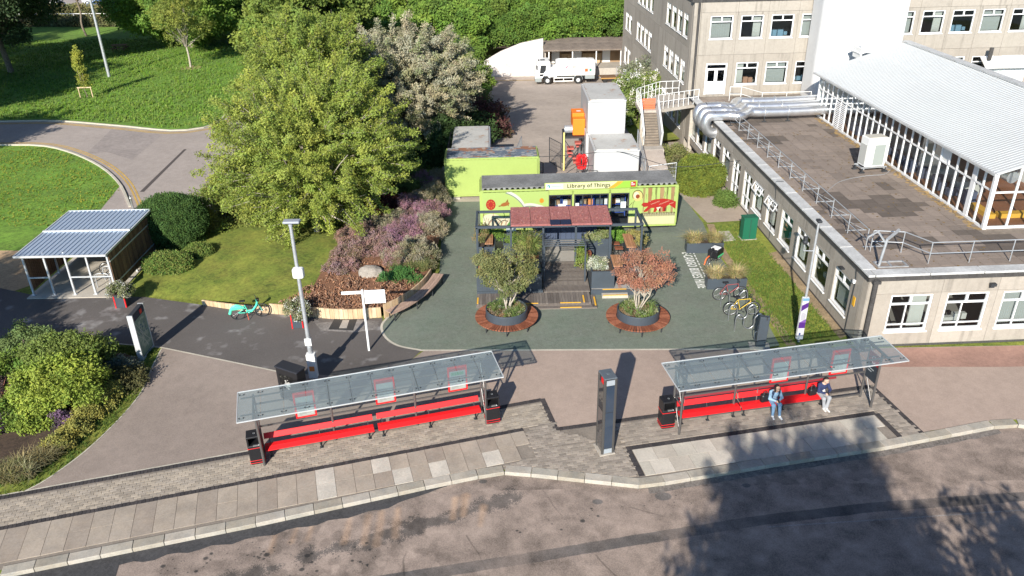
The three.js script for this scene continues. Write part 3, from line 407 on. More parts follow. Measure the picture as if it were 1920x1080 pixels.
// roof guard rails: each run a thing
function railing(name, label, pts, h, postGap, m, group, rails = [0.5, 1], r = 0.024) {
  const t = thing(name, label, 'railing', pts[0].slice(), 0, group), o = pts[0];
  const L = pts.map(p => [p[0] - o[0], p[1] - o[1], p[2] - o[2]]);
  for (let i = 0; i < L.length - 1; i++) { const a = L[i], b = L[i + 1], d = Math.hypot(b[0] - a[0], b[2] - a[2]), n = Math.max(1, Math.round(d / postGap)); for (let k = i ? 1 : 0; k <= n; k++) { const p = a.map((v, j) => lerp(v, b[j], k / n)); part(t, 'post', bar(p, [p[0], p[1] + h, p[2]], r), m); } }
  for (const q of rails) part(t, 'rail', L.slice(1).map((b, i) => bar([L[i][0], L[i][1] + h * q, L[i][2]], [b[0], b[1] + h * q, b[2]], r)), m);
  return t;
}
railing('roof_railing', 'galvanised guard rail running along the long roof edge beside the coping', [W2(1.1, 3.18, 25.4), W2(1.1, 3.18, 2.95)], 1.0, 1.85, mat.galv, null);
railing('roof_railing', 'galvanised guard rail with a kinked corner along the front roof edge', [W2(1.25, 3.18, 2.8), W2(2.5, 3.18, 2.55), W2(3.1, 3.18, 1.37), W2(26, 3.18, 1.3)], 1.0, 1.8, mat.galv, null);
railing('terrace_railing', 'white guard rail across the roof terrace before the double door', [W2(2.7, 3.18, 29.4), W2(3.5, 3.18, 29.3), W2(4.4, 3.18, 27.35), W2(7.9, 3.18, 27.3)], 1.05, 1.7, mat.white, null);
{ // rail feet shadows are real: splayed braces
  const t = thing('roof_braces', 'row of splayed steel braces behind the long roof guard rail', 'brace', W2(1.1, 3.2, 2.95), TH);
  for (let k = 0; k < 12; k++) part(t, 'brace', [beam([0.02, 0.02, -0.3 - k * 1.85], [1.0, 0.02, -0.3 - k * 1.85], 0.06, 0.03), bar([0.05, 0.5, -0.3 - k * 1.85], [0.9, 0.03, -0.3 - k * 1.85], 0.014)], mat.galv);
  const d = thing('davit_arm', 'grey steel hoist arm with flat base frame at the roof corner', 'hoist', W2(0.95, 3.2, 1.15), TH);
  part(d, 'base_frame', [B(1.3, 0.05, 0.06, 0.55, 0.03, 0), B(1.3, 0.05, 0.06, 0.55, 0.03, -0.5), B(0.06, 0.05, 0.5, -0.07, 0.03, -0.25), B(0.06, 0.05, 0.5, 0.5, 0.03, -0.25), B(0.06, 0.05, 0.5, 1.17, 0.03, -0.25)], mat.galv);
  part(d, 'mast', bar([0, 0.03, -0.15], [0.12, 1.25, -0.15], 0.06, 0.06, 8), mat.galv); part(d, 'arm', beam([0.1, 1.2, -0.15], [0.75, 1.5, -0.5], 0.09, 0.09), mat.galv); part(d, 'stay', [beam([0.06, 1.1, -0.15], [-0.2, 1.5, -0.4], 0.06, 0.06), beam([-0.2, 1.5, -0.4], [-0.6, 1.25, -0.4], 0.06, 0.06)], mat.galv);
}
// air conditioning unit
{
  const t = thing('condenser_unit', 'tall off white air conditioning condenser on a steel frame on the flat roof', 'air conditioner', W2(5.95, 3.2, 13.3), TH + 0.1);
  const b = part(t, 'casing', [RB(1.15, 1.6, 0.8, 0.03, 0, 1.15, 0)], mat.white);
  part(b, 'grille', [B(0.62, 1.15, 0.03, 0.14, 1.0, 0.405)], M({ color: [0.28, 0.31, 0.29] })); part(b, 'side_panel', B(0.03, 1.1, 0.6, -0.58, 1.0, 0), M({ color: [0.45, 0.45, 0.42] })); part(b, 'top_plate', B(1.0, 0.03, 0.66, 0, 1.965, 0), M({ color: [0.5, 0.47, 0.4] }));
  part(t, 'stand', [B(1.5, 0.07, 0.07, 0, 0.3, 0.36), B(1.5, 0.07, 0.07, 0, 0.3, -0.36), B(0.07, 0.07, 0.8, -0.6, 0.23, 0), B(0.07, 0.07, 0.8, 0.6, 0.23, 0)], mat.galv);
  for (const [x, z] of [[-0.68, 0.36], [0.68, 0.36], [-0.68, -0.36], [0.68, -0.36]]) part(t, 'foot', [B(0.07, 0.28, 0.07, x, 0.14, z), B(0.3, 0.08, 0.14, x, 0.04, z)], mat.dark);
  solo('roof_cable', 'pale cable trailing over the flat roof to the condenser', 'cable', tube([W2(1.2, 4.1, 8), W2(2.2, 3.3, 10), W2(3.6, 3.23, 11.6), W2(5.2, 3.23, 12.3), W2(6.4, 3.23, 12.5), W2(7.1, 3.23, 13.2)], 0.015, 50, 5), mat.galv);
}
// three silver ducts leave the wall, bend over the parapet and run to the hall
const ductRuns = [[23.1, 22.0, 0.34, 3.85], [24.2, 22.75, 0.33, 3.88], [25.3, 23.5, 0.32, 3.91]];
ductRuns.forEach(([w0, w1, r, h], i) => {
  const t = thing('silver_duct', ['thick silver duct bending over the parapet, first to reach the wall beside the windows', 'silver duct between two others bending over the parapet', 'silver duct at the shaded end of the wall, bending over the parapet'][i], 'duct', W2(0, 0, w0), TH), z = -(w1 - w0) ;
  part(t, 'elbow', tube([[0.25, 2.75, 0.05], [-0.2, 2.72, 0.02], [-0.55, 2.9, 0], [-0.72, 3.35, 0], [-0.55, 3.8, 0], [-0.15, h, 0]], r, 26, 16), mat.duct);
  const run = part(t, 'straight_run', tube([[-0.15, h, 0], [0.8, h, 0], [1.5, h, z * 0.2], [2.3, h, -z * 0.6], [3.2, h - 0.05, -z * 0.65], [5.4, h - 0.05, -z * 0.65], [7.9, h + 0.02, -z * 0.6]].map(p => [p[0], p[1], p[2]]), r * 0.92, 60, 16), mat.duct);
  for (const x of [1.1, 3.4, 5.0]) part(run, 'band', new THREE.TorusGeometry(r * 0.95, 0.025, 6, 20).rotateY(Math.PI / 2).translate(x, h - 0.03, x > 2 ? -z * 0.65 : 0), mat.galv);
  for (const x of [0.9, 3.4, 5.0]) part(t, 'support', [B(0.05, h - 3.2 - r, 0.05, x, (h + 3.2 - r) / 2, 0.2 - (x > 2 ? z * 0.65 : 0)), B(0.3, 0.05, 0.1, x, 3.23, 0.2 - (x > 2 ? z * 0.65 : 0))], mat.dark);
});
// --- main three storey building ---
const main = thing('office_block', 'three storey grey concrete office block with rows of white windows', 'building', W2(0, 0, 31.1), TH);
{
  const g = 0.008, rows = [[-3.4, 0.2, 2.05], [2.12, 3.98, 3.0], [5.6, 7.34, 9.0]];
  const fr = [];
  for (let k = 0; k < 14; k++) { // front, above the terrace
    const a = k ? 1.0 + 2.235 * k : 0.55, b = 1.0 + 2.235 * (k + 1), u0 = 1.27 + 2.235 * k; if (a > 26) break;
    const door = k === 0; fr.push([rect(a + g, 3.12, b - g, 6.2 - g), [door ? [1.24, 3.28, 2.84, 5.6] : [u0, 3.98, u0 + 1.66, 5.61]]]);
    fr.push([rect(a + g, 6.2 + g, b - g, 9.2 - g), [[u0, 7.34, u0 + 1.66, 8.97]]]); fr.push([rect(a + g, 9.2 + g, b - g, 9.95), []]);
    if (!door) addWindow(main, 'main', u0 + 0.83, 3.98, -0.08); addWindow(main, 'main', u0 + 0.83, 7.34, -0.08);
  }
  panelRow(main, mat.wallPanel, q => q, fr, 0.22);
  const d = part(main, 'door', [B(1.6, 0.12, 0.1, 2.04, 5.54, -0.08), B(0.1, 2.2, 0.1, 1.29, 4.38, -0.08), B(0.1, 2.2, 0.1, 2.79, 4.38, -0.08), B(0.72, 0.95, 0.06, 1.68, 3.78, -0.08), B(0.72, 0.95, 0.06, 2.42, 3.78, -0.08), B(0.72, 0.14, 0.06, 1.68, 5.15, -0.08), B(0.72, 0.14, 0.06, 2.42, 5.15, -0.08), ...[1.37, 1.99, 2.11, 2.73].map(x => B(0.12, 0.85, 0.06, x, 4.67, -0.08))], mat.whiteSatin);
  for (const x of [1.68, 2.42]) part(d, 'pane', panelGeo(0.5, 0.84).translate(x, 4.67, -0.08), mat.glass); part(d, 'pane', panelGeo(1.4, 0.2).translate(2.04, 5.36, -0.08), mat.glass);
  // left side facing the yard
  const le = [], sets = [[1.4, 3.1, 4.85, 6.75, 2.0], [14.0, 15.9, 17.8, 19.75], [24.0, 25.9]];
  const cols = [0.4, 11, 22.5, 28.9], hs = [[-3.6, 0.1], [0.1, 3.15], [3.15, 6.6], [6.6, 9.95]];
  const all = [1.4, 3.35, 5.3, 7.25, 14.0, 15.9, 17.8, 19.7, 24.0, 25.95];
  for (let c = 0; c < 3; c++) for (const [r, [h0, h1]] of hs.entries()) { const a = cols[c], b = cols[c + 1], sill = [null, 0.35, 3.8, 7.2][r]; const H = sill == null ? [] : all.filter(w => w > a && w + 1.45 < b).map(w => [-w - 1.42, sill, -w, sill + 1.68]); le.push([rect(-b + g, h0 + g, -a - g, h1 - g), H]); for (const q of H) addWindow(main, 'slim', 0.08, q[1], (q[0] + q[2]) / 2, -Math.PI / 2); }
  panelRow(main, mat.wallPanel, q => q, le, 0.22, -Math.PI / 2);
  part(main, 'corner_pier', B(0.52, 13.4, 0.42, 0.27, 3.24, -0.2), mat.wallPanel[0]);
  part(main, 'downpipe', [Cy(0.09, 0.09, 7, 0.34, 6.4, 0.1, 10)], mat.fascia);
  part(main, 'parapet', [B(27, 0.22, 0.5, 13.3, 10.06, -0.15), B(0.5, 0.22, 28.6, 0.15, 10.06, -14.7)], mat.fascia);
  part(main, 'roof_slab', B(26.4, 0.2, 28.6, 13.5, 9.86, -14.6), mat.felt);
  part(main, 'floor', [3.12, 6.35, 0.05].map(h => B(26, 0.2, 28.4, 13.4, h, -14.6)), mat.room);
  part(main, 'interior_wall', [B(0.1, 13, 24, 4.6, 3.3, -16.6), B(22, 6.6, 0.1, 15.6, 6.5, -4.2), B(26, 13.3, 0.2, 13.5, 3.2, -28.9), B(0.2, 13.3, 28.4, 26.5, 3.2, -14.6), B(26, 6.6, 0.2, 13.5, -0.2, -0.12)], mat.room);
}
// white stair tower with rounded edges
solo('stair_tower', 'tall plain white rendered tower rising in front of the office block', 'tower', prism((() => { const p = [], r = 1.1, u0 = 8.55, u1 = 14.3, w0 = 28.2, w1 = 30.85; for (const [cx, cw, a0] of [[u0 + r, w0 + r, Math.PI], [u1 - 0.15, w0 + 0.15, 1.5 * Math.PI]]) for (let i = 0; i <= 12; i++) { const a = a0 + i / 12 * Math.PI / 2, q = cx > 12 ? 0.15 : r; const P = W2(cx + q * Math.cos(a), 0, cw + q * Math.sin(a)); p.push([P[0], P[2]]); } for (const [u, w] of [[u1, w1], [u0, w1]]) { const P = W2(u, 0, w); p.push([P[0], P[2]]); } return p; })(), 3.1, 17), mat.render);
// roof annexe beside the block with a sloping white roof and a small flue
{
  const t = thing('roof_annexe', 'small white lean-to with sloping roof and dark flue against the office block', 'building', W2(22.0, 3.2, 30.6), TH);
  part(t, 'wall', [B(3.2, 1.6, 0.1, 1.6, 0.8, 0.2)], mat.white); part(t, 'glazing', [panelGeo(2.8, 0.7).translate(1.6, 1.1, 0.256)], mat.glass); part(t, 'roof', [beam([1.6, 2.4, -0.2], [1.6, 1.75, 0.8], 3.6, 0.08)], mat.white); part(t, 'flue', Cy(0.14, 0.14, 0.9, 0.2, 2.7, 0.3, 12), mat.fascia);
  part(t, 'glazing_bar', [...Array(7)].map((_, i) => B(0.06, 0.8, 0.06, 0.2 + i * 0.45, 1.1, 0.28)), mat.white);
}
// --- glazed hall standing above the flat roof ---
const hall = thing('glazed_hall', 'long glazed hall with ribbed white sloping roof above the flat roof', 'building', W2(7.5, 3.15, 4.9), TH);
{
  const L = 20.3, He = 2.82, Wd = 5.5, Hr = 4.55, n = 27, gap = L / n;
  for (let i = 0; i <= n; i++) { const wide = i === 2; part(hall, 'mullion', B(0.07, He - 0.1, wide ? 0.3 : 0.09, 0, He / 2, -i * gap), mat.whiteSatin); }
  part(hall, 'transom', [B(0.06, 0.07, L, -0.005, He * 0.66, -L / 2), B(0.1, 0.12, L, 0, 0.06, -L / 2), B(0.14, 0.14, L + 0.1, 0, He, -L / 2)], mat.whiteSatin);
  for (let i = 0; i < n; i++) for (const [a, b] of [[0.12, He * 0.66 - 0.035], [He * 0.66 + 0.035, He - 0.07]]) { const lou = i === n - 5 || i === n - 6, sol = i === 5 && a > 1; if (lou && a < 1) part(hall, 'louvre', [...Array(14)].map((_, k) => B(0.05, 0.05, gap - 0.1, -0.02, a + 0.08 + k * 0.115, -(i + 0.5) * gap, 0, 0, 0.5)), mat.whiteSatin); else part(hall, sol ? 'infill_panel' : 'pane', panelGeo(gap - 0.09, b - a).rotateY(-Math.PI / 2).translate(0.012, (a + b) / 2, -(i + 0.5) * gap), sol ? mat.white : mat.glass); }
  // gable wall towards the street
  const top = x => He + (Hr - He) * x / Wd;
  for (let i = 0; i <= 6; i++) { const x = 0.05 + i * 1.05, h = x < Wd ? top(x) : top(Wd); part(hall, 'mullion', B(0.09, h - 0.1, 0.07, x, h / 2, 0.02), mat.whiteSatin); if (i < 6) for (const [a, b] of [[0.12, He * 0.62], [He * 0.62 + 0.08, Math.min(h, top(x + 0.5)) - 0.08]]) part(hall, 'pane', panelGeo(0.95, b - a).translate(x + 0.525, (a + b) / 2, 0.02), mat.glass); }
  part(hall, 'gable_rail', [B(6.4, 0.12, 0.12, 3.2, 0.06, 0.02), B(6.4, 0.08, 0.06, 3.2, He * 0.62 + 0.04, 0.02), beam([0, He, 0.02], [Wd, Hr, 0.02], 0.1, 0.16)], mat.whiteSatin);
  part(hall, 'corner_post', [beam([0.02, 0, 0.05], [-0.02, He, 0.05], 0.16, 0.16)], mat.whiteSatin);
  // ribbed roof sheet
  const sl = Math.atan2(Hr - He, Wd), ribs = []; const nr = 96;
  for (let i = 0; i < nr; i++) ribs.push(beam([-0.28, He + 0.1 - 0.28 * Math.tan(sl), 0.35 - i * (L + 0.9) / nr], [Wd + 0.1, Hr + 0.13, 0.35 - i * (L + 0.9) / nr], 0.07, 0.03));
  const roof = part(hall, 'roof', [beam([-0.3, He + 0.06 - 0.3 * Math.tan(sl), -L / 2], [Wd + 0.1, Hr + 0.09, -L / 2], L + 0.9, 0.06)], mat.hallRoof);
  part(roof, 'ribs', ribs, mat.hallRoof); part(roof, 'ridge_capping', B(0.45, 0.1, L + 1, Wd + 0.15, Hr + 0.16, -L / 2), mat.coping); part(roof, 'gutter', B(0.14, 0.1, L + 0.9, -0.32, He - 0.05, -L / 2), mat.coping);
  part(hall, 'rear_wall', [B(0.15, Hr, L, Wd + 0.1, Hr / 2, -L / 2), B(Wd, He, 0.12, Wd / 2, He / 2, -L)], mat.white);
  part(hall, 'roof_lantern', [B(2.2, 0.9, 0.1, 3.9, Hr - 0.15, -L - 0.75), beam([2.7, 3.9, -L - 1.4], [5.2, 4.7, -L - 1.4], 1.6, 0.08), B(0.1, 0.7, 1.2, 2.8, Hr - 0.65, -L - 1.2)], mat.white);
  part(hall, 'hall_floor', B(Wd, 0.06, L, Wd / 2 + 0.05, 0.035, -L / 2), M({ map: mottle(256, 3, [0.2, 0.085, 0.045], { seed: 350 }), roughness: 0.6 }));
  part(hall, 'inner_beam', [...Array(9)].map((_, i) => beam([0.1, He - 0.25, -1 - i * 2.3], [Wd, Hr - 0.3, -1 - i * 2.3], 0.1, 0.22)), mat.galv);
  part(hall, 'inner_duct', [Cy(0.28, 0.28, L - 2, 1.5, 2.1, -L / 2, 14, Math.PI / 2), Cy(0.2, 0.2, L - 4, 3.0, 2.6, -L / 2, 12, Math.PI / 2)], mat.duct);
  part(hall, 'bench', [B(0.4, 0.22, 1.6, 1.0, 0.17, -1.8), B(1.6, 0.22, 0.4, 2.2, 0.17, -1.2)], M({ color: [0.5, 0.27, 0.03], roughness: 0.7 }));
  part(hall, 'desk', [...Array(7)].map((_, i) => B(1.2, 0.75, 0.7, 1.6, 0.42, -4.5 - i * 2)), mat.interior[1]); part(hall, 'stored_box', [...Array(16)].map((_, i) => B(rr(0.3, 0.7), rr(0.3, 0.9), rr(0.3, 0.6), rr(0.5, 1.2), 0.35, -3 - i * 1.0)), mat.interior[3]);
}
mat.stairStone = M({ map: mottle(256, 1, [0.2, 0.165, 0.13], { coarse: 0.3, fine: 0.3, seed: 940 }), roughness: 1 });
// bridge from terrace to the yard stair, with rails
{
  const t = thing('terrace_bridge', 'concrete slab bridge linking roof terrace and outside stair', 'bridge', [9.4, 0, -56.2]);
  part(t, 'deck', prism([[0.0, 0.0], [1.2, 0.0], [4.7, -1.6], [4.7, -4.6], [2.0, -4.6], [0, -2.4]], 2.95, 3.16), mat.concrete);
  part(t, 'column', [B(0.3, 4.0, 0.3, 0.3, 1.0, -0.6), B(0.3, 4.4, 0.3, 2.2, 0.8, -3.4), B(0.3, 4.4, 0.3, 4.2, 0.8, -2.0)], mat.concrete);
  part(t, 'barrier_net', [...Array(6)].map((_, i) => B(1.0, 0.09, 0.03, 0.62, 3.22 + i * 0.13, -0.35)), M({ color: [0.75, 0.16, 0.06] }));
  railing('terrace_railing', 'white guard rail along the concrete bridge above the stair', [[9.45, 3.16, -56.2], [9.45, 3.16, -58.4], [11.5, 3.16, -60.5], [13.0, 3.16, -60.6]], 1.05, 0.5, mat.white, null);
  railing('terrace_railing', 'white guard rail on the bridge edge nearest the silver ducts', [[10.7, 3.16, -56.35], [13.9, 3.16, -57.85]], 1.05, 0.45, mat.white, null);
  const s = thing('outside_stair', 'concrete outdoor stair with white side wall and white handrail', 'stair', [9.3, 0, -53.1]);
  for (let i = 0; i < 12; i++) part(s, 'step', B(1.05, 0.16, 0.3, 0.5 + 0.014 * i, 1.6 + i * 0.128, -i * 0.235), mat.stairStone);
  part(s, 'landing', prism([[-0.2, 0.1], [1.2, 0.1], [1.2, 1.0], [-0.2, 1.0]], 0, 1.55), mat.concrete);
  part(s, 'side_wall', beam([1.16, 2.0, 0.1], [1.3, 3.5, -2.95], 0.12, 1.15), mat.render);
  part(s, 'handrail', [beam([-0.05, 2.55, 0.05], [0.1, 4.0, -2.8], 0.05, 0.08), beam([-0.05, 2.1, 0.05], [0.1, 3.55, -2.8], 0.04, 0.06), ...[0, 1, 2, 3, 4].map(i => bar([-0.05 + i * 0.03, 1.6 + i * 0.36, 0.05 - i * 0.71], [-0.05 + i * 0.03, 2.6 + i * 0.36, 0.05 - i * 0.71], 0.025))], mat.white);
  struct('ramp', (() => { const g = new THREE.BoxGeometry(1.8, 0.1, 5.6); g.rotateX(-0.0); const p = g.attributes.position; for (let i = 0; i < p.count; i++) p.setY(i, p.getY(i) + lerp(0.0, 1.5, (2.8 - p.getZ(i)) / 5.6)); g.translate(9.5, -0.02, -49.3); g.computeVertexNormals(); return g; })(), mat.yardA);
}
// ---------- bus shelters, benches, bins ----------
const qr = (b) => { b.userData = b.userData || {}; return b; };
function print(w, h, draw, rough = 0.5) { return M({ map: canvasTex(w, h, draw), roughness: rough, color: [0.6, 0.6, 0.6] }); }
const posterMats = [0, 1, 2].map(i => print(128, 200, (c, w, h) => { c.fillStyle = '#b8b8b2'; c.fillRect(0, 0, w, h); c.fillStyle = '#c01820'; c.fillRect(0, 0, w, 24); c.fillStyle = '#c4c9c2'; c.fillRect(8, 30, w - 16, h - 40); c.fillStyle = ['#8fb7a0', '#9aa8b8', '#70b08a'][i]; if (i === 2) c.fillRect(14, 36, w - 28, 30); c.fillStyle = '#777'; for (let k = 0; k < 20; k++) c.fillRect(14, 72 + k * 6, 20 + (k * 37 % 70), 2); }));
mat.trim = M({ color: [0.62, 0.64, 0.65], roughness: 0.4, metalness: 0.3 });
function busShelter(pos, ry, len, label, posters) {
  const t = thing('bus_shelter', label, 'bus shelter', [pos[0], 0.03, pos[1]], ry, null), hl = len / 2, n = 12, gw = len / n;
  for (let i = 0; i < n; i++) part(t, 'roof_pane', panelGeo(gw - 0.014, 1.66).rotateX(-Math.PI / 2).rotateX(0.035).translate(-hl + (i + 0.5) * gw, 2.5, 0), mat.glassTint);
  part(t, 'roof_edge', [B(len, 0.035, 0.03, 0, 2.468, 0.85), B(len, 0.035, 0.03, 0, 2.53, -0.85), B(0.025, 0.03, 1.7, -hl, 2.5, 0, 0, 0.035), B(0.025, 0.03, 1.7, hl, 2.5, 0, 0, 0.035)], mat.trim);
  const px = [-hl + 0.5, -hl / 3, hl / 3, hl - 0.5];
  for (const x of px) { part(t, 'post', bar([x, 0, -0.62], [x, 2.46, -0.62], 0.045, 0.045, 10), mat.steelDark); part(t, 'roof_arm', [beam([x, 2.4, -0.75], [x, 2.36, 0.7], 0.06, 0.09)], mat.steelDark); }
  for (const x of [px[0], px[3]]) { part(t, 'post', bar([x, 0, 0.08], [x, 2.36, 0.08], 0.045, 0.045, 10), mat.steelDark); part(t, 'end_brace', [bar([x, 0.15, 0.05], [x, 1.2, -0.6], 0.022), bar([x, 1.25, 0.05], [x, 2.3, -0.6], 0.022), bar([x, 1.22, 0.08], [x, 1.22, -0.62], 0.022)], mat.steelDark); part(t, 'end_pane', panelGeo(0.6, 1.7).rotateY(Math.PI / 2).translate(x, 1.25, -0.27), mat.glass); }
  for (let k = 0; k < 3; k++) { const a = px[k], b = px[k + 1]; part(t, 'back_pane', [panelGeo((b - a) - 0.14, 0.85).translate((a + b) / 2, 1.62, -0.62)], mat.glass); }
  part(t, 'back_rail', [beam([px[0], 1.15, -0.62], [px[3], 1.15, -0.62], 0.05, 0.05), beam([px[0], 2.1, -0.62], [px[3], 2.1, -0.62], 0.05, 0.05), beam([px[0], 0.12, -0.62], [px[3], 0.12, -0.62], 0.05, 0.05)], mat.steelDark);
  part(t, 'roof_rail', [beam([-hl + 0.1, 2.44, 0.45], [hl - 0.1, 2.44, 0.45], 0.04, 0.04), beam([-hl + 0.1, 2.49, -0.5], [hl - 0.1, 2.49, -0.5], 0.04, 0.04)], mat.steelDark);
  const fix = []; for (let i = 0; i <= n; i++) for (const [z, y] of [[-0.66, 2.535], [0.66, 2.488]]) { const x = clamp(-hl + i * gw, -hl + 0.14, hl - 0.14); for (const s of [-0.07, 0.07]) fix.push(Cy(0.022, 0.022, 0.03, x + s, y, z, 8)); fix.push(B(0.16, 0.012, 0.03, x, y - 0.03, z)); }
  part(t, 'glass_fixings', fix, mat.dark);
  for (const [x, m] of posters) { const c = part(t, 'poster_case', [B(0.72, 1.05, 0.06, x, 1.8, -0.55)], mat.red); part(c, 'poster', panelGeo(0.6, 0.92).translate(x, 1.8, -0.516), posterMats[m], true); }
  return t;
}
const shA = fA(4.03, 2.5), shB = fB(5.93, 2.02);
busShelter(shA, 0.267, 8.97, 'long glass roofed bus shelter beside the black street cabinet, no one sitting', [[-2.35, 0], [0.45, 1], [3.1, 2]]);
const shelterB = busShelter(shB, 0.186, 8.65, 'long glass roofed bus shelter where two people sit waiting', [[0.2, 1], [2.6, 0]]);
{ const m = print(160, 220, (c, w, h) => { c.fillStyle = '#3a4550'; c.fillRect(0, 0, w, h); c.fillStyle = '#b01c24'; c.fillRect(0, 0, w, 90); c.strokeStyle = '#e8d8d8'; c.lineWidth = 9; c.beginPath(); c.arc(w / 2, 56, 28, 0.4, 5.8); c.stroke(); c.fillStyle = '#c8d0d4'; c.fillRect(20, 130, 90, 8); c.fillRect(20, 150, 60, 8); }); const p = part(shelterB, 'end_poster', panelGeo(0.62, 1.15).rotateY(-Math.PI / 2).translate(3.8, 1.6, -0.27), m, true); p.material.side = THREE.DoubleSide; }
function redBench(pos, ry, len, label) {
  const t = thing('red_bench', label, 'bench', [pos[0], 0.03, pos[1]], ry, null), hl = len / 2;
  part(t, 'seat', [RB(len, 0.045, 0.2, 0.012, 0, 0.475, -0.06, 0, 0.06), RB(len, 0.045, 0.16, 0.012, 0, 0.445, 0.125, 0, 0.5)], mat.red);
  part(t, 'backrest', RB(len, 0.21, 0.045, 0.012, 0, 0.75, -0.25, 0, -0.5), mat.red);
  const n = Math.max(3, Math.round(len / 1.25));
  for (let i = 0; i < n; i++) { const x = -hl + 0.18 + i * (len - 0.36) / (n - 1); part(t, 'leg', [bar([x, 0, -0.02], [x - 0.05, 0.45, 0.08], 0.022), bar([x, 0, -0.02], [x + 0.05, 0.45, -0.12], 0.022), bar([x, 0.46, -0.16], [x, 0.75, -0.3], 0.018), B(0.12, 0.012, 0.12, x, 0.006, -0.02)], mat.dark); }
  return t;
}
{
  const at = (f, e, n) => f(e, n);
  redBench(fA(6.03, 2.83), 0.267, 3.8, 'red bench under the empty glass shelter, at the end near the planted bed');
  redBench(fA(2.08, 2.83), 0.267, 3.8, 'red bench under the empty glass shelter, at the end near the paved corner');
  redBench(fB(3.45, 2.5), 0.186, 2.4, 'short red bench beside the litter bin under the shelter with two people');
  redBench(fB(6.45, 2.5), 0.186, 3.5, 'red bench on which the person in the denim jacket sits');
  for (const [f, e0, e1, ry, l] of [[fB, 2.3, 8.6, 0.186, 'red leaning rail with roof shade in its colour behind the benches with two people']]) { const c = f((e0 + e1) / 2, 2.62 + 0.1), t = thing('perch_rail', l, 'rail', [c[0], 0.03, c[1]], ry); part(t, 'plank', RB(e1 - e0, 0.16, 0.05, 0.012, 0, 1.05, 0.0, 0, -0.5), M({ color: [0.2, 0.012, 0.018], roughness: 0.5 })); for (const x of [-2.9, 0, 2.9]) part(t, 'bracket', bar([x, 0, -0.02], [x, 1.02, -0.03], 0.025), mat.steel); }  // plank is bench red, darkened in colour to stand for roof shade
}
const binTop = print(64, 64, (c) => { c.fillStyle = '#0b0d10'; c.fillRect(0, 0, 64, 64); c.strokeStyle = '#cfd4d8'; c.lineWidth = 6; c.strokeRect(20, 18, 24, 28); });
function litterBin(pos, ry, label) {
  const t = thing('litter_bin', label, 'litter bin', [pos[0], 0.03, pos[1]], ry);
  part(t, 'body', [RB(0.5, 0.82, 0.46, 0.05, 0, 0.43, 0)], mat.black); part(t, 'hood', [RB(0.5, 0.08, 0.46, 0.03, 0, 1.17, 0), B(0.05, 0.34, 0.44, -0.22, 0.98, 0), B(0.05, 0.34, 0.44, 0.22, 0.98, 0), B(0.4, 0.34, 0.05, 0, 0.98, -0.2)], mat.black);
  part(t, 'hood_badge', panelGeo(0.14, 0.14).rotateX(-Math.PI / 2).translate(0.02, 1.213, 0.02), binTop, true);
  for (const y of [0.1, 0.2, 0.72]) part(t, 'red_band', RB(0.512, 0.028, 0.472, 0.014, 0, y, 0), mat.red);
  part(t, 'ash_plate', [B(0.2, 0.05, 0.06, 0.04, 0.84, 0.22), Cy(0.02, 0.02, 0.03, 0.14, 0.84, 0.25, 8, Math.PI / 2)], mat.steel);
}
litterBin([-9.0, -22.1], 0.267, 'black litter bin with red bands at the shelter end nearest the planted bed');
litterBin([-0.84, -24.15], 0.267, 'black litter bin with red bands between the empty shelter and the paved corner');
litterBin([5.55, -23.65], 0.186, 'black litter bin with red bands beside the shelter with two people');
// tall information column
{
  const t = thing('information_column', 'tall dark grey information column with steel edges on block paving', 'totem', [3.16, 0.03, -22.36], 0.25), w = 0.46, d = 0.6, h = 3.1;
  part(t, 'core', B(w - 0.06, h - 0.06, d - 0.06, 0, h / 2 + 0.03, 0), mat.dark);
  for (const [x, z] of [[-1, 1], [1, 1], [-1, -1], [1, -1]]) part(t, 'edge_post', RB(0.09, h, 0.09, 0.02, x * (w / 2 - 0.04), h / 2 + 0.03, z * (d / 2 - 0.04)), M({ color: [0.13, 0.125, 0.12], metalness: 0.6, roughness: 0.4 }));
  part(t, 'front_panel', [B(w - 0.16, 1.5, 0.02, 0, 1.02, d / 2 - 0.02), B(w - 0.16, 1.05, 0.02, 0, 2.33, d / 2 - 0.02)], PM({ color: [0.03, 0.045, 0.07], roughness: 0.15, clearcoat: 1 }));
  part(t, 'side_screen', [B(0.02, 1.7, d - 0.16, -w / 2 + 0.02, 0.95, 0), B(0.02, 1.05, d - 0.16, -w / 2 + 0.02, 2.36, 0)], PM({ color: [0.035, 0.035, 0.04], roughness: 0.12, clearcoat: 1 }));
  part(t, 'top_plate', [RB(w, 0.05, d, 0.02, 0, h + 0.05, 0), Cy(0.07, 0.07, 0.03, 0.02, h + 0.085, -0.02, 14)], M({ color: [0.1, 0.12, 0.14], roughness: 0.5 }));
  part(t, 'name_plate', B(w - 0.16, 0.2, 0.02, 0, 2.98, d / 2 - 0.018), M({ color: [0.3, 0.33, 0.36], roughness: 0.5 })); part(t, 'lower_plate', B(w - 0.16, 0.18, 0.02, 0, 0.14, d / 2 - 0.018), M({ color: [0.3, 0.33, 0.36], roughness: 0.5 }));
  part(t, 'red_roundel', B(0.015, 0.2, 0.2, -w / 2 + 0.02, 2.99, 0.08), mat.red);
  part(t, 'foundation', B(0.56, 0.04, 0.7, -0.02, 0.02, 0), mat.concrete);
}
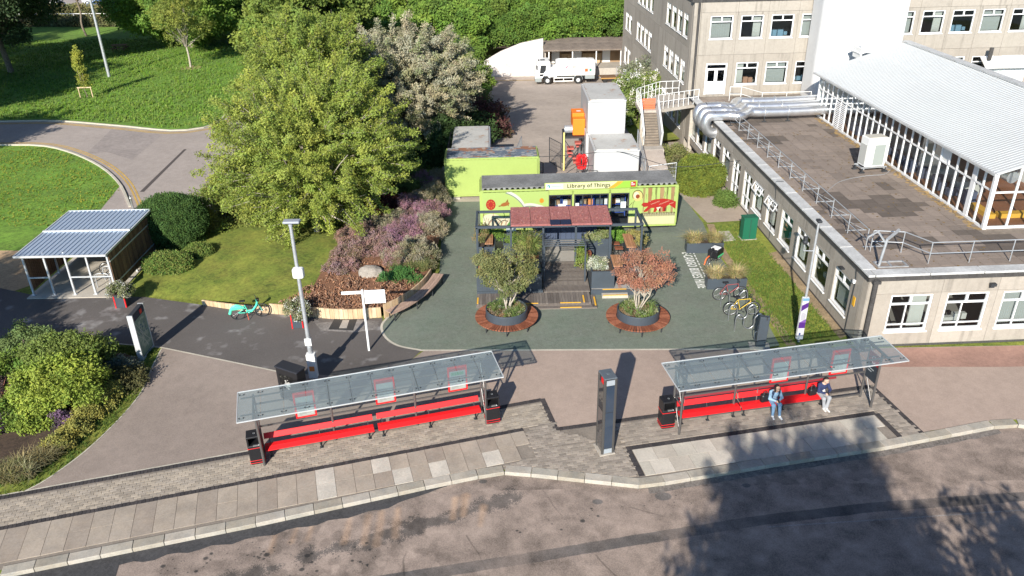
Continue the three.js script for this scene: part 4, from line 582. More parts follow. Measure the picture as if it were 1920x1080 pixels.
// lamp posts, signs, cabinet
{
  const t = thing('street_lamp', 'grey lamp post with flat lamp head and white boxes beside the black cabinet', 'street lamp', [-8.12, 0, -27.19]);
  part(t, 'pole', [bar([0, 0, 0], [0, 1.6, 0], 0.1, 0.1, 12), bar([0, 1.6, 0], [0, 6.8, 0], 0.085, 0.065, 12)], mat.galv);
  part(t, 'lamp_head', [RB(0.62, 0.1, 0.32, 0.04, 0.08, 6.98, 0.05), Cy(0.06, 0.08, 0.16, 0, 6.87, 0, 10)], M({ color: [0.3, 0.32, 0.36], roughness: 0.5 }));
  part(t, 'antenna_box', [RB(0.42, 0.42, 0.3, 0.08, 0.04, 4.9, 0.08)], mat.white);
  part(t, 'notice', [B(0.26, 0.32, 0.03, 0, 1.85, 0.11), B(0.2, 0.2, 0.18, 0, 1.85, 0)], mat.white);
  part(t, 'wrap_sign', [B(0.34, 1.1, 0.24, 0, 0.72, 0.02)], mat.white); part(t, 'orange_label', B(0.2, 0.22, 0.01, 0, 0.62, 0.146), M({ color: [0.75, 0.25, 0.06] }));
}
{
  const t = thing('utility_cabinet', 'black metal street cabinet with a torn white sticker', 'cabinet', [-8.62, 0, -25.9], -0.5);
  part(t, 'body', RB(1.08, 1.42, 0.46, 0.03, 0, 0.72, 0), mat.black); part(t, 'lid', RB(1.14, 0.07, 0.52, 0.02, 0, 1.46, 0), M({ color: [0.02, 0.022, 0.03], roughness: 0.5 }));
  part(t, 'sticker', panelGeo(0.7, 0.8).translate(-0.05, 0.78, 0.235), print(128, 128, (c) => { const r = rng(5); c.fillStyle = '#08090a'; c.fillRect(0, 0, 128, 128); c.fillStyle = '#d9d6cf'; for (let i = 0; i < 60; i++) { const a = r() * 6.28, q = r() * 34; c.fillRect(64 + Math.cos(a) * q * 0.8, 60 + Math.sin(a) * q, 4 + r() * 12, 3 + r() * 8); } for (let i = 0; i < 90; i++) { c.fillStyle = r() > 0.5 ? '#6b6a60' : '#302f2a'; c.fillRect(r() * 128, r() * 128, 2 + r() * 9, 1 + r() * 4); } }), true);
}
{
  const t = thing('finger_sign', 'white pedestrian finger post with one narrow arm and one large board', 'sign', [-6.23, 0.006, -29.39], 0.06);
  part(t, 'post', [bar([0, 0, 0], [0, 2.95, 0], 0.05, 0.05, 10)], mat.white);
  part(t, 'arm', RB(0.82, 0.14, 0.04, 0.012, -0.46, 2.83, 0), mat.white);
  part(t, 'board', [RB(0.86, 0.62, 0.04, 0.012, 0.5, 2.6, 0)], mat.white);
  part(t, 'lettering', [...Array(4)].map((_, i) => B(0.16, 0.025, 0.004, 0.72, 2.8 - i * 0.13, 0.023)), M({ color: [0.3, 0.3, 0.3] }));
}
{
  const a = [-15.83, -28.93], b = [-15.84, -30.07], dx = b[0] - a[0], dz = b[1] - a[1], L = Math.hypot(dx, dz);
  const t = thing('map_sign', 'upright map board with green map and red header on the lawn corner', 'map sign', [(a[0] + b[0]) / 2 - 0.08, 0, (a[1] + b[1]) / 2 - 0.03], Math.atan2(-dz, dx));
  part(t, 'body', RB(L, 2.15, 0.2, 0.02, 0, 1.08, 0), mat.dark);
  part(t, 'edge_trim', [B(0.06, 2.16, 0.23, -L / 2, 1.08, 0), B(0.06, 2.16, 0.23, L / 2, 1.08, 0), B(L, 0.1, 0.23, 0, 0.05, 0)], mat.trim);
  part(t, 'map_face', panelGeo(L - 0.08, 1.7).translate(0, 0.98, 0.106), print(192, 384, (c, w, h) => { const r = rng(8); c.fillStyle = '#8aa596'; c.fillRect(0, 0, w, h); c.fillStyle = '#b9c8b4'; for (let i = 0; i < 14; i++) c.fillRect(r() * w, r() * h, 20 + r() * 50, 15 + r() * 50); c.fillStyle = '#3f6f8c'; for (let i = 0; i < 26; i++) c.fillRect(40 + r() * 110, 60 + r() * 130, 5 + r() * 22, 4 + r() * 18); c.strokeStyle = '#e8e6da'; c.lineWidth = 4; for (let i = 0; i < 7; i++) { c.beginPath(); c.moveTo(r() * w, r() * h); c.lineTo(r() * w, r() * h); c.stroke(); } }), true);
  part(t, 'header', [B(L - 0.08, 0.26, 0.012, 0, 1.98, 0.104)], M({ color: [0.035, 0.04, 0.06] })); part(t, 'header_mark', B(0.2, 0.2, 0.012, 0.2, 1.98, 0.112), mat.red);
}
function redPlanter(pos, ry, label) { const t = thing('flower_planter', label, 'planter', [pos[0], 0.006, pos[1]], ry); part(t, 'box', [RB(0.5, 0.68, 0.5, 0.02, 0, 0.34, 0)], mat.slate); for (const x of [-1, 1]) part(t, 'red_corner', [B(0.05, 0.68, 0.03, x * 0.235, 0.345, 0.245), B(0.03, 0.68, 0.05, x * 0.25, 0.345, 0.2)], mat.red); part(t, 'soil', B(0.42, 0.03, 0.42, 0, 0.69, 0), mat.soil); return t; }
const plantPots = [redPlanter([-18.83, -33.98], 0.1, 'slate planter with red edges and white flowers beside the cycle shelter'), redPlanter([-9.8, -31.66], 0.1, 'slate planter with red edges and white flowers against the timber wall')];
{
  const t = thing('banner_lamp', 'slim grey lamp post with camera arm and purple and white banner by the wing', 'street lamp', [12.35, 0, -29.43]);
  part(t, 'pole', [bar([0, 0, 0], [0, 5.6, 0], 0.06, 0.045, 10)], mat.galv);
  part(t, 'lamp_head', [RB(0.18, 0.1, 0.3, 0.03, 0, 5.63, 0.02)], mat.dark);
  part(t, 'camera_arm', [bar([0, 4.3, 0], [-0.42, 4.32, 0], 0.025), bar([-0.42, 4.32, 0], [-0.42, 4.6, 0], 0.02)], mat.galv); part(t, 'camera', [new THREE.SphereGeometry(0.11, 12, 10).translate(-0.42, 4.72, 0.02), RB(0.14, 0.2, 0.2, 0.03, -0.42, 4.84, 0)], mat.dark);
  const bm = print(128, 512, (c, w, h) => { c.fillStyle = '#e4e2ea'; c.fillRect(0, 0, w, h); c.fillStyle = '#7fb0d0'; c.fillRect(0, 0, w, 34); c.fillStyle = '#5b2a8c'; c.beginPath(); c.moveTo(0, 90); c.lineTo(w, 50); c.lineTo(w, 110); c.lineTo(0, 160); c.fill(); c.fillRect(0, 300, w, 70); c.fillStyle = '#8a5cb8'; c.beginPath(); c.moveTo(0, 300); c.lineTo(w, 255); c.lineTo(w, 300); c.fill(); c.fillStyle = '#8a8896'; for (let i = 0; i < 7; i++) c.fillRect(20, 180 + i * 14, 60 + (i * 29) % 30, 5); c.fillStyle = '#40508c'; c.fillRect(30, 430, 36, 30); });
  part(t, 'banner', [panelGeo(0.27, 2.0).translate(0, 1.15, 0.075), panelGeo(0.27, 2.0).rotateY(Math.PI).translate(0, 1.15, -0.075)], bm, true); part(t, 'banner_core', B(0.27, 2.0, 0.14, 0, 1.15, 0), mat.white);
}
{ const t = thing('utility_cabinet', 'dark green metal utility cabinet on grass beside the wing', 'cabinet', [...(p => [p[0], 0, p[1]])([13.17, -40.56])], 0.1); const m = M({ color: [0.008, 0.11, 0.06], roughness: 0.5 }); part(t, 'body', RB(0.78, 1.25, 0.5, 0.02, 0, 0.64, 0), m); part(t, 'lid', RB(0.84, 0.05, 0.56, 0.015, 0, 1.28, 0), m); part(t, 'door_seam', B(0.02, 1.1, 0.01, 0.0, 0.64, 0.252), mat.dark); part(t, 'base', B(0.9, 0.06, 0.6, 0, 0.0, 0), mat.concrete); }
[[[-23.66, -46.83], 'steel bollard at the kerb end of the road by the lawn'], [[-22.4, -46.76], 'steel bollard between two others closing the road'], [[-21.07, -47.33], 'steel bollard beside the hedge']].forEach(([p, l]) => { const t = thing('bollard', l, 'bollard', [p[0], 0.008, p[1]]); part(t, 'post', Cy(0.07, 0.07, 0.9, 0, 0.45, 0, 14), mat.steel); part(t, 'cap', [new THREE.SphereGeometry(0.07, 12, 6, 0, 6.3, 0, 1.57).scale(1, 0.4, 1).translate(0, 0.9, 0)], mat.steel); part(t, 'band', Cy(0.073, 0.073, 0.06, 0, 0.78, 0, 14), mat.white); });
{ const t = thing('street_lamp', 'very tall pale grey lamp mast standing on the far lawn', 'street lamp', [-42.61, 0, -86.32]); part(t, 'pole', [bar([0, 0, 0], [0, 14, 0], 0.17, 0.09, 12)], mat.galv); part(t, 'lamp_head', [RB(1.2, 0.14, 0.4, 0.04, 0.5, 14.05, 0)], mat.galv); part(t, 'base_door', B(0.02, 0.6, 0.14, 0.17, 0.9, 0), mat.dark); }
// timber wall of upright planks
{
  const t = thing('timber_wall', 'low curved retaining wall of pale upright planks along the lawn', 'wall', [0, 0, 0]);
  const c = new THREE.CatmullRomCurve3(wallLine.filter(([x]) => x > -15.1).map(([x, z]) => V(x, 0, z + 0.03))), L = c.getLength(), n = Math.round(L / 0.215);
  for (let i = 0; i < n; i++) { const a = c.getPointAt((i + 0.5) / n), d = c.getTangentAt((i + 0.5) / n), h = a.x < -11.5 ? 0.27 + 0.02 * (a.x + 15) : 0.53; part(t, 'plank', RB(L / n - 0.008, h + rr(-0.012, 0.012), 0.07, 0.008, a.x, h / 2, a.z, Math.atan2(-d.z, d.x)), mat.timber[Math.floor(rr(0, 3))]); }
}
// curved timber bench
{
  const t = thing('curved_bench', 'curved timber bench with dark legs following the planted bed edge', 'bench'), cur = catmull([[-5.87, -32.15], [-5.3, -32.74], [-4.72, -33.63], [-4.19, -34.91], [-3.95, -35.91]], 26);
  for (let k = 0; k < 4; k++) { const a = offsetLine(cur, 0.02 + k * 0.135), b = offsetLine(cur, 0.145 + k * 0.135); part(t, 'seat_board', prism([...a, ...b.reverse()], 0.43, 0.475), mat.benchWood[k % 2]); }
  const back = offsetLine(cur, -0.1); for (let k = 0; k < 26; k++) { const a = back[k], b = back[k + 1]; part(t, 'back_board', B(Math.hypot(b[0] - a[0], b[1] - a[1]) - 0.008, 0.72, 0.06, (a[0] + b[0]) / 2, 0.36, (a[1] + b[1]) / 2, Math.atan2(-(b[1] - a[1]), b[0] - a[0])), mat.timber[k % 3]); }
  for (const k of [1, 9, 17, 25]) { const a = offsetLine(cur, 0.1)[k], b = offsetLine(cur, 0.5)[k]; part(t, 'leg', [beam([a[0], 0.4, a[1]], [b[0], 0.4, b[1]], 0.06, 0.06), bar([a[0], 0, a[1]], [a[0], 0.4, a[1]], 0.03), bar([b[0], 0, b[1]], [b[0], 0.4, b[1]], 0.03)], mat.dark); }
}
function rock(r, sx, sy, sz, seed) { const g = new THREE.IcosahedronGeometry(r, 5), p = g.attributes.position; for (let i = 0; i < p.count; i++) { const x = p.getX(i), y = p.getY(i), z = p.getZ(i), l = Math.hypot(x, y, z), n = fbm(x / r * 0.25 + 0.5, z / r * 0.25 + y / r * 0.31 + 0.5, 4, 5, seed), k = 0.72 + 0.55 * n; p.setXYZ(i, x * k * sx, Math.max(-0.1, y * k * sy), z * k * sz); } g.computeVertexNormals(); return g; }
{ const p = [-7.03, -35.86]; solo('boulder', 'large pale grey boulder lying in the bark mulch', 'boulder', rock(0.56, 1.25, 0.75, 0.8, 400).translate(p[0], 0.52, p[1]), M({ map: mottle(256, 1, [0.3, 0.265, 0.225], { coarse: 0.35, fine: 0.4, speck: 0.15, seed: 402 }), roughness: 1 })); }
// cycle shelter
{
  const x0 = -23.75, x1 = -19.65, z0 = -35.2, z1 = -40.2, t = thing('cycle_shelter', 'cycle shelter with ribbed metal roof and dark timber slat sides', 'cycle shelter', [x0, 0, z0]), w = x1 - x0, d = z0 - z1;
  part(t, 'floor', prism([[-0.2, 0.35], [w + 0.1, 0.35], [w + 0.1, -d], [-0.2, -d]], 0.004, 0.05), mat.slabLight);
  const roofM = M({ color: [0.4, 0.49, 0.61], metalness: 0.3, roughness: 0.42 });  // bluish sky reflection is put into the sheet base colour
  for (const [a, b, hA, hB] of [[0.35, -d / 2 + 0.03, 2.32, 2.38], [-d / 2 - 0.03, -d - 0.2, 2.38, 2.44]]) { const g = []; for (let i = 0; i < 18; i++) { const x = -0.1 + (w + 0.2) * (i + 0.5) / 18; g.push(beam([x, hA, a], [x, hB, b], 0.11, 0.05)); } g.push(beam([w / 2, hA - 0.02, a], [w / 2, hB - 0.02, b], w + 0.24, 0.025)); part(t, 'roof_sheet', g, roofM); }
  part(t, 'roof_trim', [B(w + 0.35, 0.1, 0.06, w / 2, 2.3, 0.38), B(w + 0.35, 0.08, 0.1, w / 2, 2.42, -d / 2), B(w + 0.35, 0.1, 0.06, w / 2, 2.43, -d - 0.22), beam([-0.16, 2.3, 0.38], [-0.16, 2.42, -d - 0.2], 0.06, 0.1), beam([w + 0.16, 2.3, 0.38], [w + 0.16, 2.42, -d - 0.2], 0.06, 0.1)], mat.trim);
  for (const x of [0, w * 0.25, w * 0.5, w * 0.75, w]) part(t, 'post', [B(0.08, 2.3, 0.08, x, 1.2, 0), B(0.2, 0.02, 0.2, x, 0.06, 0)], mat.trim);
  for (const [x, z] of [[0, -d / 2], [w, -d / 2], [0, -d], [w, -d]]) part(t, 'post', B(0.08, 2.38, 0.08, x, 1.22, z), mat.trim);
  part(t, 'cross_rail', [B(w * 0.25, 0.06, 0.06, w * 0.125, 1.0, 0), B(w * 0.5, 0.06, 0.06, w * 0.75, 1.0, 0)], mat.trim);
  for (const x of [w + 0.07, -0.07]) { const n = 34; for (let i = 0; i < n; i++) part(t, 'slat', B(0.025, 1.95, d / n - 0.022, x, 1.22, -(i + 0.5) * d / n), mat.darkTimber[Math.floor(rr(0, 3))]); }
  for (let i = 0; i < 28; i++) part(t, 'slat', B(w / 28 - 0.022, 1.95, 0.025, (i + 0.5) * w / 28, 1.22, -d - 0.06), mat.darkTimber[Math.floor(rr(0, 3))]);
  for (const [x, y] of [[w + 0.12, 0.6], [w + 0.12, 1.8]]) part(t, 'slat_rail', B(0.03, 0.06, d, x - 0.03, y, -d / 2), mat.trim);
  for (let i = 0; i < 5; i++) { const s = thing('cycle_stand', 'galvanised hoop cycle stand inside the timber cycle shelter', 'cycle stand', [x1 - 0.9, 0.05, z0 - 0.7 - i * 0.85], 0, 'hoop stands inside the cycle shelter'); part(s, 'hoop', tube([[-0.35, 0, 0], [-0.35, 0.55, 0], [-0.25, 0.75, 0], [0.25, 0.75, 0], [0.35, 0.55, 0], [0.35, 0, 0]], 0.025, 24, 6), mat.galv); }
}
// planters, racks, repair post by the plaza edge
function grassPlanter(a, b, label) { const t = thing('rectangular_planter', label, 'planter', [(a[0] + b[0]) / 2, 0.014, (a[1] + b[1]) / 2 - 0.3], -0.03), w = b[0] - a[0]; part(t, 'trough', [B(w, 0.56, 0.03, 0, 0.28, 0.3), B(w, 0.56, 0.03, 0, 0.28, -0.3), B(0.03, 0.56, 0.57, -w / 2 + 0.015, 0.28, 0), B(0.03, 0.56, 0.57, w / 2 - 0.015, 0.28, 0), B(w + 0.02, 0.03, 0.05, 0, 0.565, 0.3), B(w + 0.02, 0.03, 0.05, 0, 0.565, -0.3)], mat.slate); part(t, 'soil', B(w - 0.06, 0.04, 0.57, 0, 0.47, 0), mat.soil); return t; }
const troughs = [grassPlanter([9.39, -38.68], [11.34, -38.59], 'slate trough planter with tufted grasses at the far end of the cargo bike bay'), grassPlanter([9.52, -34.44], [11.42, -34.35], 'slate trough planter with tufted grasses beside the parked bicycles')];
function waveRack(p, ry, label) { const t = thing('cycle_rack', label, 'cycle rack', [p[0], 0.014, p[1]], ry); part(t, 'wave_tube', tube([[-0.6, 0, 0], [-0.6, 0.62, 0], [-0.45, 0.82, 0], [-0.25, 0.62, 0], [-0.22, 0.25, 0], [0, 0.1, 0], [0.22, 0.25, 0], [0.25, 0.62, 0], [0.45, 0.82, 0], [0.6, 0.62, 0], [0.6, 0, 0]], 0.028, 50, 7), mat.steel); return t; }
waveRack([10.36, -32.66], 0.0, 'wave shaped steel cycle rack under the red framed bicycle');
waveRack([10.37, -31.29], 0.0, 'wave shaped steel cycle rack under the yellow bicycle');
waveRack([10.43, -30.42], 0.05, 'empty wave shaped steel cycle rack beside the repair post');
{ const p = [10.54, -29.06], t = thing('repair_post', 'slate blue cycle repair post on a pale base plate', 'repair stand', [p[0], 0.014, p[1]], -0.15); part(t, 'base_plate', B(0.85, 0.03, 0.6, 0, 0.015, 0), mat.slabLight); part(t, 'column', RB(0.4, 1.45, 0.22, 0.02, 0.05, 0.75, 0, 0, 0, -0.03), mat.slate); part(t, 'side_flange', [B(0.04, 0.8, 0.3, -0.17, 0.6, 0.14), tube([[-0.2, 0.85, 0.2], [-0.3, 0.8, 0.25], [-0.28, 0.5, 0.25], [-0.2, 0.4, 0.2]], 0.02, 14, 6)], mat.slate); part(t, 'tool_hooks', [B(0.3, 0.04, 0.05, 0.05, 1.46, 0.05), B(0.04, 0.12, 0.1, 0.15, 1.42, 0.1)], mat.dark); }
// ---------- painted words on the plaza ----------
import { FontLoader } from 'three/addons/loaders/FontLoader.js';
const font = await new FontLoader().loadAsync('fonts/droid/droid_sans_bold.typeface.json');
const fontR = await new FontLoader().loadAsync('fonts/droid/droid_sans_regular.typeface.json');
const textFlat = (s, size, f = font) => { const g = new THREE.ShapeGeometry(f.generateShapes(s, size), 4); g.computeBoundingBox(); g.translate(-g.boundingBox.min.x, 0, 0); return g; };
mat.paint = M({ map: mottle(128, 0.7, [0.72, 0.72, 0.68], { coarse: 0.15, fine: 0.3, speck: 0.2, seed: 500 }), roughness: 0.8 });
{
  const a = [9.15, -38.76], b = [9.13, -34.57], dx = b[0] - a[0], dz = b[1] - a[1], L = Math.hypot(dx, dz), g = textFlat('E-CARGO BIKES HIRE', 0.36); g.computeBoundingBox(); const w = g.boundingBox.max.x; g.scale(L / w, 1.35, 1); g.rotateX(-Math.PI / 2); g.rotateY(Math.atan2(-dz, dx)); g.translate(a[0], 0.021, a[1]);
  const ux = dx / L, uz = dz / L, dash = []; for (let i = 0; i < 12; i++) { const s = 0.1 + i * L / 12, x = a[0] + ux * s - uz * -0.62, z = a[1] + uz * s + ux * -0.62; dash.push(place(new THREE.PlaneGeometry(0.24, 0.06).rotateX(-Math.PI / 2), x, 0.021, z, Math.atan2(-dz, dx))); }
  struct('painted_words', [g, ...dash], mat.paint);
}
// ---------- containers ----------
const ribWall = (w, h, pitch, depth) => { const n = Math.max(2, Math.round(w / pitch)), p = w / n, s = new THREE.Shape(); s.moveTo(-w / 2, 0); for (let i = 0; i < n; i++) { const x = -w / 2 + i * p; s.lineTo(x + p * 0.35, 0); s.lineTo(x + p * 0.45, -depth); s.lineTo(x + p * 0.85, -depth); s.lineTo(x + p * 0.95, 0); } s.lineTo(w / 2, 0); s.lineTo(w / 2, -depth - 0.03); s.lineTo(-w / 2, -depth - 0.03); const g = new THREE.ExtrudeGeometry(s, { depth: h, bevelEnabled: false }); g.rotateX(-Math.PI / 2); return g; }; // ribs face +z... (x, y up, front at z=0)
function container(name, label, pos, ry, w, h, d, mats, opt = {}) {
  const t = thing(name, label, opt.cat || 'container', pos, ry), f = 0.09;
  part(t, 'frame', [[-1, 1], [1, 1], [-1, -1], [1, -1]].map(([a, b]) => B(f, h, f, a * (w / 2 - f / 2), h / 2, b * (d / 2 - f / 2))).concat([[1], [-1]].flatMap(([b]) => [B(w - 2 * f, f, f, 0, h - f / 2, b * (d / 2 - f / 2)), B(w - 2 * f, f * 1.4, f, 0, f * 0.7, b * (d / 2 - f / 2))]), [[1], [-1]].flatMap(([a]) => [B(f, f, d - 2 * f, a * (w / 2 - f / 2), h - f / 2, 0), B(f, f * 1.4, d - 2 * f, a * (w / 2 - f / 2), f * 0.7, 0)])), mats.frame || mats.side);
  const pt = opt.pitch || 0.26, dp = opt.rib || 0.035;
  if (!opt.openFront) part(t, 'front_wall', ribWall(w - 2 * f, h - f * 2.4, pt, dp).translate(0, f * 1.4, d / 2 - 0.012), mats.front || mats.side);
  part(t, 'rear_wall', ribWall(w - 2 * f, h - f * 2.4, pt, dp).rotateY(Math.PI).translate(0, f * 1.4, -d / 2 + 0.012), mats.side);
  part(t, 'side_wall', ribWall(d - 2 * f, h - f * 2.4, pt, dp).rotateY(Math.PI / 2).translate(w / 2 - 0.012, f * 1.4, 0), mats.side);
  part(t, 'side_wall', ribWall(d - 2 * f, h - f * 2.4, pt, dp).rotateY(-Math.PI / 2).translate(-w / 2 + 0.012, f * 1.4, 0), mats.side);
  const along = opt.roofAlongX; // roof ribs run across the short side unless told
  const rw = along ? d - 2 * f : w - 2 * f, rl = along ? w - 2 * f : d - 2 * f, rg = ribWall(rw, rl, opt.roofPitch || 0.24, opt.roofRib || 0.03); rg.translate(0, -rl / 2, 0); rg.rotateX(-Math.PI / 2); if (along) rg.rotateY(Math.PI / 2); rg.translate(0, h - 0.008, 0); part(t, 'roof', rg, mats.roof);
  for (const [a, b] of [[-1, 1], [1, 1], [-1, -1], [1, -1]]) part(t, 'corner_casting', [B(0.17, 0.12, 0.17, a * (w / 2 - 0.08), h - 0.055, b * (d / 2 - 0.08)), B(0.17, 0.12, 0.17, a * (w / 2 - 0.08), 0.055, b * (d / 2 - 0.08))], mats.frame || mats.side);
  part(t, 'floor', B(w - 0.2, 0.08, d - 0.2, 0, 0.09, 0), mat.dark); return t;
}
mat.lime = M({ map: mottle(256, 3, [0.31, 0.4, 0.105], { coarse: 0.06, fine: 0.05, speck: 0.03, seed: 510 }), roughness: 0.55 });
mat.rustBlue = M({ map: mottle(512, 4, [0.12, 0.15, 0.19], { coarse: 0.3, fine: 0.3, speck: 0.1, seed: 512, extra: (u, v, c) => { const t = sm(0.55, 0.63, fbm(u, v, 7, 4, 515)), q = sm(0.56, 0.62, fbm(u, v, 16, 3, 518)); c = c.map((x, i) => lerp(x, [0.3, 0.13, 0.06][i], t * 0.9)); return c.map((x, i) => lerp(x, [0.42, 0.4, 0.36][i], q * 0.6)); } }), roughness: 0.8 });
mat.greyRoof = M({ map: mottle(512, 3, [0.21, 0.21, 0.205], { coarse: 0.35, fine: 0.35, speck: 0.12, seed: 520 }), roughness: 0.7 });
mat.cabin = M({ map: mottle(512, 4, [0.47, 0.47, 0.47], { coarse: 0.06, fine: 0.05, speck: 0.02, seed: 522 }), roughness: 0.6 });
mat.cabinRoof = M({ map: mottle(512, 3, [0.47, 0.46, 0.43], { coarse: 0.15, fine: 0.12, seed: 524, extra: (u, v, c) => { const t = sm(0.6, 0.72, fbm(u, v, 5, 4, 527)) * 0.7; return c.map((x, i) => lerp(x, [0.36, 0.2, 0.12][i], t)); } }), roughness: 0.7 });
// lime container behind the sign container
{
  const t = container('shipping_container', 'lime green shipping container with rusty blue roof, no mural', [-1.12, 0.1, -48.85], 0.02, 5.85, 2.5, 2.2, { side: mat.lime, roof: mat.rustBlue }, { pitch: 0.27, rib: 0.05, roofRib: 0.02 });
  part(t, 'dark_strip', [B(0.07, 2.3, 0.03, -2.3, 1.22, 1.1), B(0.07, 2.3, 0.03, 1.6, 1.22, 1.1)], mat.dark); part(t, 'block', [B(0.45, 0.1, 0.45, -2.3, -0.05, 1.1), B(0.45, 0.1, 0.45, 2.4, -0.05, 1.0), B(0.45, 0.1, 0.45, -2.4, -0.05, -0.9), B(0.45, 0.1, 0.45, 2.4, -0.05, -0.9)], mat.slabLight);
  container('shipping_container', 'pale grey container with ribbed roof standing behind the lime container', [-2.55, 0.0, -52.95], 0.02, 2.5, 2.35, 5.6, { side: mat.cabin, roof: mat.cabinRoof }, { roofAlongX: true, roofPitch: 0.3, roofRib: 0.05 });
}
// container with mural, sign and glazed shopfront
{
  const w = 11.0, h = 2.42, d = 2.3, t = container('library_container', 'long lime container with painted fox mural and a Library of Things sign', [3.82, 0.36, -42.7], 0.03, w, h, d, { side: mat.lime, roof: mat.greyRoof }, { openFront: true, roofPitch: 0.3, roofRib: 0.1 }), zf = d / 2 - 0.03;
  const o0 = -1.72, o1 = 2.78; // shop opening along x
  const mural = canvasTex(1024, 512, (c, W, H) => { // left: sun, bird, white river, leaves
    c.fillStyle = '#c8e27f'; c.fillRect(0, 0, W, H); c.fillStyle = '#f2eecb'; c.beginPath(); c.moveTo(0, 330); c.quadraticCurveTo(120, 250, 300, 340); c.quadraticCurveTo(420, 330, 600, 400); c.lineTo(620, 512); c.lineTo(0, 512); c.fill();
    c.strokeStyle = '#f4f2e4'; c.lineWidth = 40; c.beginPath(); c.moveTo(380, 0); c.quadraticCurveTo(560, 40, 640, 190); c.quadraticCurveTo(760, 150, 1000, 250); c.stroke(); c.strokeStyle = '#8a9a90'; c.lineWidth = 12; c.beginPath(); c.moveTo(360, 10); c.quadraticCurveTo(540, 60, 640, 215); c.quadraticCurveTo(760, 170, 980, 270); c.stroke();
    c.fillStyle = '#c22a1c'; c.beginPath(); c.arc(130, 165, 74, 0, 7); c.fill(); c.fillStyle = '#e07a30'; for (let i = 0; i < 9; i++) { c.beginPath(); c.arc(130 + Math.cos(i * 0.7) * 46, 165 + Math.sin(i * 0.7) * 46, 10, 0, 7); c.fill(); }
    c.strokeStyle = '#9c5a20'; c.lineWidth = 14; c.beginPath(); c.moveTo(250, 190); c.lineTo(330, 180); c.lineTo(390, 110); c.lineTo(400, 190); c.stroke(); c.fillStyle = '#b87030'; c.beginPath(); c.ellipse(350, 165, 70, 26, -0.2, 0, 7); c.fill();
    c.fillStyle = '#f0a020'; c.beginPath(); c.arc(915, 130, 34, 0, 7); c.fill();
    c.strokeStyle = '#2f4a22'; c.lineWidth = 10; for (let i = 0; i < 9; i++) { c.beginPath(); c.moveTo(500, 340); c.lineTo(500 + Math.cos(2.6 + i * 0.42) * 90, 330 + Math.sin(2.6 + i * 0.42) * 80); c.stroke(); }
    c.strokeStyle = '#e4b070'; c.lineWidth = 12; for (let i = 0; i < 8; i++) { c.beginPath(); c.moveTo(560, 500); c.quadraticCurveTo(600 + i * 20, 380, 600 + i * 26, 290 + i * 16); c.stroke(); } c.strokeStyle = '#b0341e'; c.lineWidth = 6; for (let i = 0; i < 6; i++) { c.beginPath(); c.moveTo(80 + i * 60, 500); c.quadraticCurveTo(90 + i * 70, 400, 160 + i * 60, 380); c.stroke(); }
    const rm = rng(61); for (let i = 0; i < 46; i++) { const x = rm() * 900, y = 300 + rm() * 200; c.strokeStyle = ['#8a3a22', '#5a7a2a', '#c98a4a', '#e9e4c8'][i % 4]; c.lineWidth = 4 + rm() * 6; c.beginPath(); c.moveTo(x, y); c.quadraticCurveTo(x + 30 * (rm() - 0.5), y - 60, x + 70 * (rm() - 0.5), y - 40 - rm() * 60); c.stroke(); } for (let i = 0; i < 20; i++) { c.fillStyle = ['#b8402a', '#d88a5a', '#6a8a34'][i % 3]; c.beginPath(); c.ellipse(420 + rm() * 460, 320 + rm() * 150, 10 + rm() * 22, 6 + rm() * 10, rm() * 3, 0, 7); c.fill(); }
    c.strokeStyle = '#3c3a2a'; c.lineWidth = 9; c.beginPath(); c.arc(190, 470, 110, 3.4, 5.9); c.stroke(); c.beginPath(); c.arc(330, 480, 90, 3.2, 5.4); c.stroke(); c.fillStyle = '#4e9a30'; c.beginPath(); c.moveTo(330, 512); c.lineTo(420, 400); c.lineTo(470, 512); c.fill(); c.fillStyle = '#cfa878'; c.beginPath(); c.arc(860, 430, 110, 3.2, 6.3); c.fill();
  });
  const mural2 = canvasTex(1024, 640, (c, W, H) => { // right: forest, flower, fox
    c.fillStyle = '#c8e27f'; c.fillRect(0, 0, W, H); for (const [x, w2, col] of [[290, 50, '#b9a36a'], [400, 90, '#b58a5a'], [560, 40, '#8f9a52'], [660, 90, '#c3a070'], [800, 44, '#8b9550'], [900, 80, '#b99468']]) { c.fillStyle = col; c.beginPath(); c.moveTo(x, 0); c.lineTo(x + w2, 0); c.lineTo(x + w2 - 12, 430); c.lineTo(x + 20, 430); c.fill(); }
    c.fillStyle = '#f1e9b8'; c.fillRect(0, 500, W, 140); c.fillStyle = '#6d6a34'; c.fillRect(280, 430, W, 64); c.strokeStyle = '#efe9c4'; c.lineWidth = 5; for (let i = 0; i < 70; i++) { const x = 280 + i * 10.7; c.beginPath(); c.moveTo(x, 500); c.lineTo(x + (i % 5) * 5 - 10, 430 + (i % 3) * 12); c.stroke(); }
    c.fillStyle = '#f2df8a'; c.beginPath(); c.ellipse(180, 130, 110, 92, 0, 0, 7); c.fill(); c.strokeStyle = '#3a2c1a'; c.lineWidth = 12; c.beginPath(); c.ellipse(180, 130, 112, 94, 0.2, 2.4, 6.5); c.stroke(); c.fillStyle = '#fbf3d0'; c.beginPath(); c.ellipse(150, 120, 60, 60, 0, 0, 7); c.fill(); c.fillStyle = '#a34a1e'; c.beginPath(); c.ellipse(180, 140, 44, 36, 0, 0, 7); c.fill(); c.lineWidth = 9; c.beginPath(); c.moveTo(120, 210); c.quadraticCurveTo(60, 280, 90, 400); c.stroke(); c.beginPath(); c.moveTo(70, 240); c.lineTo(10, 300); c.stroke();
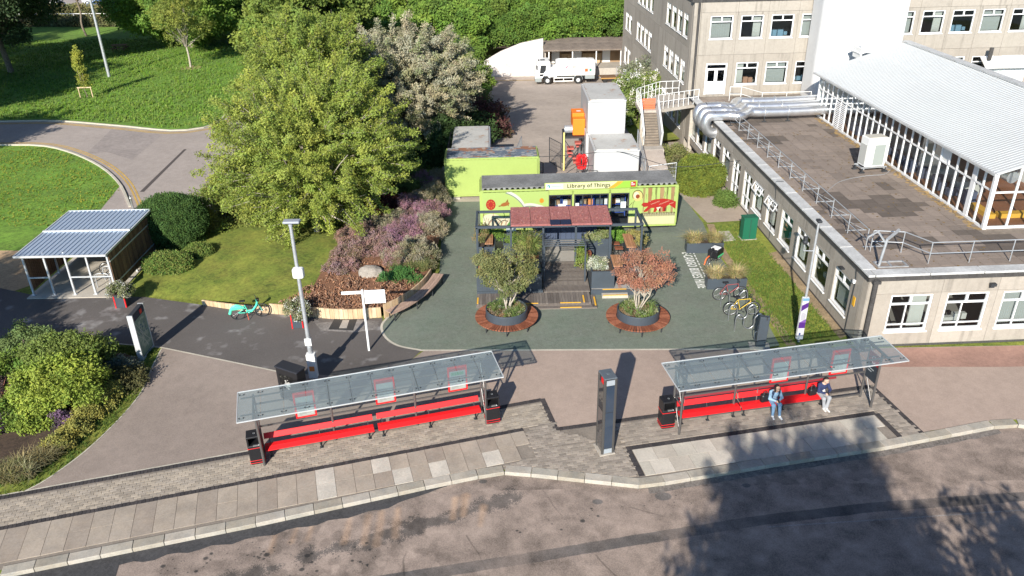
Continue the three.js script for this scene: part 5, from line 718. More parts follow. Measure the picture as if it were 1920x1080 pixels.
    const rm = rng(62); for (let i = 0; i < 60; i++) { const x = 280 + rm() * 740, y = rm() * 400; c.strokeStyle = ['#7f8a48', '#6d6a3a', '#cbb98a'][i % 3]; c.lineWidth = 3 + rm() * 5; c.beginPath(); c.moveTo(x, y); c.lineTo(x + 16 * (rm() - 0.5), y + 30 + rm() * 70); c.stroke(); } c.fillStyle = '#c6281a'; c.beginPath(); c.moveTo(270, 290); c.lineTo(310, 250); c.lineTo(400, 255); c.lineTo(450, 225); c.lineTo(560, 200); c.lineTo(760, 190); c.lineTo(900, 210); c.lineTo(1024, 250); c.lineTo(1024, 380); c.lineTo(940, 330); c.lineTo(880, 300); c.lineTo(820, 330); c.lineTo(800, 420); c.lineTo(740, 420); c.lineTo(740, 340); c.lineTo(640, 345); c.lineTo(600, 420); c.lineTo(540, 425); c.lineTo(560, 350); c.lineTo(480, 350); c.lineTo(400, 410); c.lineTo(340, 420); c.lineTo(330, 395); c.lineTo(420, 320); c.lineTo(330, 330); c.fill();
    c.fillStyle = '#e9c9a8'; for (let i = 0; i < 22; i++) { c.beginPath(); c.ellipse(460 + i * 24, 232 + (i * 53 % 60), 13, 5, i, 0, 7); c.fill(); } c.fillStyle = '#fff4e0'; c.beginPath(); c.moveTo(600, 345); c.lineTo(700, 330); c.lineTo(650, 400); c.fill(); c.fillStyle = '#7c1a12'; c.fillRect(660, 360, 40, 60); c.fillRect(780, 350, 36, 64); c.strokeStyle = '#3a1a12'; c.lineWidth = 5; c.beginPath(); c.moveTo(270, 290); c.lineTo(340, 300); c.stroke();
  });
  const cladGeo = (a, b) => { const g = ribWall(b - a, h - 0.24, 0.27, 0.035), p = g.attributes.position, uv = []; for (let i = 0; i < p.count; i++) uv.push((p.getX(i) + (b - a) / 2) / (b - a), p.getY(i) / (h - 0.24)); g.setAttribute('uv', new THREE.Float32BufferAttribute(uv, 2)); return g.translate((a + b) / 2, 0.13, d / 2 - 0.012); };
  part(t, 'mural_panel', cladGeo(-w / 2 + 0.09, o0), M({ map: mural, roughness: 0.55, color: [0.52, 0.52, 0.52] }), true); part(t, 'mural_panel', cladGeo(o1, w / 2 - 0.09), M({ map: mural2, roughness: 0.55, color: [0.52, 0.52, 0.52] }), true);
  part(t, 'lintel', B(o1 - o0, 0.28, 0.1, (o0 + o1) / 2, h - 0.24, d / 2 - 0.06), mat.lime);
  const sg = part(t, 'sign_board', [RB(5.15, 0.42, 0.06, 0.015, 0.62, h + 0.14, d / 2 + 0.02)], M({ color: [0.31, 0.4, 0.105], roughness: 0.5 }));
  part(sg, 'sign_face', panelGeo(5.05, 0.38).translate(0.62, h + 0.14, d / 2 + 0.052), print(1280, 96, (c, W, H) => { c.fillStyle = '#a6d84a'; c.fillRect(0, 0, W, H); c.fillStyle = '#f1efb6'; c.beginPath(); c.moveTo(0, 0); c.lineTo(1010, 0); c.quadraticCurveTo(960, 40, 880, H); c.lineTo(0, H); c.fill(); c.fillStyle = '#f3b63a'; c.beginPath(); c.moveTo(1010, 0); c.quadraticCurveTo(960, 40, 880, H); c.lineTo(960, H); c.quadraticCurveTo(1040, 50, 1090, 0); c.fill(); c.fillStyle = '#fdfdf2'; c.fillRect(8, 12, 240, 72); c.fillStyle = '#3aa0a8'; c.beginPath(); c.arc(44, 48, 24, 0, 7); c.fill(); c.fillStyle = '#dff2e8'; c.beginPath(); c.arc(38, 54, 15, 0, 7); c.fill(); c.fillStyle = '#b9cfc4'; c.fillRect(78, 40, 150, 14); c.fillStyle = '#2c300c'; c.font = 'bold 76px sans-serif'; c.fillText('Library of Things', 300, 74); c.fillStyle = '#c22018'; c.fillRect(1195, 8, 72, 76); c.fillStyle = '#fff'; c.fillRect(1203, 18, 24, 12); c.fillRect(1203, 38, 50, 8); c.fillRect(1203, 52, 50, 8); }), true);
  // glazed front, three bays
  const bays = [[o0, o0 + 1.3, 'wide'], [o0 + 1.42, o0 + 3.35, 'doors'], [o0 + 3.47, o1, 'wide']];
  for (const [a, b, k] of bays) { const y0 = 0.2, y1 = h - 0.4, n = k === 'doors' ? 4 : 1; const f = part(t, 'shop_window', [B(0.06, y1 - y0, 0.08, a + 0.03, (y0 + y1) / 2, zf), B(0.06, y1 - y0, 0.08, b - 0.03, (y0 + y1) / 2, zf), B(b - a, 0.06, 0.085, (a + b) / 2, y1, zf), B(b - a, 0.06, 0.085, (a + b) / 2, y0, zf), ...[...Array(n - 1)].map((_, i) => B(0.05, y1 - y0, 0.07, a + (b - a) * (i + 1) / n, (y0 + y1) / 2, zf))], mat.dark); part(f, 'pane', panelGeo(b - a - 0.12, y1 - y0 - 0.06).translate((a + b) / 2, (y0 + y1) / 2, zf), mat.glass); }
  part(t, 'mullion', [B(0.12, h - 0.3, 0.1, o0 + 1.36, h / 2, d / 2 - 0.06), B(0.12, h - 0.3, 0.1, o0 + 3.41, h / 2, d / 2 - 0.06)], mat.lime);
  part(t, 'inner_wall', [B(w - 0.3, h - 0.3, 0.04, 0, h / 2, -d / 2 + 0.14)], mat.room);
  const rs = rng(44), cols = [[0.03, 0.07, 0.3], [0.55, 0.2, 0.06], [0.6, 0.6, 0.58], [0.3, 0.2, 0.12], [0.08, 0.1, 0.12]].map(c => M({ color: c }));
  for (let i = 0; i < 5; i++) { const x = o0 + 0.4 + i * 0.93, sh = part(t, 'shelf', [0.35, 0.85, 1.35, 1.8].map(y => B(0.85, 0.03, 0.4, x, y, -0.4)).concat([B(0.04, 1.8, 0.4, x - 0.42, 1.0, -0.4), B(0.04, 1.8, 0.4, x + 0.42, 1.0, -0.4)]), cols[0]); for (const y of [0.37, 0.87, 1.37, 1.82]) for (let k = 0; k < 3; k++) part(sh, 'stored_item', B(0.18 + rs() * 0.1, 0.15 + rs() * 0.22, 0.25, x - 0.27 + k * 0.27, y + 0.15, -0.36), cols[1 + Math.floor(rs() * 4)]); }
  part(t, 'poster', [panelGeo(0.42, 0.55).translate(o0 + 0.75, 1.2, zf - 0.05), panelGeo(0.3, 0.4).translate(o1 - 0.3, 1.3, zf - 0.05), panelGeo(0.22, 0.8).translate(o0 + 1.6, 1.1, zf - 0.05)], mat.white);
  part(t, 'skirt', [B(w - 0.5, 0.34, 0.05, 0, -0.18, d / 2 - 0.6), B(0.05, 0.34, d - 1.2, w / 2 - 0.4, -0.18, 0), B(0.05, 0.34, d - 1.2, -w / 2 + 0.4, -0.18, 0)], mat.dark);
}
// white site cabins, one pair stacked
const wernick = (w) => print(256, 64, (c, W, H) => { c.fillStyle = '#e4e4e2'; c.fillRect(0, 0, W, H); c.fillStyle = '#c23028'; c.fillRect(6, 34, 120, 22); c.fillStyle = '#a02a24'; c.font = 'bold 30px sans-serif'; c.fillText('Wernick', 6, 28); c.fillStyle = '#d8b8b4'; c.fillRect(140, 8, 100, 10); });
const cm = { side: mat.cabin, roof: mat.cabinRoof }, cabinLogo = wernick();
{
  const mk = (label, x, y, z, w, h, d) => { const t = container('site_cabin', label, [x, y, z - d / 2], 0.01, w, h, d, cm, { cat: 'cabin', pitch: 0.3, rib: 0.018, roofAlongX: true, roofPitch: 0.42, roofRib: 0.06 }); part(t, 'name_plate', panelGeo(0.75, 0.19).translate(0.05, h * 0.36, d / 2 + 0.004), cabinLogo, true); part(t, 'roof_edge', [B(w + 0.06, 0.08, 0.05, 0, h - 0.02, d / 2 + 0.03), B(0.05, 0.08, d, w / 2 + 0.03, h - 0.02, 0), B(0.05, 0.08, d, -w / 2 - 0.03, h - 0.02, 0)], mat.cabin); return t; };
  mk('white site cabin with rust stained roof standing before the stacked pair', 6.82, 0.02, -48.7, 2.8, 2.58, 3.6);
  const low = mk('white site cabin at the bottom of the stacked pair', 6.5, -0.6, -52.6, 2.5, 3.2, 5.2); mk('white site cabin on top of the stacked pair', 6.56, 2.62, -52.55, 2.46, 2.2, 5.0);
  part(low, 'door', B(0.03, 1.95, 0.85, -1.27, 1.9, 1.2), mat.white);
  // access stair and landing of the front cabin
  const t = thing('cabin_steps', 'black steel steps with guard rail at the cabin door', 'steps', [5.0, 0.02, -48.6]); part(t, 'platform', B(1.3, 0.05, 1.1, -0.05, 0.5, 0), mat.dark); for (let i = 0; i < 3; i++) part(t, 'step', B(0.28, 0.04, 1.0, -0.85 - i * 0.28, 0.36 - i * 0.16, 0), mat.dark); part(t, 'guard_rail', [...[[-0.65, 0.5], [0.55, 0.5], [-0.65, -0.5], [0.55, -0.5]].map(([x, z]) => bar([x, 0, z], [x, 1.5, z], 0.022)), ...[0.5, -0.5].flatMap(z => [bar([-0.65, 1.5, z], [0.55, 1.5, z], 0.022), bar([-0.65, 1.0, z], [0.55, 1.0, z], 0.018), bar([-0.65, 1.5, z], [-1.5, 0.9, z], 0.022), bar([-1.5, 0, z], [-1.5, 0.9, z], 0.022)])], mat.dark);
}
// fuel tank, hose, gates and fences in the yard
{
  const t = thing('fuel_tank', 'orange fuel tank cabinet with steel drum on a raised stand beside the cabins', 'tank', [4.75, -0.3, -54.6]);
  const om = M({ color: [0.85, 0.2, 0.01], roughness: 0.5 }); part(t, 'cabinet', [RB(0.85, 1.0, 1.3, 0.04, 0.1, 3.3, -0.6), RB(0.85, 1.15, 0.7, 0.04, 0.1, 3.0, 0.4)], om); part(t, 'label', panelGeo(0.3, 0.25).rotateX(-Math.PI / 2).translate(0.15, 3.815, -0.5), mat.white); part(t, 'drum', Cy(0.28, 0.28, 0.55, -0.6, 2.75, 0.3, 16, 0, Math.PI / 2), mat.galv);
  part(t, 'stand', [B(1.5, 0.08, 2.2, -0.2, 2.35, 0), ...[[-0.9, 1], [0.45, 1], [-0.9, -1], [0.45, -1]].map(([x, z]) => B(0.08, 2.5, 0.08, x, 1.1, z)), beam([-0.9, 0.1, 1], [0.45, 2.2, 1], 0.05, 0.05), beam([0.45, 0.1, 1], [-0.9, 2.2, 1], 0.05, 0.05)], mat.dark); part(t, 'shelf_load', [...Array(9)].map((_, i) => B(rr(0.2, 0.5), 0.12, rr(0.3, 0.8), rr(-0.6, 0.2), 0.5 + (i % 5) * 0.35, rr(-0.4, 0.8))), M({ color: [0.4, 0.1, 0.08] }));
  part(t, 'yellow_post', B(0.1, 2.9, 0.1, -0.95, 1.3, 1.1), M({ color: [0.7, 0.6, 0.2] }));
  const h = thing('hose_coil', 'coil of bright red hose hanging beside the cabin', 'hose', [4.85, 0.25, -51.4]); part(h, 'hose', [...Array(7)].map((_, i) => new THREE.TorusGeometry(0.44 - (i % 3) * 0.03, 0.045, 8, 24).scale(0.5, 1.15, 1).translate((i - 3) * 0.05, 0.8, (i % 2) * 0.08)), mat.red); part(h, 'hook', bar([0, 1.35, -0.1], [0, 1.35, 0.2], 0.03), mat.dark);
}
function meshFence(name, label, a, b, h, m, n = 16, cat = 'fence') { const t = thing(name, label, cat, [a[0], a[1], a[2]]), d = [b[0] - a[0], b[1] - a[1], b[2] - a[2]], at = (s, y) => [d[0] * s, d[1] * s + y, d[2] * s]; part(t, 'frame', [bar(at(0, 0.05), at(0, h), 0.028), bar(at(1, 0.05), at(1, h), 0.028), bar(at(0, h), at(1, h), 0.024), bar(at(0, 0.12), at(1, 0.12), 0.024), bar(at(0, h * 0.55), at(1, h * 0.55), 0.016)], m); part(t, 'mesh_infill', [...Array(n)].map((_, i) => bar(at((i + 0.5) / n, 0.12), at((i + 0.5) / n, h), 0.007, 0.007, 4)).concat([...Array(7)].map((_, i) => bar(at(0, 0.2 + i * h / 8), at(1, 0.2 + i * h / 8), 0.006, 0.006, 4))), m).userData.kind = 'stuff'; return t; }
meshFence('yard_gate', 'grey mesh gate leaf folded open beside the pale container', [0.5, 0, -52], [0.9, -0.2, -55.4], 1.9, mat.galv, 16, 'gate'); meshFence('yard_gate', 'dark mesh gate leaf leaning open in the yard entrance', [0.9, 0, -51.5], [2.2, 0, -49.9], 1.5, mat.dark, 14, 'gate');
meshFence('yard_gate', 'dark mesh gate leaf open beside the fuel tank stand', [3.6, -0.2, -53.4], [2.9, -0.4, -55.6], 1.9, mat.dark, 14, 'gate');
meshFence('yard_fence', 'galvanised mesh fence panel between lime container and cabin steps', [1.9, 0, -46.6], [3.6, 0, -46.5], 1.3, mat.galv, 18); meshFence('yard_fence', 'galvanised mesh fence panel beside the planted bank and stair', [8.7, 0.1, -47.3], [10.3, 0.4, -47.0], 1.9, mat.galv, 18); meshFence('yard_fence', 'galvanised mesh fence panel along the ramp behind the white cabin', [8.6, 0.3, -48.2], [8.7, 1.2, -52.4], 1.7, mat.galv, 22); meshFence('yard_fence', 'dark mesh fence behind the pale container under the trees', [-4.1, 0, -50], [-4.1, 0, -56], 2.2, mat.dark, 26);
solo('overhead_cable', 'dark cable slung across the yard from the lime container to the wing', 'cable', tube([[1.6, 2.55, -47.9], [4, 2.5, -48.3], [7, 2.55, -48.6], [10, 2.4, -46], W2(0.1, 2.6, 17.5)], 0.018, 40, 5), mat.dark);
// ---------- vegetation ----------
// leaf sprays: small clusters of folded leaves, copied through each crown
function leafSpray(n, spread, len, wid, seed, flatness = 0.7) {
  const r = rng(seed), pos = [];
  for (let i = 0; i < n; i++) {
    const c = V((r() * 2 - 1) * spread, (r() * 2 - 1) * spread * flatness, (r() * 2 - 1) * spread), d = V(r() * 2 - 1, r() * 1.1 - 0.45, r() * 2 - 1).normalize(), s = new THREE.Vector3().crossVectors(d, V(r() - 0.5, 1, r() - 0.5)).normalize(), up = new THREE.Vector3().crossVectors(s, d);
    const L = len * (0.7 + 0.6 * r()), w = wid * (0.7 + 0.6 * r()), a = c, t = c.clone().addScaledVector(d, L), m = c.clone().addScaledVector(d, L * 0.45), l = m.clone().addScaledVector(s, w / 2).addScaledVector(up, w * 0.18), q = m.clone().addScaledVector(s, -w / 2).addScaledVector(up, w * 0.18);
    for (const p of [a, l, t, a, t, q]) pos.push(p.x, p.y, p.z);
  }
  const g = new THREE.BufferGeometry(); g.setAttribute('position', new THREE.Float32BufferAttribute(pos, 3)); g.computeVertexNormals(); return g;
}
function bladeTuft(n, h, w, lean, seed) {
  const r = rng(seed), pos = [];
  for (let i = 0; i < n; i++) { const a = r() * 6.283, k = lean * (0.3 + r()), hh = h * (0.6 + 0.6 * r()), dx = Math.cos(a), dz = Math.sin(a), sx = -dz * w / 2, sz = dx * w / 2, b = [dx * 0.15 * k * h, 0, dz * 0.15 * k * h], m = [b[0] + dx * k * hh * 0.35, hh * 0.65, b[2] + dz * k * hh * 0.35], t = [b[0] + dx * k * hh, hh * (1 - 0.25 * k), b[2] + dz * k * hh]; const A = [b[0] + sx, b[1], b[2] + sz], B2 = [b[0] - sx, b[1], b[2] - sz], C = [m[0] + sx * 0.8, m[1], m[2] + sz * 0.8], D = [m[0] - sx * 0.8, m[1], m[2] - sz * 0.8]; pos.push(...A, ...B2, ...C, ...B2, ...D, ...C, ...C, ...D, ...t); }
  const g = new THREE.BufferGeometry(); g.setAttribute('position', new THREE.Float32BufferAttribute(pos, 3)); g.computeVertexNormals(); return g;
}
const G1 = leafSpray(12, 0.2, 0.16, 0.09, 1), G2 = leafSpray(14, 0.13, 0.085, 0.05, 2), G3 = leafSpray(16, 0.08, 0.05, 0.028, 3), G4 = leafSpray(10, 0.34, 0.3, 0.18, 4), T1 = bladeTuft(7, 0.16, 0.016, 0.7, 5), T2 = bladeTuft(26, 0.55, 0.022, 1.0, 6), T3 = bladeTuft(22, 0.75, 0.05, 0.85, 7), T4 = bladeTuft(9, 0.3, 0.035, 0.8, 8), BARKCHIP = new THREE.BoxGeometry(0.09, 0.015, 0.03);
mat.leaf = new THREE.MeshPhysicalMaterial({ color: 0xffffff, roughness: 0.75, side: THREE.DoubleSide, transmission: 0.25, thickness: 0 });
mat.leafDull = new THREE.MeshStandardMaterial({ color: 0xffffff, roughness: 0.85, side: THREE.DoubleSide });
function scatter(parent, name, geo, list, m = mat.leafDull) { // list of [x,y,z,scale,color,upBias]
  const im = new THREE.InstancedMesh(geo, m, list.length), o = new THREE.Object3D(), c = new THREE.Color();
  list.forEach(([x, y, z, s, col, up, sy], i) => { o.position.set(x, y, z); if (up) o.rotation.set(rr(-0.15, 0.15), rr(0, 6.283), rr(-0.15, 0.15)); else o.rotation.set(rr(0, 6.283), rr(0, 6.283), rr(0, 6.283)); o.scale.set(s, s * (sy || 1), s); o.updateMatrix(); im.setMatrixAt(i, o.matrix); im.setColorAt(i, c.setRGB(col[0], col[1], col[2])); });
  im.name = name; im.userData.kind = 'stuff'; im.castShadow = im.receiveShadow = true; parent.add(im); return im;
}
const tone = (cols, vary = 0.25) => { const b = cols[Math.floor(R() * cols.length)], k = 1 + rr(-vary, vary), y = rr(-0.12, 0.12); return [b[0] * k * (1 + y), b[1] * k, b[2] * k * (1 - y)]; };
function ball() { let x, y, z; do { x = rr(-1, 1); y = rr(-1, 1); z = rr(-1, 1); } while (x * x + y * y + z * z > 1); return [x, y, z]; }
// clumps inside an ellipsoid, mostly near its skin
function clumpsIn(n, rx, ry, rz, cr, low = -0.55) { const out = []; for (let i = 0; i < n; i++) { let d; do { d = ball(); } while (d[1] < low || Math.hypot(...d) < 0.2); const l = Math.hypot(...d), k = (0.5 + 0.5 * Math.pow(R(), 0.45)) / l * (0.88 + 0.24 * R()); out.push([d[0] * k * rx, d[1] * k * ry, d[2] * k * rz, cr * rr(0.65, 1.3)]); } return out; }
function leavesOf(clumps, per, cols, size, vary, flatY = 0.75) { const L = []; for (const [x, y, z, r] of clumps) { const n = Math.round(per * r * r), base = tone(cols, vary); for (let i = 0; i < n; i++) { const b = ball(), l = Math.hypot(...b) || 1, k = Math.pow(l, -0.35) * r; const t = tone(cols, 0.18); L.push([x + b[0] * k, y + b[1] * k * flatY, z + b[2] * k, size * rr(0.75, 1.3), [0, 1, 2].map(j => (base[j] + t[j]) / 2)]); } } return L; }
function limb(a, b, r0, r1, wob = 0.12) { const A = V(...a), Bv = V(...b), m1 = A.clone().lerp(Bv, 0.35), m2 = A.clone().lerp(Bv, 0.7), L = A.distanceTo(Bv); m1.add(V(rr(-1, 1), rr(0, 0.6), rr(-1, 1)).multiplyScalar(wob * L)); m2.add(V(rr(-1, 1), rr(-0.2, 0.5), rr(-1, 1)).multiplyScalar(wob * L * 0.7)); const g = new THREE.TubeGeometry(new THREE.CatmullRomCurve3([A, m1, m2, Bv]), 7, 1, 5), p = g.attributes.position, n = g.attributes.normal; for (let i = 0; i < p.count; i++) { const t = Math.floor(i / 6) / 7, r = lerp(r0, r1, t); p.setXYZ(i, p.getX(i) - n.getX(i) * (1 - r), p.getY(i) - n.getY(i) * (1 - r), p.getZ(i) - n.getZ(i) * (1 - r)); } return g; }
function tree(o) {
  const t = thing(o.name || 'tree', o.label, o.cat || 'tree', o.pos, 0, o.group), [rx, ry, rz] = o.r, cy = o.cy, cx = o.off?.[0] || 0, cz = o.off?.[1] || 0;
  const cl = clumpsIn(o.n, rx, ry, rz, o.cr, o.low ?? -0.6).map(([x, y, z, r]) => [x + cx, y + cy, z + cz, r]);
  const stems = o.stems || 1, fork = o.fork ?? Math.max(0.3, cy - ry * 0.75), tr = [], br = [];
  for (let s = 0; s < stems; s++) { const a = s / stems * 6.28 + 0.4, b = [stems > 1 ? Math.cos(a) * o.tr * 1.2 : 0, -0.05, stems > 1 ? Math.sin(a) * o.tr * 1.2 : 0], top = [stems > 1 ? Math.cos(a) * rx * 0.3 + cx : cx * 0.5 + rr(-0.1, 0.1), fork, stems > 1 ? Math.sin(a) * rz * 0.3 + cz : cz * 0.5 + rr(-0.1, 0.1)]; tr.push(limb(b, top, o.tr, o.tr * 0.7, 0.05)); const mine = cl.filter((_, i) => i % stems === s); for (const c of mine.slice(0, Math.ceil((o.limbs || 26) / stems))) br.push(limb(top, [lerp(top[0], c[0], 0.92), lerp(top[1], c[1], 0.92), lerp(top[2], c[2], 0.92)], o.tr * 0.45, o.tr * 0.08, o.wob || 0.1)); }
  const trunk = part(t, 'trunk', tr, o.bark || mat.bark); part(trunk, 'limbs', br, o.bark || mat.bark);
  if (o.twigs) { // sprays strung along outward twigs
    const L = [], tw = [], q = o.tl || 1.4; for (let i = 0; i < o.twigs; i++) { let d; do { d = ball(); } while (d[1] < (o.low ?? -0.6)); const l = Math.hypot(...d) || 1, f = rr(0.3, 0.86), n = [d[0] / l, d[1] / l, d[2] / l], A = [cx + n[0] * f * rx, cy + n[1] * f * ry, cz + n[2] * f * rz], D = V(n[0] + rr(-0.5, 0.5), n[1] * 0.55 + rr(-0.1, 0.5), n[2] + rr(-0.5, 0.5)).normalize(), len = q * rr(0.6, 1.35), E = [A[0] + D.x * len, A[1] + D.y * len, A[2] + D.z * len], base = tone(o.cols, o.vary ?? 0.25); tw.push(bar(A, E, 0.018 * (o.tk || 1), 0.006, 3)); const m = Math.round((o.lp || 20) * len / q); for (let k = 0; k < m; k++) { const s = Math.pow(R(), 0.75), sp = (o.sp || 0.24) * (1.15 - 0.7 * s), b = ball(), c2 = tone(o.cols, 0.2); L.push([lerp(A[0], E[0], s) + b[0] * sp, lerp(A[1], E[1], s) + b[1] * sp * 0.6, lerp(A[2], E[2], s) + b[2] * sp, (o.size || 1) * rr(0.7, 1.25), [0, 1, 2].map(j => (base[j] + c2[j]) / 2)]); } }
    part(trunk, 'twigs', tw, o.bark || mat.bark).userData.kind = 'stuff'; scatter(t, 'crown', o.geo || G1, L, o.m || mat.leaf); return t;
  }
  scatter(t, 'crown', o.geo || G1, leavesOf(cl, o.per, o.cols, o.size || 1, o.vary ?? 0.2, o.flatY), o.m || mat.leaf); return t;
}
function shrub(o) {
  const t = thing(o.name || 'shrub', o.label, o.cat || 'shrub', o.pos, 0, o.group), [rx, ry, rz] = o.r, cl = clumpsIn(o.n, rx, ry, rz, o.cr, -0.15).map(([x, y, z, r]) => [x, Math.max(0.08, y + ry * 0.12), z, r]);
  part(t, 'stem', [...Array(6)].map((_, i) => { const c = cl[i % cl.length]; return limb([0, -0.1, 0], [c[0] * 0.8, c[1] * 0.8, c[2] * 0.8], 0.035, 0.012); }), mat.bark);
  scatter(t, 'foliage', o.geo || G2, leavesOf(cl, o.per, o.cols, o.size || 1, o.vary ?? 0.2), o.m || mat.leafDull);
  if (o.flowers) scatter(t, 'flowers', G3, leavesOf(cl.map(([x, y, z, r]) => [x * 1.05, y * 1.08, z * 1.05, r]), o.flowers[0], o.flowers[1], o.flowers[2] || 1, 0.12), mat.leafDull);
  return t;
}
// clipped dome: dense leaves over a smooth skin with an inner core of twigs
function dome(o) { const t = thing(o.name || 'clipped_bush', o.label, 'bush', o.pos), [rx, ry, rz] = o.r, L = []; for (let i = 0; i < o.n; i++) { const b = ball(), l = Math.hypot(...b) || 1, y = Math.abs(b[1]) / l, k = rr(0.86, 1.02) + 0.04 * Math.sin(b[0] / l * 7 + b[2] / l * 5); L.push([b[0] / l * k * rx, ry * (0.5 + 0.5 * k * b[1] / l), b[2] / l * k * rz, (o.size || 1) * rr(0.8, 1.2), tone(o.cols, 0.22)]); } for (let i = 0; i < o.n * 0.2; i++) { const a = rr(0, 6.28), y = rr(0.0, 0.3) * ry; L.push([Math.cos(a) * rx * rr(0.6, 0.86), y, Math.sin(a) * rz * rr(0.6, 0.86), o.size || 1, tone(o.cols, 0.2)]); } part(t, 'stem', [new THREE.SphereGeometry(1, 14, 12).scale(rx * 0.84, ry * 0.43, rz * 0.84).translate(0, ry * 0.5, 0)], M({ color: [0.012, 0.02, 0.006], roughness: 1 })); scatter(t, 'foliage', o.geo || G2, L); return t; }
const cLime = [[0.22, 0.26, 0.03], [0.17, 0.22, 0.025], [0.26, 0.28, 0.04]], cMid = [[0.11, 0.19, 0.022], [0.085, 0.155, 0.018], [0.14, 0.21, 0.025]], cDark = [[0.035, 0.075, 0.014], [0.045, 0.09, 0.016], [0.03, 0.06, 0.014]], cBloss = [[0.34, 0.31, 0.21], [0.28, 0.26, 0.16], [0.19, 0.22, 0.08], [0.4, 0.37, 0.26]], cOlive = [[0.1, 0.115, 0.035], [0.13, 0.13, 0.045], [0.075, 0.09, 0.03]], cCopper = [[0.32, 0.13, 0.085], [0.38, 0.18, 0.12], [0.24, 0.095, 0.06], [0.28, 0.16, 0.09]];
tree({ label: 'large light green deciduous tree with pale twigs above the sloping lawn', pos: [-11.2, 0.1, -42.2], r: [5.3, 4.5, 4.8], cy: 4.8, off: [0.5, 0], n: 120, cr: 0.62, per: 105, twigs: 1150, tl: 1.5, lp: 17, sp: 0.23, geo: G2, size: 1.3, cols: [[0.25, 0.31, 0.035], [0.18, 0.25, 0.03], [0.34, 0.38, 0.06]], tr: 0.19, limbs: 90, fork: 1.6, bark: mat.paleBark, low: -0.85, vary: 0.25 });
tree({ label: 'rounded light green tree behind the large lawn tree', pos: [-12.6, 0.05, -51.5], r: [4.2, 4.6, 4.0], cy: 6.0, n: 90, cr: 0.68, per: 80, twigs: 900, tl: 1.5, lp: 16, sp: 0.26, geo: G2, size: 1.5, cols: [[0.22, 0.29, 0.032], [0.16, 0.23, 0.028], [0.3, 0.34, 0.05]], tr: 0.18, limbs: 60, bark: mat.paleBark, low: -0.8 });
tree({ label: 'broad tree covered in faded cream blossom', name: 'blossom_tree', pos: [-7.4, 0, -59], r: [5.6, 4.1, 4.8], cy: 4.9, n: 100, cr: 0.62, per: 90, twigs: 1300, tl: 1.2, lp: 15, sp: 0.22, cols: cBloss, geo: G2, size: 1.4, tr: 0.22, limbs: 60, low: -0.8, m: mat.leafDull });
tree({ label: 'tall yellow green tree rising behind the blossom tree', pos: [-16.8, 0, -70], r: [4.7, 6.3, 5], cy: 8.2, n: 240, cr: 1.0, per: 60, cols: [[0.17, 0.24, 0.025], [0.12, 0.19, 0.02], [0.22, 0.28, 0.035]], geo: G1, size: 1.5, flatY: 0.6, tr: 0.3, limbs: 40, low: -0.9 });
tree({ label: 'dense bright green tree with low crown on the far lawn', pos: [-39.5, 0, -103], r: [8.2, 5.0, 7], cy: 6.0, n: 190, cr: 1.4, per: 34, cols: [[0.14, 0.25, 0.02], [0.1, 0.2, 0.018], [0.18, 0.28, 0.025]], geo: G4, size: 1.0, tr: 0.4, limbs: 30, low: -0.75 });
tree({ label: 'dark tree with a bare lower trunk shading the far lawn', pos: [-54.7, 0, -89.3], r: [8, 6, 7], cy: 10.2, n: 130, cr: 1.7, per: 22, cols: cDark, geo: G4, size: 1.0, tr: 0.35, limbs: 40, low: -0.7, fork: 4 });
tree({ label: 'young slender tree standing in a bare soil circle', pos: [-35.25, 0, -90.2], r: [3.0, 3.0, 2.8], cy: 5.6, n: 46, cr: 0.95, per: 26, cols: cLime, geo: G1, tr: 0.13, limbs: 26, bark: mat.paleBark, fork: 2.2 });
struct('soil_circle', new THREE.CircleGeometry(1.1, 24).rotateX(-Math.PI / 2).translate(-35.25, 0.012, -90.2), mat.sand);
{ const t = tree({ label: 'narrow columnar sapling tied to a white timber stake frame', pos: [-40.5, 0, -76.8], r: [0.32, 2.1, 0.32], cy: 3.0, n: 46, cr: 0.3, per: 90, cols: [[0.36, 0.38, 0.04], [0.3, 0.33, 0.04]], geo: G1, size: 0.7, tr: 0.05, limbs: 14, low: -1, fork: 1.2 }); part(t, 'stake_frame', [B(0.07, 1.1, 0.07, -0.6, 0.55, 0.1), B(0.07, 1.1, 0.07, 0.6, 0.55, 0.1), B(1.35, 0.09, 0.05, 0, 1.05, 0.14)], mat.timber[2]); }
tree({ label: 'thin bare stemmed tree in front of the far hedge', pos: [-57.5, 0, -113], r: [4, 2.6, 3.4], cy: 8.2, n: 40, cr: 1.0, per: 16, cols: [[0.16, 0.16, 0.05]], geo: G1, tr: 0.16, limbs: 30, fork: 4.5 });
// trees whose shadows fall into the view
tree({ label: 'tall leafy street tree across the bus road whose shadow falls on the shelter', pos: [3.9, -0.12, 1.4], r: [2.9, 4.3, 2.8], cy: 8.2, n: 60, cr: 0.85, per: 60, twigs: 460, tl: 1.7, lp: 17, sp: 0.33, cols: cMid, geo: G4, size: 0.7, tr: 0.22, limbs: 40, low: -0.95 });
tree({ label: 'smaller leafy street tree across the bus road beside a taller one', pos: [11.3, -0.12, -4.4], r: [2.4, 2.2, 2.2], cy: 4.4, n: 40, cr: 0.85, per: 26, twigs: 170, tl: 1.5, lp: 10, sp: 0.3, cols: cMid, geo: G4, size: 0.7, tr: 0.16, limbs: 24, low: -0.9 });
tree({ label: 'leafy tree beyond the planted bed shading the path by the cycle shelter', pos: [-30.5, 0, -18.5], r: [3.6, 3.8, 3.6], cy: 6.8, n: 60, cr: 1.1, per: 22, twigs: 300, tl: 1.8, lp: 11, sp: 0.35, cols: cMid, geo: G4, size: 0.8, tr: 0.2, limbs: 26 });
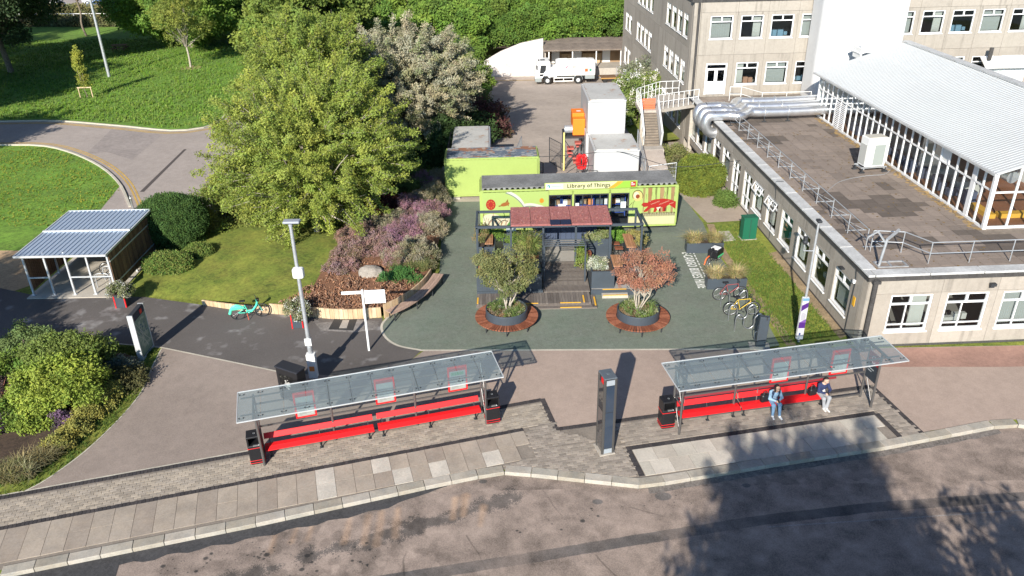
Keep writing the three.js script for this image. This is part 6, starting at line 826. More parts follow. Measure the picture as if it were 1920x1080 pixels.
tree({ label: 'roadside tree shading the back road where it leaves the bend', pos: [-46.5, 0, -52.5], r: [3.6, 2.8, 3.2], cy: 6.2, n: 40, cr: 1, per: 20, twigs: 260, tl: 1.7, lp: 11, sp: 0.35, cols: cMid, geo: G4, size: 0.75, tr: 0.2, limbs: 20 });
for (const [i, [x, z, s]] of [[-66, -70, 1.15], [-58, -62.5, 1.0], [-78, -88, 1.2]].entries()) tree({ label: ['large roadside tree shading the far lawn, nearer of two by the road bend', 'roadside tree shading the bend of the back road', 'large tree beside the far hedge line shading the lawn'][i], pos: [x, 0, z], r: [8 * s, 6 * s, 7 * s], cy: 10 * s, n: 90, cr: 1.9, per: 18, cols: cDark, geo: G4, size: 1, tr: 0.4, limbs: 20 });
// greenery on the bank behind the white wall and round the yard
const bankM = mat.leafDull;
[[-15, -92, 6.5, 5.5, 'bright green bank tree beside the blossom tree'], [-7.5, -99, 5.5, 4.6, 'bright green shrub tree above the start of the white wall'], [-1, -103, 6, 4.4, 'green bank shrub above the middle of the white wall'], [5.2, -105, 5.6, 4.2, 'green bank shrub above the yard sheds'], [11.5, -105, 5.6, 4.6, 'green bank shrub above the sheds beside the office block'], [-11, -112, 9, 9, 'taller dark green tree behind the bank shrubs'], [1, -116, 9, 8, 'broad tree filling the gap behind the bank'], [11, -118, 9, 8.5, 'dark tree behind the sheds and the office block'], [-27, -112, 9, 10, 'tall dark tree behind the far bright green tree'], [20, -110, 7, 9, 'dark tree hidden behind the office block corner']].forEach(([x, z, r, h, l], i) => { const bank = x > -4.5 || z < -97; tree({ label: l, pos: [x, i > 0 && i < 5 ? 0.2 : 0, z], r: [r, h * 0.62, r * 0.75], cy: h * 0.42, n: 170, cr: 1.0, per: 50, vary: 0.4, cols: i < 5 ? [[0.11, 0.2, 0.02], [0.07, 0.14, 0.018], [0.15, 0.22, 0.03]] : cMid, geo: i % 2 ? G1 : G4, size: i % 2 ? 1.7 : 0.75, tr: 0.25, limbs: 18, low: -0.75, m: bankM, fork: 0.6 }); });
[[-3.6, -61.5, 2.4, 2.4, cDark, 'dark evergreen shrub at the yard edge behind the pale container'], [-2.6, -65.5, 2.3, 2.6, [[0.12, 0.035, 0.035], [0.09, 0.03, 0.03], [0.05, 0.05, 0.02]], 'dark red leaved shrub at the yard edge'], [-4.8, -56.5, 2.4, 2.2, cDark, 'dark shrub under the blossom tree near the mesh fence'], [-3.9, -70, 2.6, 2.8, cOlive, 'olive green shrub at the edge of the yard'], [-4.5, -76, 3, 3.2, cMid, 'green shrub beside the yard near the white wall'], [-5.5, -84, 3.2, 3.6, cMid, 'green shrub where the white wall begins']].forEach(([x, z, r, h, c, l]) => shrub({ label: l, pos: [x, x > -4.5 ? yh(z) : 0, z], r: [r, h, r], n: 60, cr: 0.75, per: 55, cols: c, geo: G1 }));
shrub({ label: 'large shrub with white flowers against the office block', pos: [11.2, -1.0, -69], r: [2.3, 3.6, 2.2], n: 80, cr: 0.75, per: 60, cols: [[0.14, 0.2, 0.03], [0.1, 0.16, 0.03], [0.17, 0.2, 0.07]], geo: G1, flowers: [10, [[0.7, 0.68, 0.62]], 2] });
shrub({ label: 'grey green shrub behind the white flowered shrub', pos: [12.2, -1.6, -74], r: [1.9, 4.2, 1.9], n: 60, cr: 0.7, per: 50, cols: [[0.2, 0.21, 0.13], [0.15, 0.17, 0.09]], geo: G1 });
// planting by the wing
dome({ label: 'large clipped yellow green dome bush beside the wing doors', pos: [12.05, 0, -48.0], r: [1.5, 2.35, 1.4], n: 4200, cols: [[0.15, 0.18, 0.02], [0.1, 0.14, 0.016]], geo: G2, size: 1.0 });
[[11.0, -51, 1.2, 0.9, [[0.09, 0.11, 0.035], [0.14, 0.12, 0.05]], 'low yellow green shrub on the bank beside the stair'], [12.3, -50.6, 1.1, 0.8, [[0.1, 0.13, 0.06], [0.15, 0.17, 0.09]], 'leafy pale green plant on the bank by the wing'], [11.4, -53.4, 1.1, 1.1, [[0.18, 0.17, 0.05], [0.1, 0.13, 0.03]], 'bronze tinted shrub on the bank under the bridge'], [13.2, -45.6, 0.4, 0.5, [[0.08, 0.13, 0.02]], 'small green shrub between the dome bush and the wing door'], [10.4, -48.9, 0.8, 0.6, [[0.1, 0.12, 0.03], [0.15, 0.14, 0.06]], 'low green shrub on the bank next to the mesh fence']].forEach(([x, z, r, h, c, l]) => shrub({ label: l, pos: [x, 0.05, z], r: [r, h, r], n: 26, cr: 0.4, per: 120, cols: c, geo: G2, size: 1.3 }));
// topiary group by the cycle shelter
dome({ label: 'large dark green clipped dome bush beside the cycle shelter', pos: [-18.95, 0.05, -41.5], r: [1.9, 2.75, 1.75], n: 6500, cols: [[0.045, 0.1, 0.016], [0.035, 0.08, 0.013], [0.06, 0.12, 0.02]], geo: G2, size: 0.9 });
dome({ label: 'small clipped bush with yellow edges below the dark dome bush', pos: [-17.9, 0.05, -37.6], r: [1.25, 0.95, 0.85], n: 1900, cols: [[0.08, 0.15, 0.02], [0.16, 0.19, 0.04]], geo: G2 });
dome({ label: 'low clipped bush between the dome bush and the lawn', pos: [-16.9, 0.05, -39.3], r: [0.7, 0.7, 0.6], n: 900, cols: [[0.09, 0.15, 0.02], [0.13, 0.16, 0.03]], geo: G2 });
shrub({ label: 'variegated yellow hedge behind the dark dome bush', pos: [-17.0, 0.05, -44.6], r: [3.0, 2.1, 1.8], n: 80, cr: 0.6, per: 80, cols: [[0.17, 0.2, 0.025], [0.1, 0.15, 0.02], [0.22, 0.22, 0.05]], geo: G2, size: 1.3 });
shrub({ label: 'dark leafy hedge in the shade under the light green tree', pos: [-14.2, 0.05, -46.5], r: [3.0, 1.7, 1.8], n: 60, cr: 0.65, per: 60, cols: cMid, geo: G2, size: 1.4 });
shrub({ label: 'dark shrub in the shade behind the heathers', pos: [-7.6, 0.1, -49], r: [2.6, 1.6, 2.2], n: 60, cr: 0.6, per: 60, cols: cMid, geo: G2, size: 1.4 });
// heathers and grasses in the raised bed
const hPurple = [[0.32, 0.16, 0.24], [0.24, 0.13, 0.17], [0.17, 0.13, 0.08], [0.26, 0.14, 0.15]], hRust = [[0.28, 0.16, 0.14], [0.22, 0.14, 0.1], [0.3, 0.18, 0.19], [0.16, 0.14, 0.06]], hCream = [[0.32, 0.28, 0.2], [0.26, 0.22, 0.15], [0.17, 0.17, 0.08]], hDarkRed = [[0.12, 0.03, 0.022], [0.16, 0.05, 0.03]], hGreen = [[0.1, 0.14, 0.03]];
[[[-7.74, -39.31], 1.35, 0.75, hRust, 'broad dusty pink heather mound above the boulder'], [[-6.23, -39.95], 1.1, 0.8, hPurple, 'vivid purple heather mound in the middle of the bed'], [[-5.14, -37.82], 1.2, 0.8, hCream, 'cream heather mound nearest the plaza edge'], [[-6.78, -42.01], 1.1, 0.75, hCream, 'cream heather mound between purple and dark red plants'], [[-5.36, -43.14], 1.0, 0.8, hPurple, 'bright pink heather mound beside the plaza'], [[-4.61, -41.51], 0.75, 0.75, hCream, 'small cream heather mound at the plaza edge'], [[-5.41, -45.27], 1.1, 0.8, hCream, 'cream heather mound near the lime container'], [[-7.67, -44.1], 1.3, 0.7, hDarkRed, 'dark red low shrub under the tree'], [[-8.4, -38.11], 0.9, 0.6, hRust, 'rusty pink heather mound at the lawn edge'], [[-5.37, -48.57], 1.0, 0.8, hPurple, 'purple heather mound beside the lime container'], [[-6.59, -47.18], 1.1, 0.8, hGreen, 'green low shrub behind the heathers'], [[-4.48, -43.76], 0.55, 0.6, hPurple, 'little pink heather mound against the plaza edge'], [[-8.67, -36.51], 0.7, 0.45, hRust, 'low rusty heather at the lawn edge beside the boulder'], [[-8.43, -40.94], 1.0, 0.6, hRust, 'faded pink heather where lawn and bed meet'], [[-6.79, -38.71], 0.9, 0.6, hRust, 'dusty pink heather between the boulder and purple mound'], [[-7.8, -41.67], 1.0, 0.6, hCream, 'straw coloured heather behind the dusty pink mound'], [[-5.78, -41.19], 0.9, 0.75, hPurple, 'mauve heather between two cream mounds'], [[-5.78, -37.33], 0.8, 0.5, hRust, 'brown pink heather in front of the cream mound'], [[-5.97, -44.43], 0.9, 0.7, hPurple, 'mauve heather behind the middle cream mound'], [[-6.87, -45.36], 1.0, 0.6, hDarkRed, 'dark red low shrub beside the green shrub'], [[-4.78, -46.42], 0.8, 0.7, hCream, 'straw coloured heather between pink and purple mounds'], [[-6.11, -49.12], 0.9, 0.7, hRust, 'dusty heather beside the green low shrub'], [[-4.54, -49.03], 0.7, 0.8, hCream, 'pale heather mound at the corner of the lime container']].forEach(([P, r, h, c, l]) => { shrub({ name: 'heather', label: l, cat: 'heather', pos: [P[0], 0.3, P[1]], r: [r * 1.12, h * 1.25, r], n: 50, cr: 0.32, per: 300, cols: c, geo: G3, size: 1.15, vary: 0.3 }); });
{ const P = [-5.15, -36.56]; const t = thing('strap_grass', 'clump of strappy pale green leaves in front of the heathers', 'plant', [P[0], 0.4, P[1]]); scatter(t, 'blades', T2, [...Array(60)].map(() => [rr(-0.8, 0.8), 0, rr(-0.45, 0.45), rr(0.7, 1.1), tone([[0.24, 0.24, 0.09], [0.17, 0.2, 0.06]], 0.2), 1])); const Q = [-5.54, -35.18]; shrub({ label: 'low feathery green shrub behind the curved bench', pos: [Q[0], 0.4, Q[1]], r: [0.9, 0.5, 0.6], n: 30, cr: 0.3, per: 260, cols: [[0.05, 0.14, 0.03], [0.07, 0.17, 0.03]], geo: G3, size: 1.2 }); }
// bark chips over the mulch
{ const L = [], poly = [...wallLine.slice(lawnN - 6), [-4.94, -33.35], [-4.47, -35.02], [-4.91, -36.86], [-7.49, -37.62], [-8.36, -37.02]], A = [-6.39, -34.71]; for (let i = 0; i < 5200; i++) { const x = A[0] + rr(-4.8, 3.4), z = A[1] + rr(-2.6, 2.6); if (inPoly(x, z, poly)) L.push([x, 0.5 + rr(0, 0.1) + 0.08 * Math.sin(x * 3) * Math.cos(z * 2), z, rr(0.7, 1.9), tone([[0.24, 0.12, 0.07], [0.16, 0.08, 0.05], [0.3, 0.17, 0.1]], 0.3)]); } const im = scatter(scene, 'bark_chips', BARKCHIP, L); im.userData.label = 'russet bark chips spread over the raised bed'; im.userData.category = 'mulch'; }
// lower left bed
tree({ name: 'maple_shrub', label: 'broad bright green layered maple shrub in the corner bed', cat: 'shrub', pos: [-17.6, 0, -25.9], r: [1.75, 0.8, 1.4], cy: 1.0, n: 90, cr: 0.38, flatY: 0.45, per: 130, cols: [[0.26, 0.34, 0.028], [0.2, 0.28, 0.025], [0.31, 0.37, 0.04]], geo: G2, size: 1.25, tr: 0.06, limbs: 20, fork: 0.3 });
tree({ name: 'maple_shrub', label: 'darker green maple shrub behind the bright one', cat: 'shrub', pos: [-18.2, 0, -28.0], r: [1.6, 0.65, 0.95], cy: 1.0, n: 70, cr: 0.36, flatY: 0.45, per: 120, cols: [[0.17, 0.23, 0.028], [0.13, 0.18, 0.025]], geo: G2, size: 1.25, tr: 0.06, limbs: 20, fork: 0.3 });
{
  const spiky = (P, n, cols, g, s, label, w, d, name = 'spiky_plant') => { const t = thing(name, label, 'plant', [P[0], 0.012, P[1]]); scatter(t, 'blades', g, [...Array(n)].map(() => [rr(-w, w), 0, rr(-d, d), rr(0.75, 1.2) * s, tone(cols, 0.22), 1])); return t; };
  spiky([-18.47, -27.44], 14, [[0.45, 0.4, 0.12], [0.35, 0.32, 0.1]], T3, 1.1, 'yellow strap leaved plant between the two maple shrubs', 0.5, 0.35); spiky([-19.98, -25.82], 10, [[0.3, 0.14, 0.1], [0.36, 0.24, 0.18]], T3, 1.1, 'bronze strap leaved plant at the edge of the corner bed', 0.3, 0.3);
  const edge = offsetLine(bedCurve, -1.0); const cs = [[[0.28, 0.24, 0.12], [0.18, 0.16, 0.07]], [[0.22, 0.19, 0.09], [0.15, 0.13, 0.05]], [[0.17, 0.17, 0.05], [0.25, 0.22, 0.1]]];
  [8, 10, 12, 14, 16, 18, 20, 22].forEach((k, i) => spiky(edge[k], 34, cs[i % 3], T2, 0.85, 'tan tufted grass clump bordering the corner bed', 0.42, 0.3, 'grass_clump').userData.group = 'tan grass clumps along the corner bed');
  [24, 26, 28, 30, 32, 34].forEach((k, i) => { const P = edge[k]; const t = shrub({ name: 'golden_shrub', label: 'low golden leaved shrub in the row edging the corner bed', pos: [P[0] - 0.1, 0, P[1]], r: [0.5, 0.42, 0.42], n: 22, cr: 0.22, per: 420, cols: [[0.3, 0.28, 0.06], [0.22, 0.22, 0.05]], geo: G3, size: 1.2 }); t.userData.group = 'golden shrubs edging the corner bed'; });
  shrub({ name: 'lavender', label: 'grey green lavender clump with upright spikes near the map board', pos: [...(p => [p[0], 0, p[1]])([-16.53, -28.13])], r: [0.9, 0.5, 0.6], n: 30, cr: 0.25, per: 300, cols: [[0.14, 0.17, 0.11], [0.2, 0.21, 0.16]], geo: G3, size: 1.3 });
  for (const [px, l] of [[[-19.1, -24.42], 'purple flower heads at the rim of the corner bed'], [[-17.02, -24.42], 'purple flowered plant below the bright maple shrub']]) shrub({ name: 'flowering_plant', label: l, pos: [px[0], 0, px[1]], r: [0.4, 0.45, 0.35], n: 14, cr: 0.2, per: 300, cols: [[0.1, 0.07, 0.1], [0.16, 0.08, 0.17], [0.06, 0.08, 0.03]], geo: G3, size: 1.3 });
  shrub({ label: 'brown green low shrub between maple and golden shrubs', pos: [-15.9, 0, -27.2], r: [0.8, 0.4, 0.7], n: 34, cr: 0.35, per: 160, cols: [[0.07, 0.075, 0.025], [0.1, 0.09, 0.03]], geo: G2, size: 1 }); for (const [P, l] of [[[-18.22, -24.56], 'fresh green low shrub behind the tan grasses below the maple'], [[-19.43, -25.28], 'fresh green low shrub at the rim of the corner bed']]) shrub({ label: l, pos: [P[0], 0, P[1]], r: [0.8, 0.45, 0.6], n: 34, cr: 0.3, per: 200, cols: [[0.2, 0.27, 0.03], [0.14, 0.2, 0.03]], geo: G2, size: 1 }); for (const [x, z, l, c] of [[-23.2, -24.2, 'broad green shrub in the outer part of the corner bed', cMid], [-24.6, -27, 'olive shrub in the outer part of the corner bed', cOlive], [-21.8, -21.4, 'yellow green shrub near the pavement end of the corner bed', cLime], [-25.2, -21, 'green shrub at the outer pavement end of the corner bed', cMid]]) shrub({ label: l, pos: [x, 0, z], r: [1.3, 0.9, 1.1], n: 40, cr: 0.4, per: 130, cols: c, geo: G2, size: 1.2 }); shrub({ label: 'mid green shrub beside the purple flower heads', pos: [-19.6, 0, -24.6], r: [1.0, 0.6, 0.8], n: 34, cr: 0.35, per: 160, cols: cMid, geo: G2, size: 1 }); shrub({ label: 'leafy green shrub between bronze plant and maple', pos: [-20.4, 0, -27.8], r: [1.1, 0.9, 0.9], n: 34, cr: 0.35, per: 160, cols: cMid, geo: G2, size: 1.1 }); shrub({ label: 'grey leaved plant at the lawn side of the corner bed', pos: [-21.5, 0, -30.2], r: [1.2, 0.8, 0.8], n: 34, cr: 0.35, per: 160, cols: [[0.13, 0.19, 0.06], [0.1, 0.15, 0.04]], geo: G2, size: 1 }); shrub({ label: 'dark reddish shrub beside the bronze strap plant', pos: [-20.6, 0, -26.0], r: [1.0, 0.9, 0.9], n: 34, cr: 0.35, per: 160, cols: [[0.07, 0.04, 0.04], [0.05, 0.06, 0.03]], geo: G2, size: 1 });
}
// planter contents
troughs.forEach((t, i) => { for (const x of [-0.5, 0.5]) { const p = thing('grass_plant', (i ? 'bleached tufted grass in the trough beside the bicycles' : 'bleached tufted grass in the trough behind the cargo bike'), 'plant', [t.position.x + x, 0.48, t.position.z], 0, i ? 'grasses in the trough beside the bicycles' : 'grasses in the trough behind the cargo bike'); scatter(p, 'blades', T2, [...Array(26)].map(() => [rr(-0.2, 0.2), 0, rr(-0.16, 0.16), rr(0.8, 1.25), tone([[0.42, 0.32, 0.17], [0.3, 0.25, 0.1], [0.2, 0.2, 0.06]], 0.2), 1])); } });
plantPots.forEach((t, i) => shrub({ label: i ? 'white flowered plant in the red edged planter at the timber wall' : 'white flowered plant in the red edged planter by the cycle shelter', pos: [t.position.x, 0.66, t.position.z], r: [0.5, 0.55, 0.45], n: 26, cr: 0.22, per: 320, cols: [[0.12, 0.16, 0.05], [0.2, 0.2, 0.1], [0.24, 0.2, 0.14]], geo: G3, size: 1.3, flowers: [50, [[0.75, 0.74, 0.7]], 1.1] }));
// long grass and mown grass tufts
const tufts = (poly, n, h, cols, lift = 0) => { const xs = poly.map(p => p[0]), zs = poly.map(p => p[1]), L = []; const x0 = Math.min(...xs), x1 = Math.max(...xs), z0 = Math.min(...zs), z1 = Math.max(...zs); for (let i = 0; i < n; i++) { const x = rr(x0, x1), z = rr(z0, z1); if (inPoly(x, z, poly)) { const d = 0.5 + fbm(x / 40 + 3, z / 40 + 3, 12, 3, 900), s = h * d * rr(0.7, 1.3); L.push([x, lift, z, s, tone(cols, 0.3), 1]); } } return L; };
{
  const g1 = [[0.1, 0.17, 0.02], [0.08, 0.145, 0.018], [0.16, 0.19, 0.03]];
  const A = [...tufts([...roadTop.slice(6, 58).map(([x, z]) => [x, z - 0.9]), [-22, -110], [-70, -110]], 34000, 0.75, [[0.13, 0.24, 0.022], [0.16, 0.27, 0.026], [0.2, 0.28, 0.06]]), ...tufts([...roadBot.slice(8, 48).map(([x, z]) => [x, z + 0.5]), [-26, -44], [-44, -46], [-52, -58]], 20000, 0.4, [[0.15, 0.25, 0.022], [0.18, 0.27, 0.025], [0.32, 0.3, 0.04]])];
  const B1 = [...tufts([[11.75, -42.25], [13.52, -42.55], [13.81, -38.81], [14.21, -29.9], [11.78, -29.23], [11.6, -31.34], [11.42, -34.24]], 7000, 0.6, g1), ...tufts(bedCurve.concat(offsetLine(bedCurve, -0.8).reverse()), 9000, 0.7, g1), ...tufts([[-22.99, -30.8], [-19.54, -30.57], [-15.43, -29.78], [-15.89, -29.19], [-17.76, -29.78], [-20.09, -29.78], [-22.22, -29.43]], 5000, 0.7, g1)];
  const a = scatter(scene, 'long_grass', T4, A); a.userData.label = 'tall unmown grass on the lawns beside the back road'; a.userData.category = 'grass'; const b = scatter(scene, 'mown_grass', T1, B1); b.userData.label = 'short mown grass edging the beds and the wing'; b.userData.category = 'grass';
}
// ---------- ring planters with seats ----------
function ringPlanter(cx, cz, label) {
  const t = thing('ring_planter', label, 'planter', [cx, 0.014, cz]), n = 66;
  part(t, 'drum', new THREE.LatheGeometry([[0.88, 0.55], [0.88, 0.74], [0.92, 0.76], [0.95, 0.74], [0.95, 0]].map(p => new THREE.Vector2(...p)), 48), mat.slate); part(t, 'soil', new THREE.CircleGeometry(0.88, 32).rotateX(-Math.PI / 2).translate(0, 0.62, 0), mat.soil);
  for (let i = 0; i < n; i++) { const a = i / n * 6.28318, g = new THREE.BoxGeometry(0.46, 0.045, 0.08); const p = g.attributes.position; for (let k = 0; k < p.count; k++) if (p.getX(k) > 0) p.setZ(k, p.getZ(k) * 1.28); g.translate(1.2, 0.34 + rr(-0.002, 0.002), 0); g.rotateY(a); part(t, 'slat', g, mat.hardwood[Math.floor(rr(0, 3))]); }
  part(t, 'seat_frame', [new THREE.TorusGeometry(1.05, 0.03, 6, 48).rotateX(Math.PI / 2).translate(0, 0.28, 0), new THREE.TorusGeometry(1.34, 0.03, 6, 48).rotateX(Math.PI / 2).translate(0, 0.28, 0)], mat.dark); for (let i = 0; i < 8; i++) { const a = i / 8 * 6.283; part(t, 'leg', bar([Math.cos(a) * 1.3, 0, Math.sin(a) * 1.3], [Math.cos(a) * 1.3, 0.3, Math.sin(a) * 1.3], 0.03), mat.dark); }
}
ringPlanter(-0.27, -31.6, 'round slate planter with red timber ring seat holding the green tree'); ringPlanter(5.66, -31.33, 'round slate planter with red timber ring seat holding the copper tree');
tree({ name: 'small_tree', label: 'olive green multi stemmed small tree in a round planter', pos: [-0.2, 0.63, -31.65], r: [1.2, 1.0, 1.1], cy: 1.95, off: [0.05, 0], n: 80, cr: 0.25, per: 170, cols: [[0.15, 0.165, 0.05], [0.19, 0.18, 0.065], [0.1, 0.12, 0.035]], geo: G3, size: 1.5, tr: 0.05, stems: 4, limbs: 44, fork: 0.9, bark: mat.paleBark, low: -0.9, m: mat.leafDull, wob: 0.16 });
tree({ name: 'small_tree', label: 'copper leaved multi stemmed small tree in a round planter', pos: [5.66, 0.63, -31.4], r: [1.2, 0.8, 1.1], off: [0.15, 0], cy: 1.95, n: 84, cr: 0.24, per: 150, cols: cCopper, geo: G3, size: 1.35, tr: 0.045, stems: 6, limbs: 54, fork: 0.8, bark: mat.paleBark, low: -0.8, m: mat.leafDull, wob: 0.14 });
for (const [cx, cz, l] of [[-0.27, -31.6, 'mixed low plants under the green tree in the round planter'], [5.66, -31.33, 'mixed low plants under the copper tree in the round planter']]) { const t = thing('underplanting', l, 'plants', [cx, 0.64, cz]), L = [], T = []; for (let i = 0; i < 330; i++) { const a = rr(0, 6.28), r = 0.84 * Math.sqrt(R()); const k = Math.sin(a * 2 + cx) > -0.1; L.push([Math.cos(a) * r, rr(0, k ? 0.22 : 0.06), Math.sin(a) * r, rr(0.8, 1.4), tone(k ? [[0.13, 0.19, 0.04], [0.08, 0.13, 0.03], [0.24, 0.24, 0.14]] : [[0.2, 0.12, 0.06], [0.26, 0.2, 0.13]], 0.3)]); } for (let i = 0; i < 14; i++) { const a = rr(0, 6.28); T.push([Math.cos(a) * 0.6, 0, Math.sin(a) * 0.6, rr(0.5, 0.8), tone([[0.14, 0.2, 0.05]], 0.3), 1]); } scatter(t, 'foliage', G3, L); scatter(t, 'blades', T2, T); }
// ---------- parklet ----------
const yellowStrip = (x, y, z, w, d) => RB(w, 0.02, d, 0.006, x, y, z);
{
  const t = thing('parklet_deck', 'raised parklet deck with grey boards, ramp and yellow step edges', 'deck', [0, 0.014, 0]);
  part(t, 'base', [prism([[-1.7, -34.15], [1.5, -34.15], [1.5, -41.3], [-1.7, -41.3]], 0, 0.27), prism([[3.82, -34.1], [6.5, -34.0], [6.6, -41.0], [3.82, -41.2]], 0, 0.27), prism([[1.5, -37.4], [3.82, -37.4], [3.82, -41.2], [1.5, -41.2]], 0, 0.27)], mat.slate);
  part(t, 'paving', [flat([[3.85, -34.15], [6.45, -34.06], [6.55, -41], [3.85, -41.15]], 0.276), flat([[1.45, -37.35], [3.85, -37.35], [3.85, -41.15], [1.45, -41.15]], 0.28), flat([[-1.65, -34.2], [1.45, -34.2], [1.45, -41.2], [-1.65, -41.2]], 0.276)], M({ map: mottle(256, 2, [0.34, 0.32, 0.29], { coarse: 0.15, fine: 0.12, seed: 700 }), roughness: 0.95 }));
  for (let i = 0; i < 40; i++) { const x = -1.68 + i * 0.1355; part(t, 'deck_board', B(0.125, 0.04, 1.12, x + 0.06, 0.15 + rr(-0.002, 0.002), -33.56), mat.greyWood[Math.floor(rr(0, 3))]); }
  for (let i = 0; i < 24; i++) { const z = -34.19 - i * 0.1335; part(t, 'ramp_board', B(2.24, 0.04, 0.124, 2.66, 0.175 + i * 0.0048, z), mat.greyWood[Math.floor(rr(0, 3))]); }
  part(t, 'riser', [B(5.4, 0.13, 0.04, 1.02, 0.065, -32.99), B(0.04, 0.13, 1.1, 3.72, 0.065, -33.56), B(0.04, 0.13, 1.1, -1.68, 0.065, -33.56)], mat.greyWood[1]);
  for (const [x0, x1] of [[1.2, 3.98]]) part(t, 'edge_step', [B(x1 - x0, 0.06, 0.28, (x0 + x1) / 2, 0.03, -32.86), B(0.22, 0.06, 1.2, 3.88, 0.03, -33.4)], mat.greyWood[0]);
  part(t, 'stone_step', [B(1.25, 0.14, 0.3, 4.95, 0.07, -33.86)], mat.slabLight);
  for (const g of [yellowStrip(-0.8, 0.178, -33.03, 0.5, 0.07), yellowStrip(0.75, 0.178, -33.03, 0.95, 0.07), yellowStrip(2.75, 0.178, -33.03, 0.98, 0.07), yellowStrip(2.75, 0.068, -32.76, 1.0, 0.07), yellowStrip(-1.64, 0.178, -33.4, 0.07, 0.62), yellowStrip(3.4, 0.178, -33.4, 0.07, 0.7), yellowStrip(3.93, 0.068, -33.35, 0.07, 0.85), yellowStrip(4.95, 0.288, -34.1, 1.15, 0.07), yellowStrip(4.95, 0.148, -33.75, 1.15, 0.07)]) part(t, 'yellow_nosing', g, mat.yellow);
}
function slateBox(label, x0, x1, z0, z1, h, y = 0.28) { const t = thing('slate_planter', label, 'planter', [(x0 + x1) / 2, y, (z0 + z1) / 2]), w = x1 - x0, d = z1 - z0; part(t, 'box', [B(w, h, 0.03, 0, h / 2, d / 2 - 0.015), B(w, h, 0.03, 0, h / 2, -d / 2 + 0.015), B(0.03, h, d - 0.06, -w / 2 + 0.015, h / 2, 0), B(0.03, h, d - 0.06, w / 2 - 0.015, h / 2, 0)], mat.slate); part(t, 'rim', [B(w + 0.03, 0.025, 0.06, 0, h, d / 2 - 0.015), B(w + 0.03, 0.025, 0.06, 0, h, -d / 2 + 0.015), B(0.06, 0.025, d - 0.09, -w / 2 + 0.015, h, 0), B(0.06, 0.025, d - 0.09, w / 2 - 0.015, h, 0)], mat.slate); part(t, 'soil', B(w - 0.06, 0.03, d - 0.06, 0, h - 0.1, 0), mat.soil); return t; }
const pp = (label, x, y, z, rx, h, rz, cols, o = {}) => shrub({ name: o.name || 'planter_shrub', label, pos: [x, y, z], r: [rx, h, rz], n: o.n || 16, cr: 0.22, per: o.per || 320, cols, geo: o.geo || G3, size: o.size || 1.3, flowers: o.fl });
slateBox('long slate planter along the deck front behind the green tree', -1.7, 1.45, -34.75, -34.2, 0.85); pp('mixed green shrubs in the long slate planter behind the green tree', 0.2, 1.0, -34.5, 1.2, 0.5, 0.28, [[0.1, 0.14, 0.04], [0.2, 0.2, 0.08]], { n: 26 });
slateBox('slate planter with timber seat at the deck edge', -1.7, -0.95, -36.4, -34.8, 0.85); pp('trailing green plants at the outer deck edge', -1.4, 1.0, -35.9, 0.45, 0.45, 0.6, [[0.12, 0.15, 0.05], [0.22, 0.2, 0.08]]);
slateBox('slate planter under the timber counter by the corner post', -1.7, -0.85, -39.6, -37.5, 0.85); pp('russet tinted shrub in the corner slate planter', -1.5, 1.0, -38.9, 0.35, 0.5, 0.8, [[0.16, 0.15, 0.05], [0.24, 0.17, 0.08], [0.1, 0.14, 0.04]]);
slateBox('slate planter in the shade of the red roof beside the fan palm', -0.4, 1.4, -38.6, -37.9, 0.85); pp('green shrubs in the slate planter behind the palm', -0.9, 1.0, -39.2, 0.6, 0.45, 0.4, cMid); pp('mid green shrubs beside the fan palm', 0.2, 1.0, -38.3, 0.4, 0.35, 0.3, cMid);
slateBox('square slate planter with silver leaved plants beside the ramp', 3.85, 4.95, -35.9, -34.25, 0.9); pp('silver leaved plant in the square slate planter', 4.25, 1.05, -35.1, 0.36, 0.3, 0.7, [[0.42, 0.43, 0.33], [0.2, 0.24, 0.12]], { fl: [40, [[0.6, 0.6, 0.54]], 1] });
slateBox('wide slate planter with grasses near the glazed front', 3.75, 5.25, -38.6, -37.9, 1.0); pp('pale grasses and herbs in the wide slate planter', 4.5, 1.15, -38.25, 0.65, 0.4, 0.28, [[0.14, 0.19, 0.05], [0.28, 0.27, 0.15]]);
slateBox('slate planter carrying a timber counter at the outer corner', 5.95, 6.5, -38.6, -36.7, 0.95); pp('wispy golden plants behind the timber counter', 6.55, 1.0, -38.0, 0.35, 0.55, 0.9, [[0.3, 0.24, 0.09], [0.2, 0.19, 0.05]]); pp('bright green plant between stools and timber counter', 5.7, 0.9, -38.9, 0.4, 0.4, 0.4, [[0.12, 0.25, 0.03]]);
pp('climbing green plant at the ramp side post', 3.55, 0.3, -36.6, 0.2, 1.2, 0.5, [[0.13, 0.2, 0.03], [0.18, 0.2, 0.04]]);
{ const t = thing('fan_palm', 'small palm with thin trunks and hanging fronds under the red roof', 'palm', [0.75, 0.28, -37.2]); part(t, 'trunk', [bar([0, 0, 0], [0.05, 1.35, 0], 0.06, 0.05, 8), bar([0.22, 0, 0.1], [0.28, 1.2, 0.1], 0.05, 0.04, 8)], mat.bark); scatter(t, 'fronds', T2, [...Array(46)].map((_, i) => [rr(-0.35, 0.5), rr(1.0, 1.5), rr(-0.3, 0.35), rr(0.8, 1.2), tone([[0.14, 0.19, 0.04], [0.25, 0.22, 0.07], [0.09, 0.13, 0.03]], 0.2)])); }
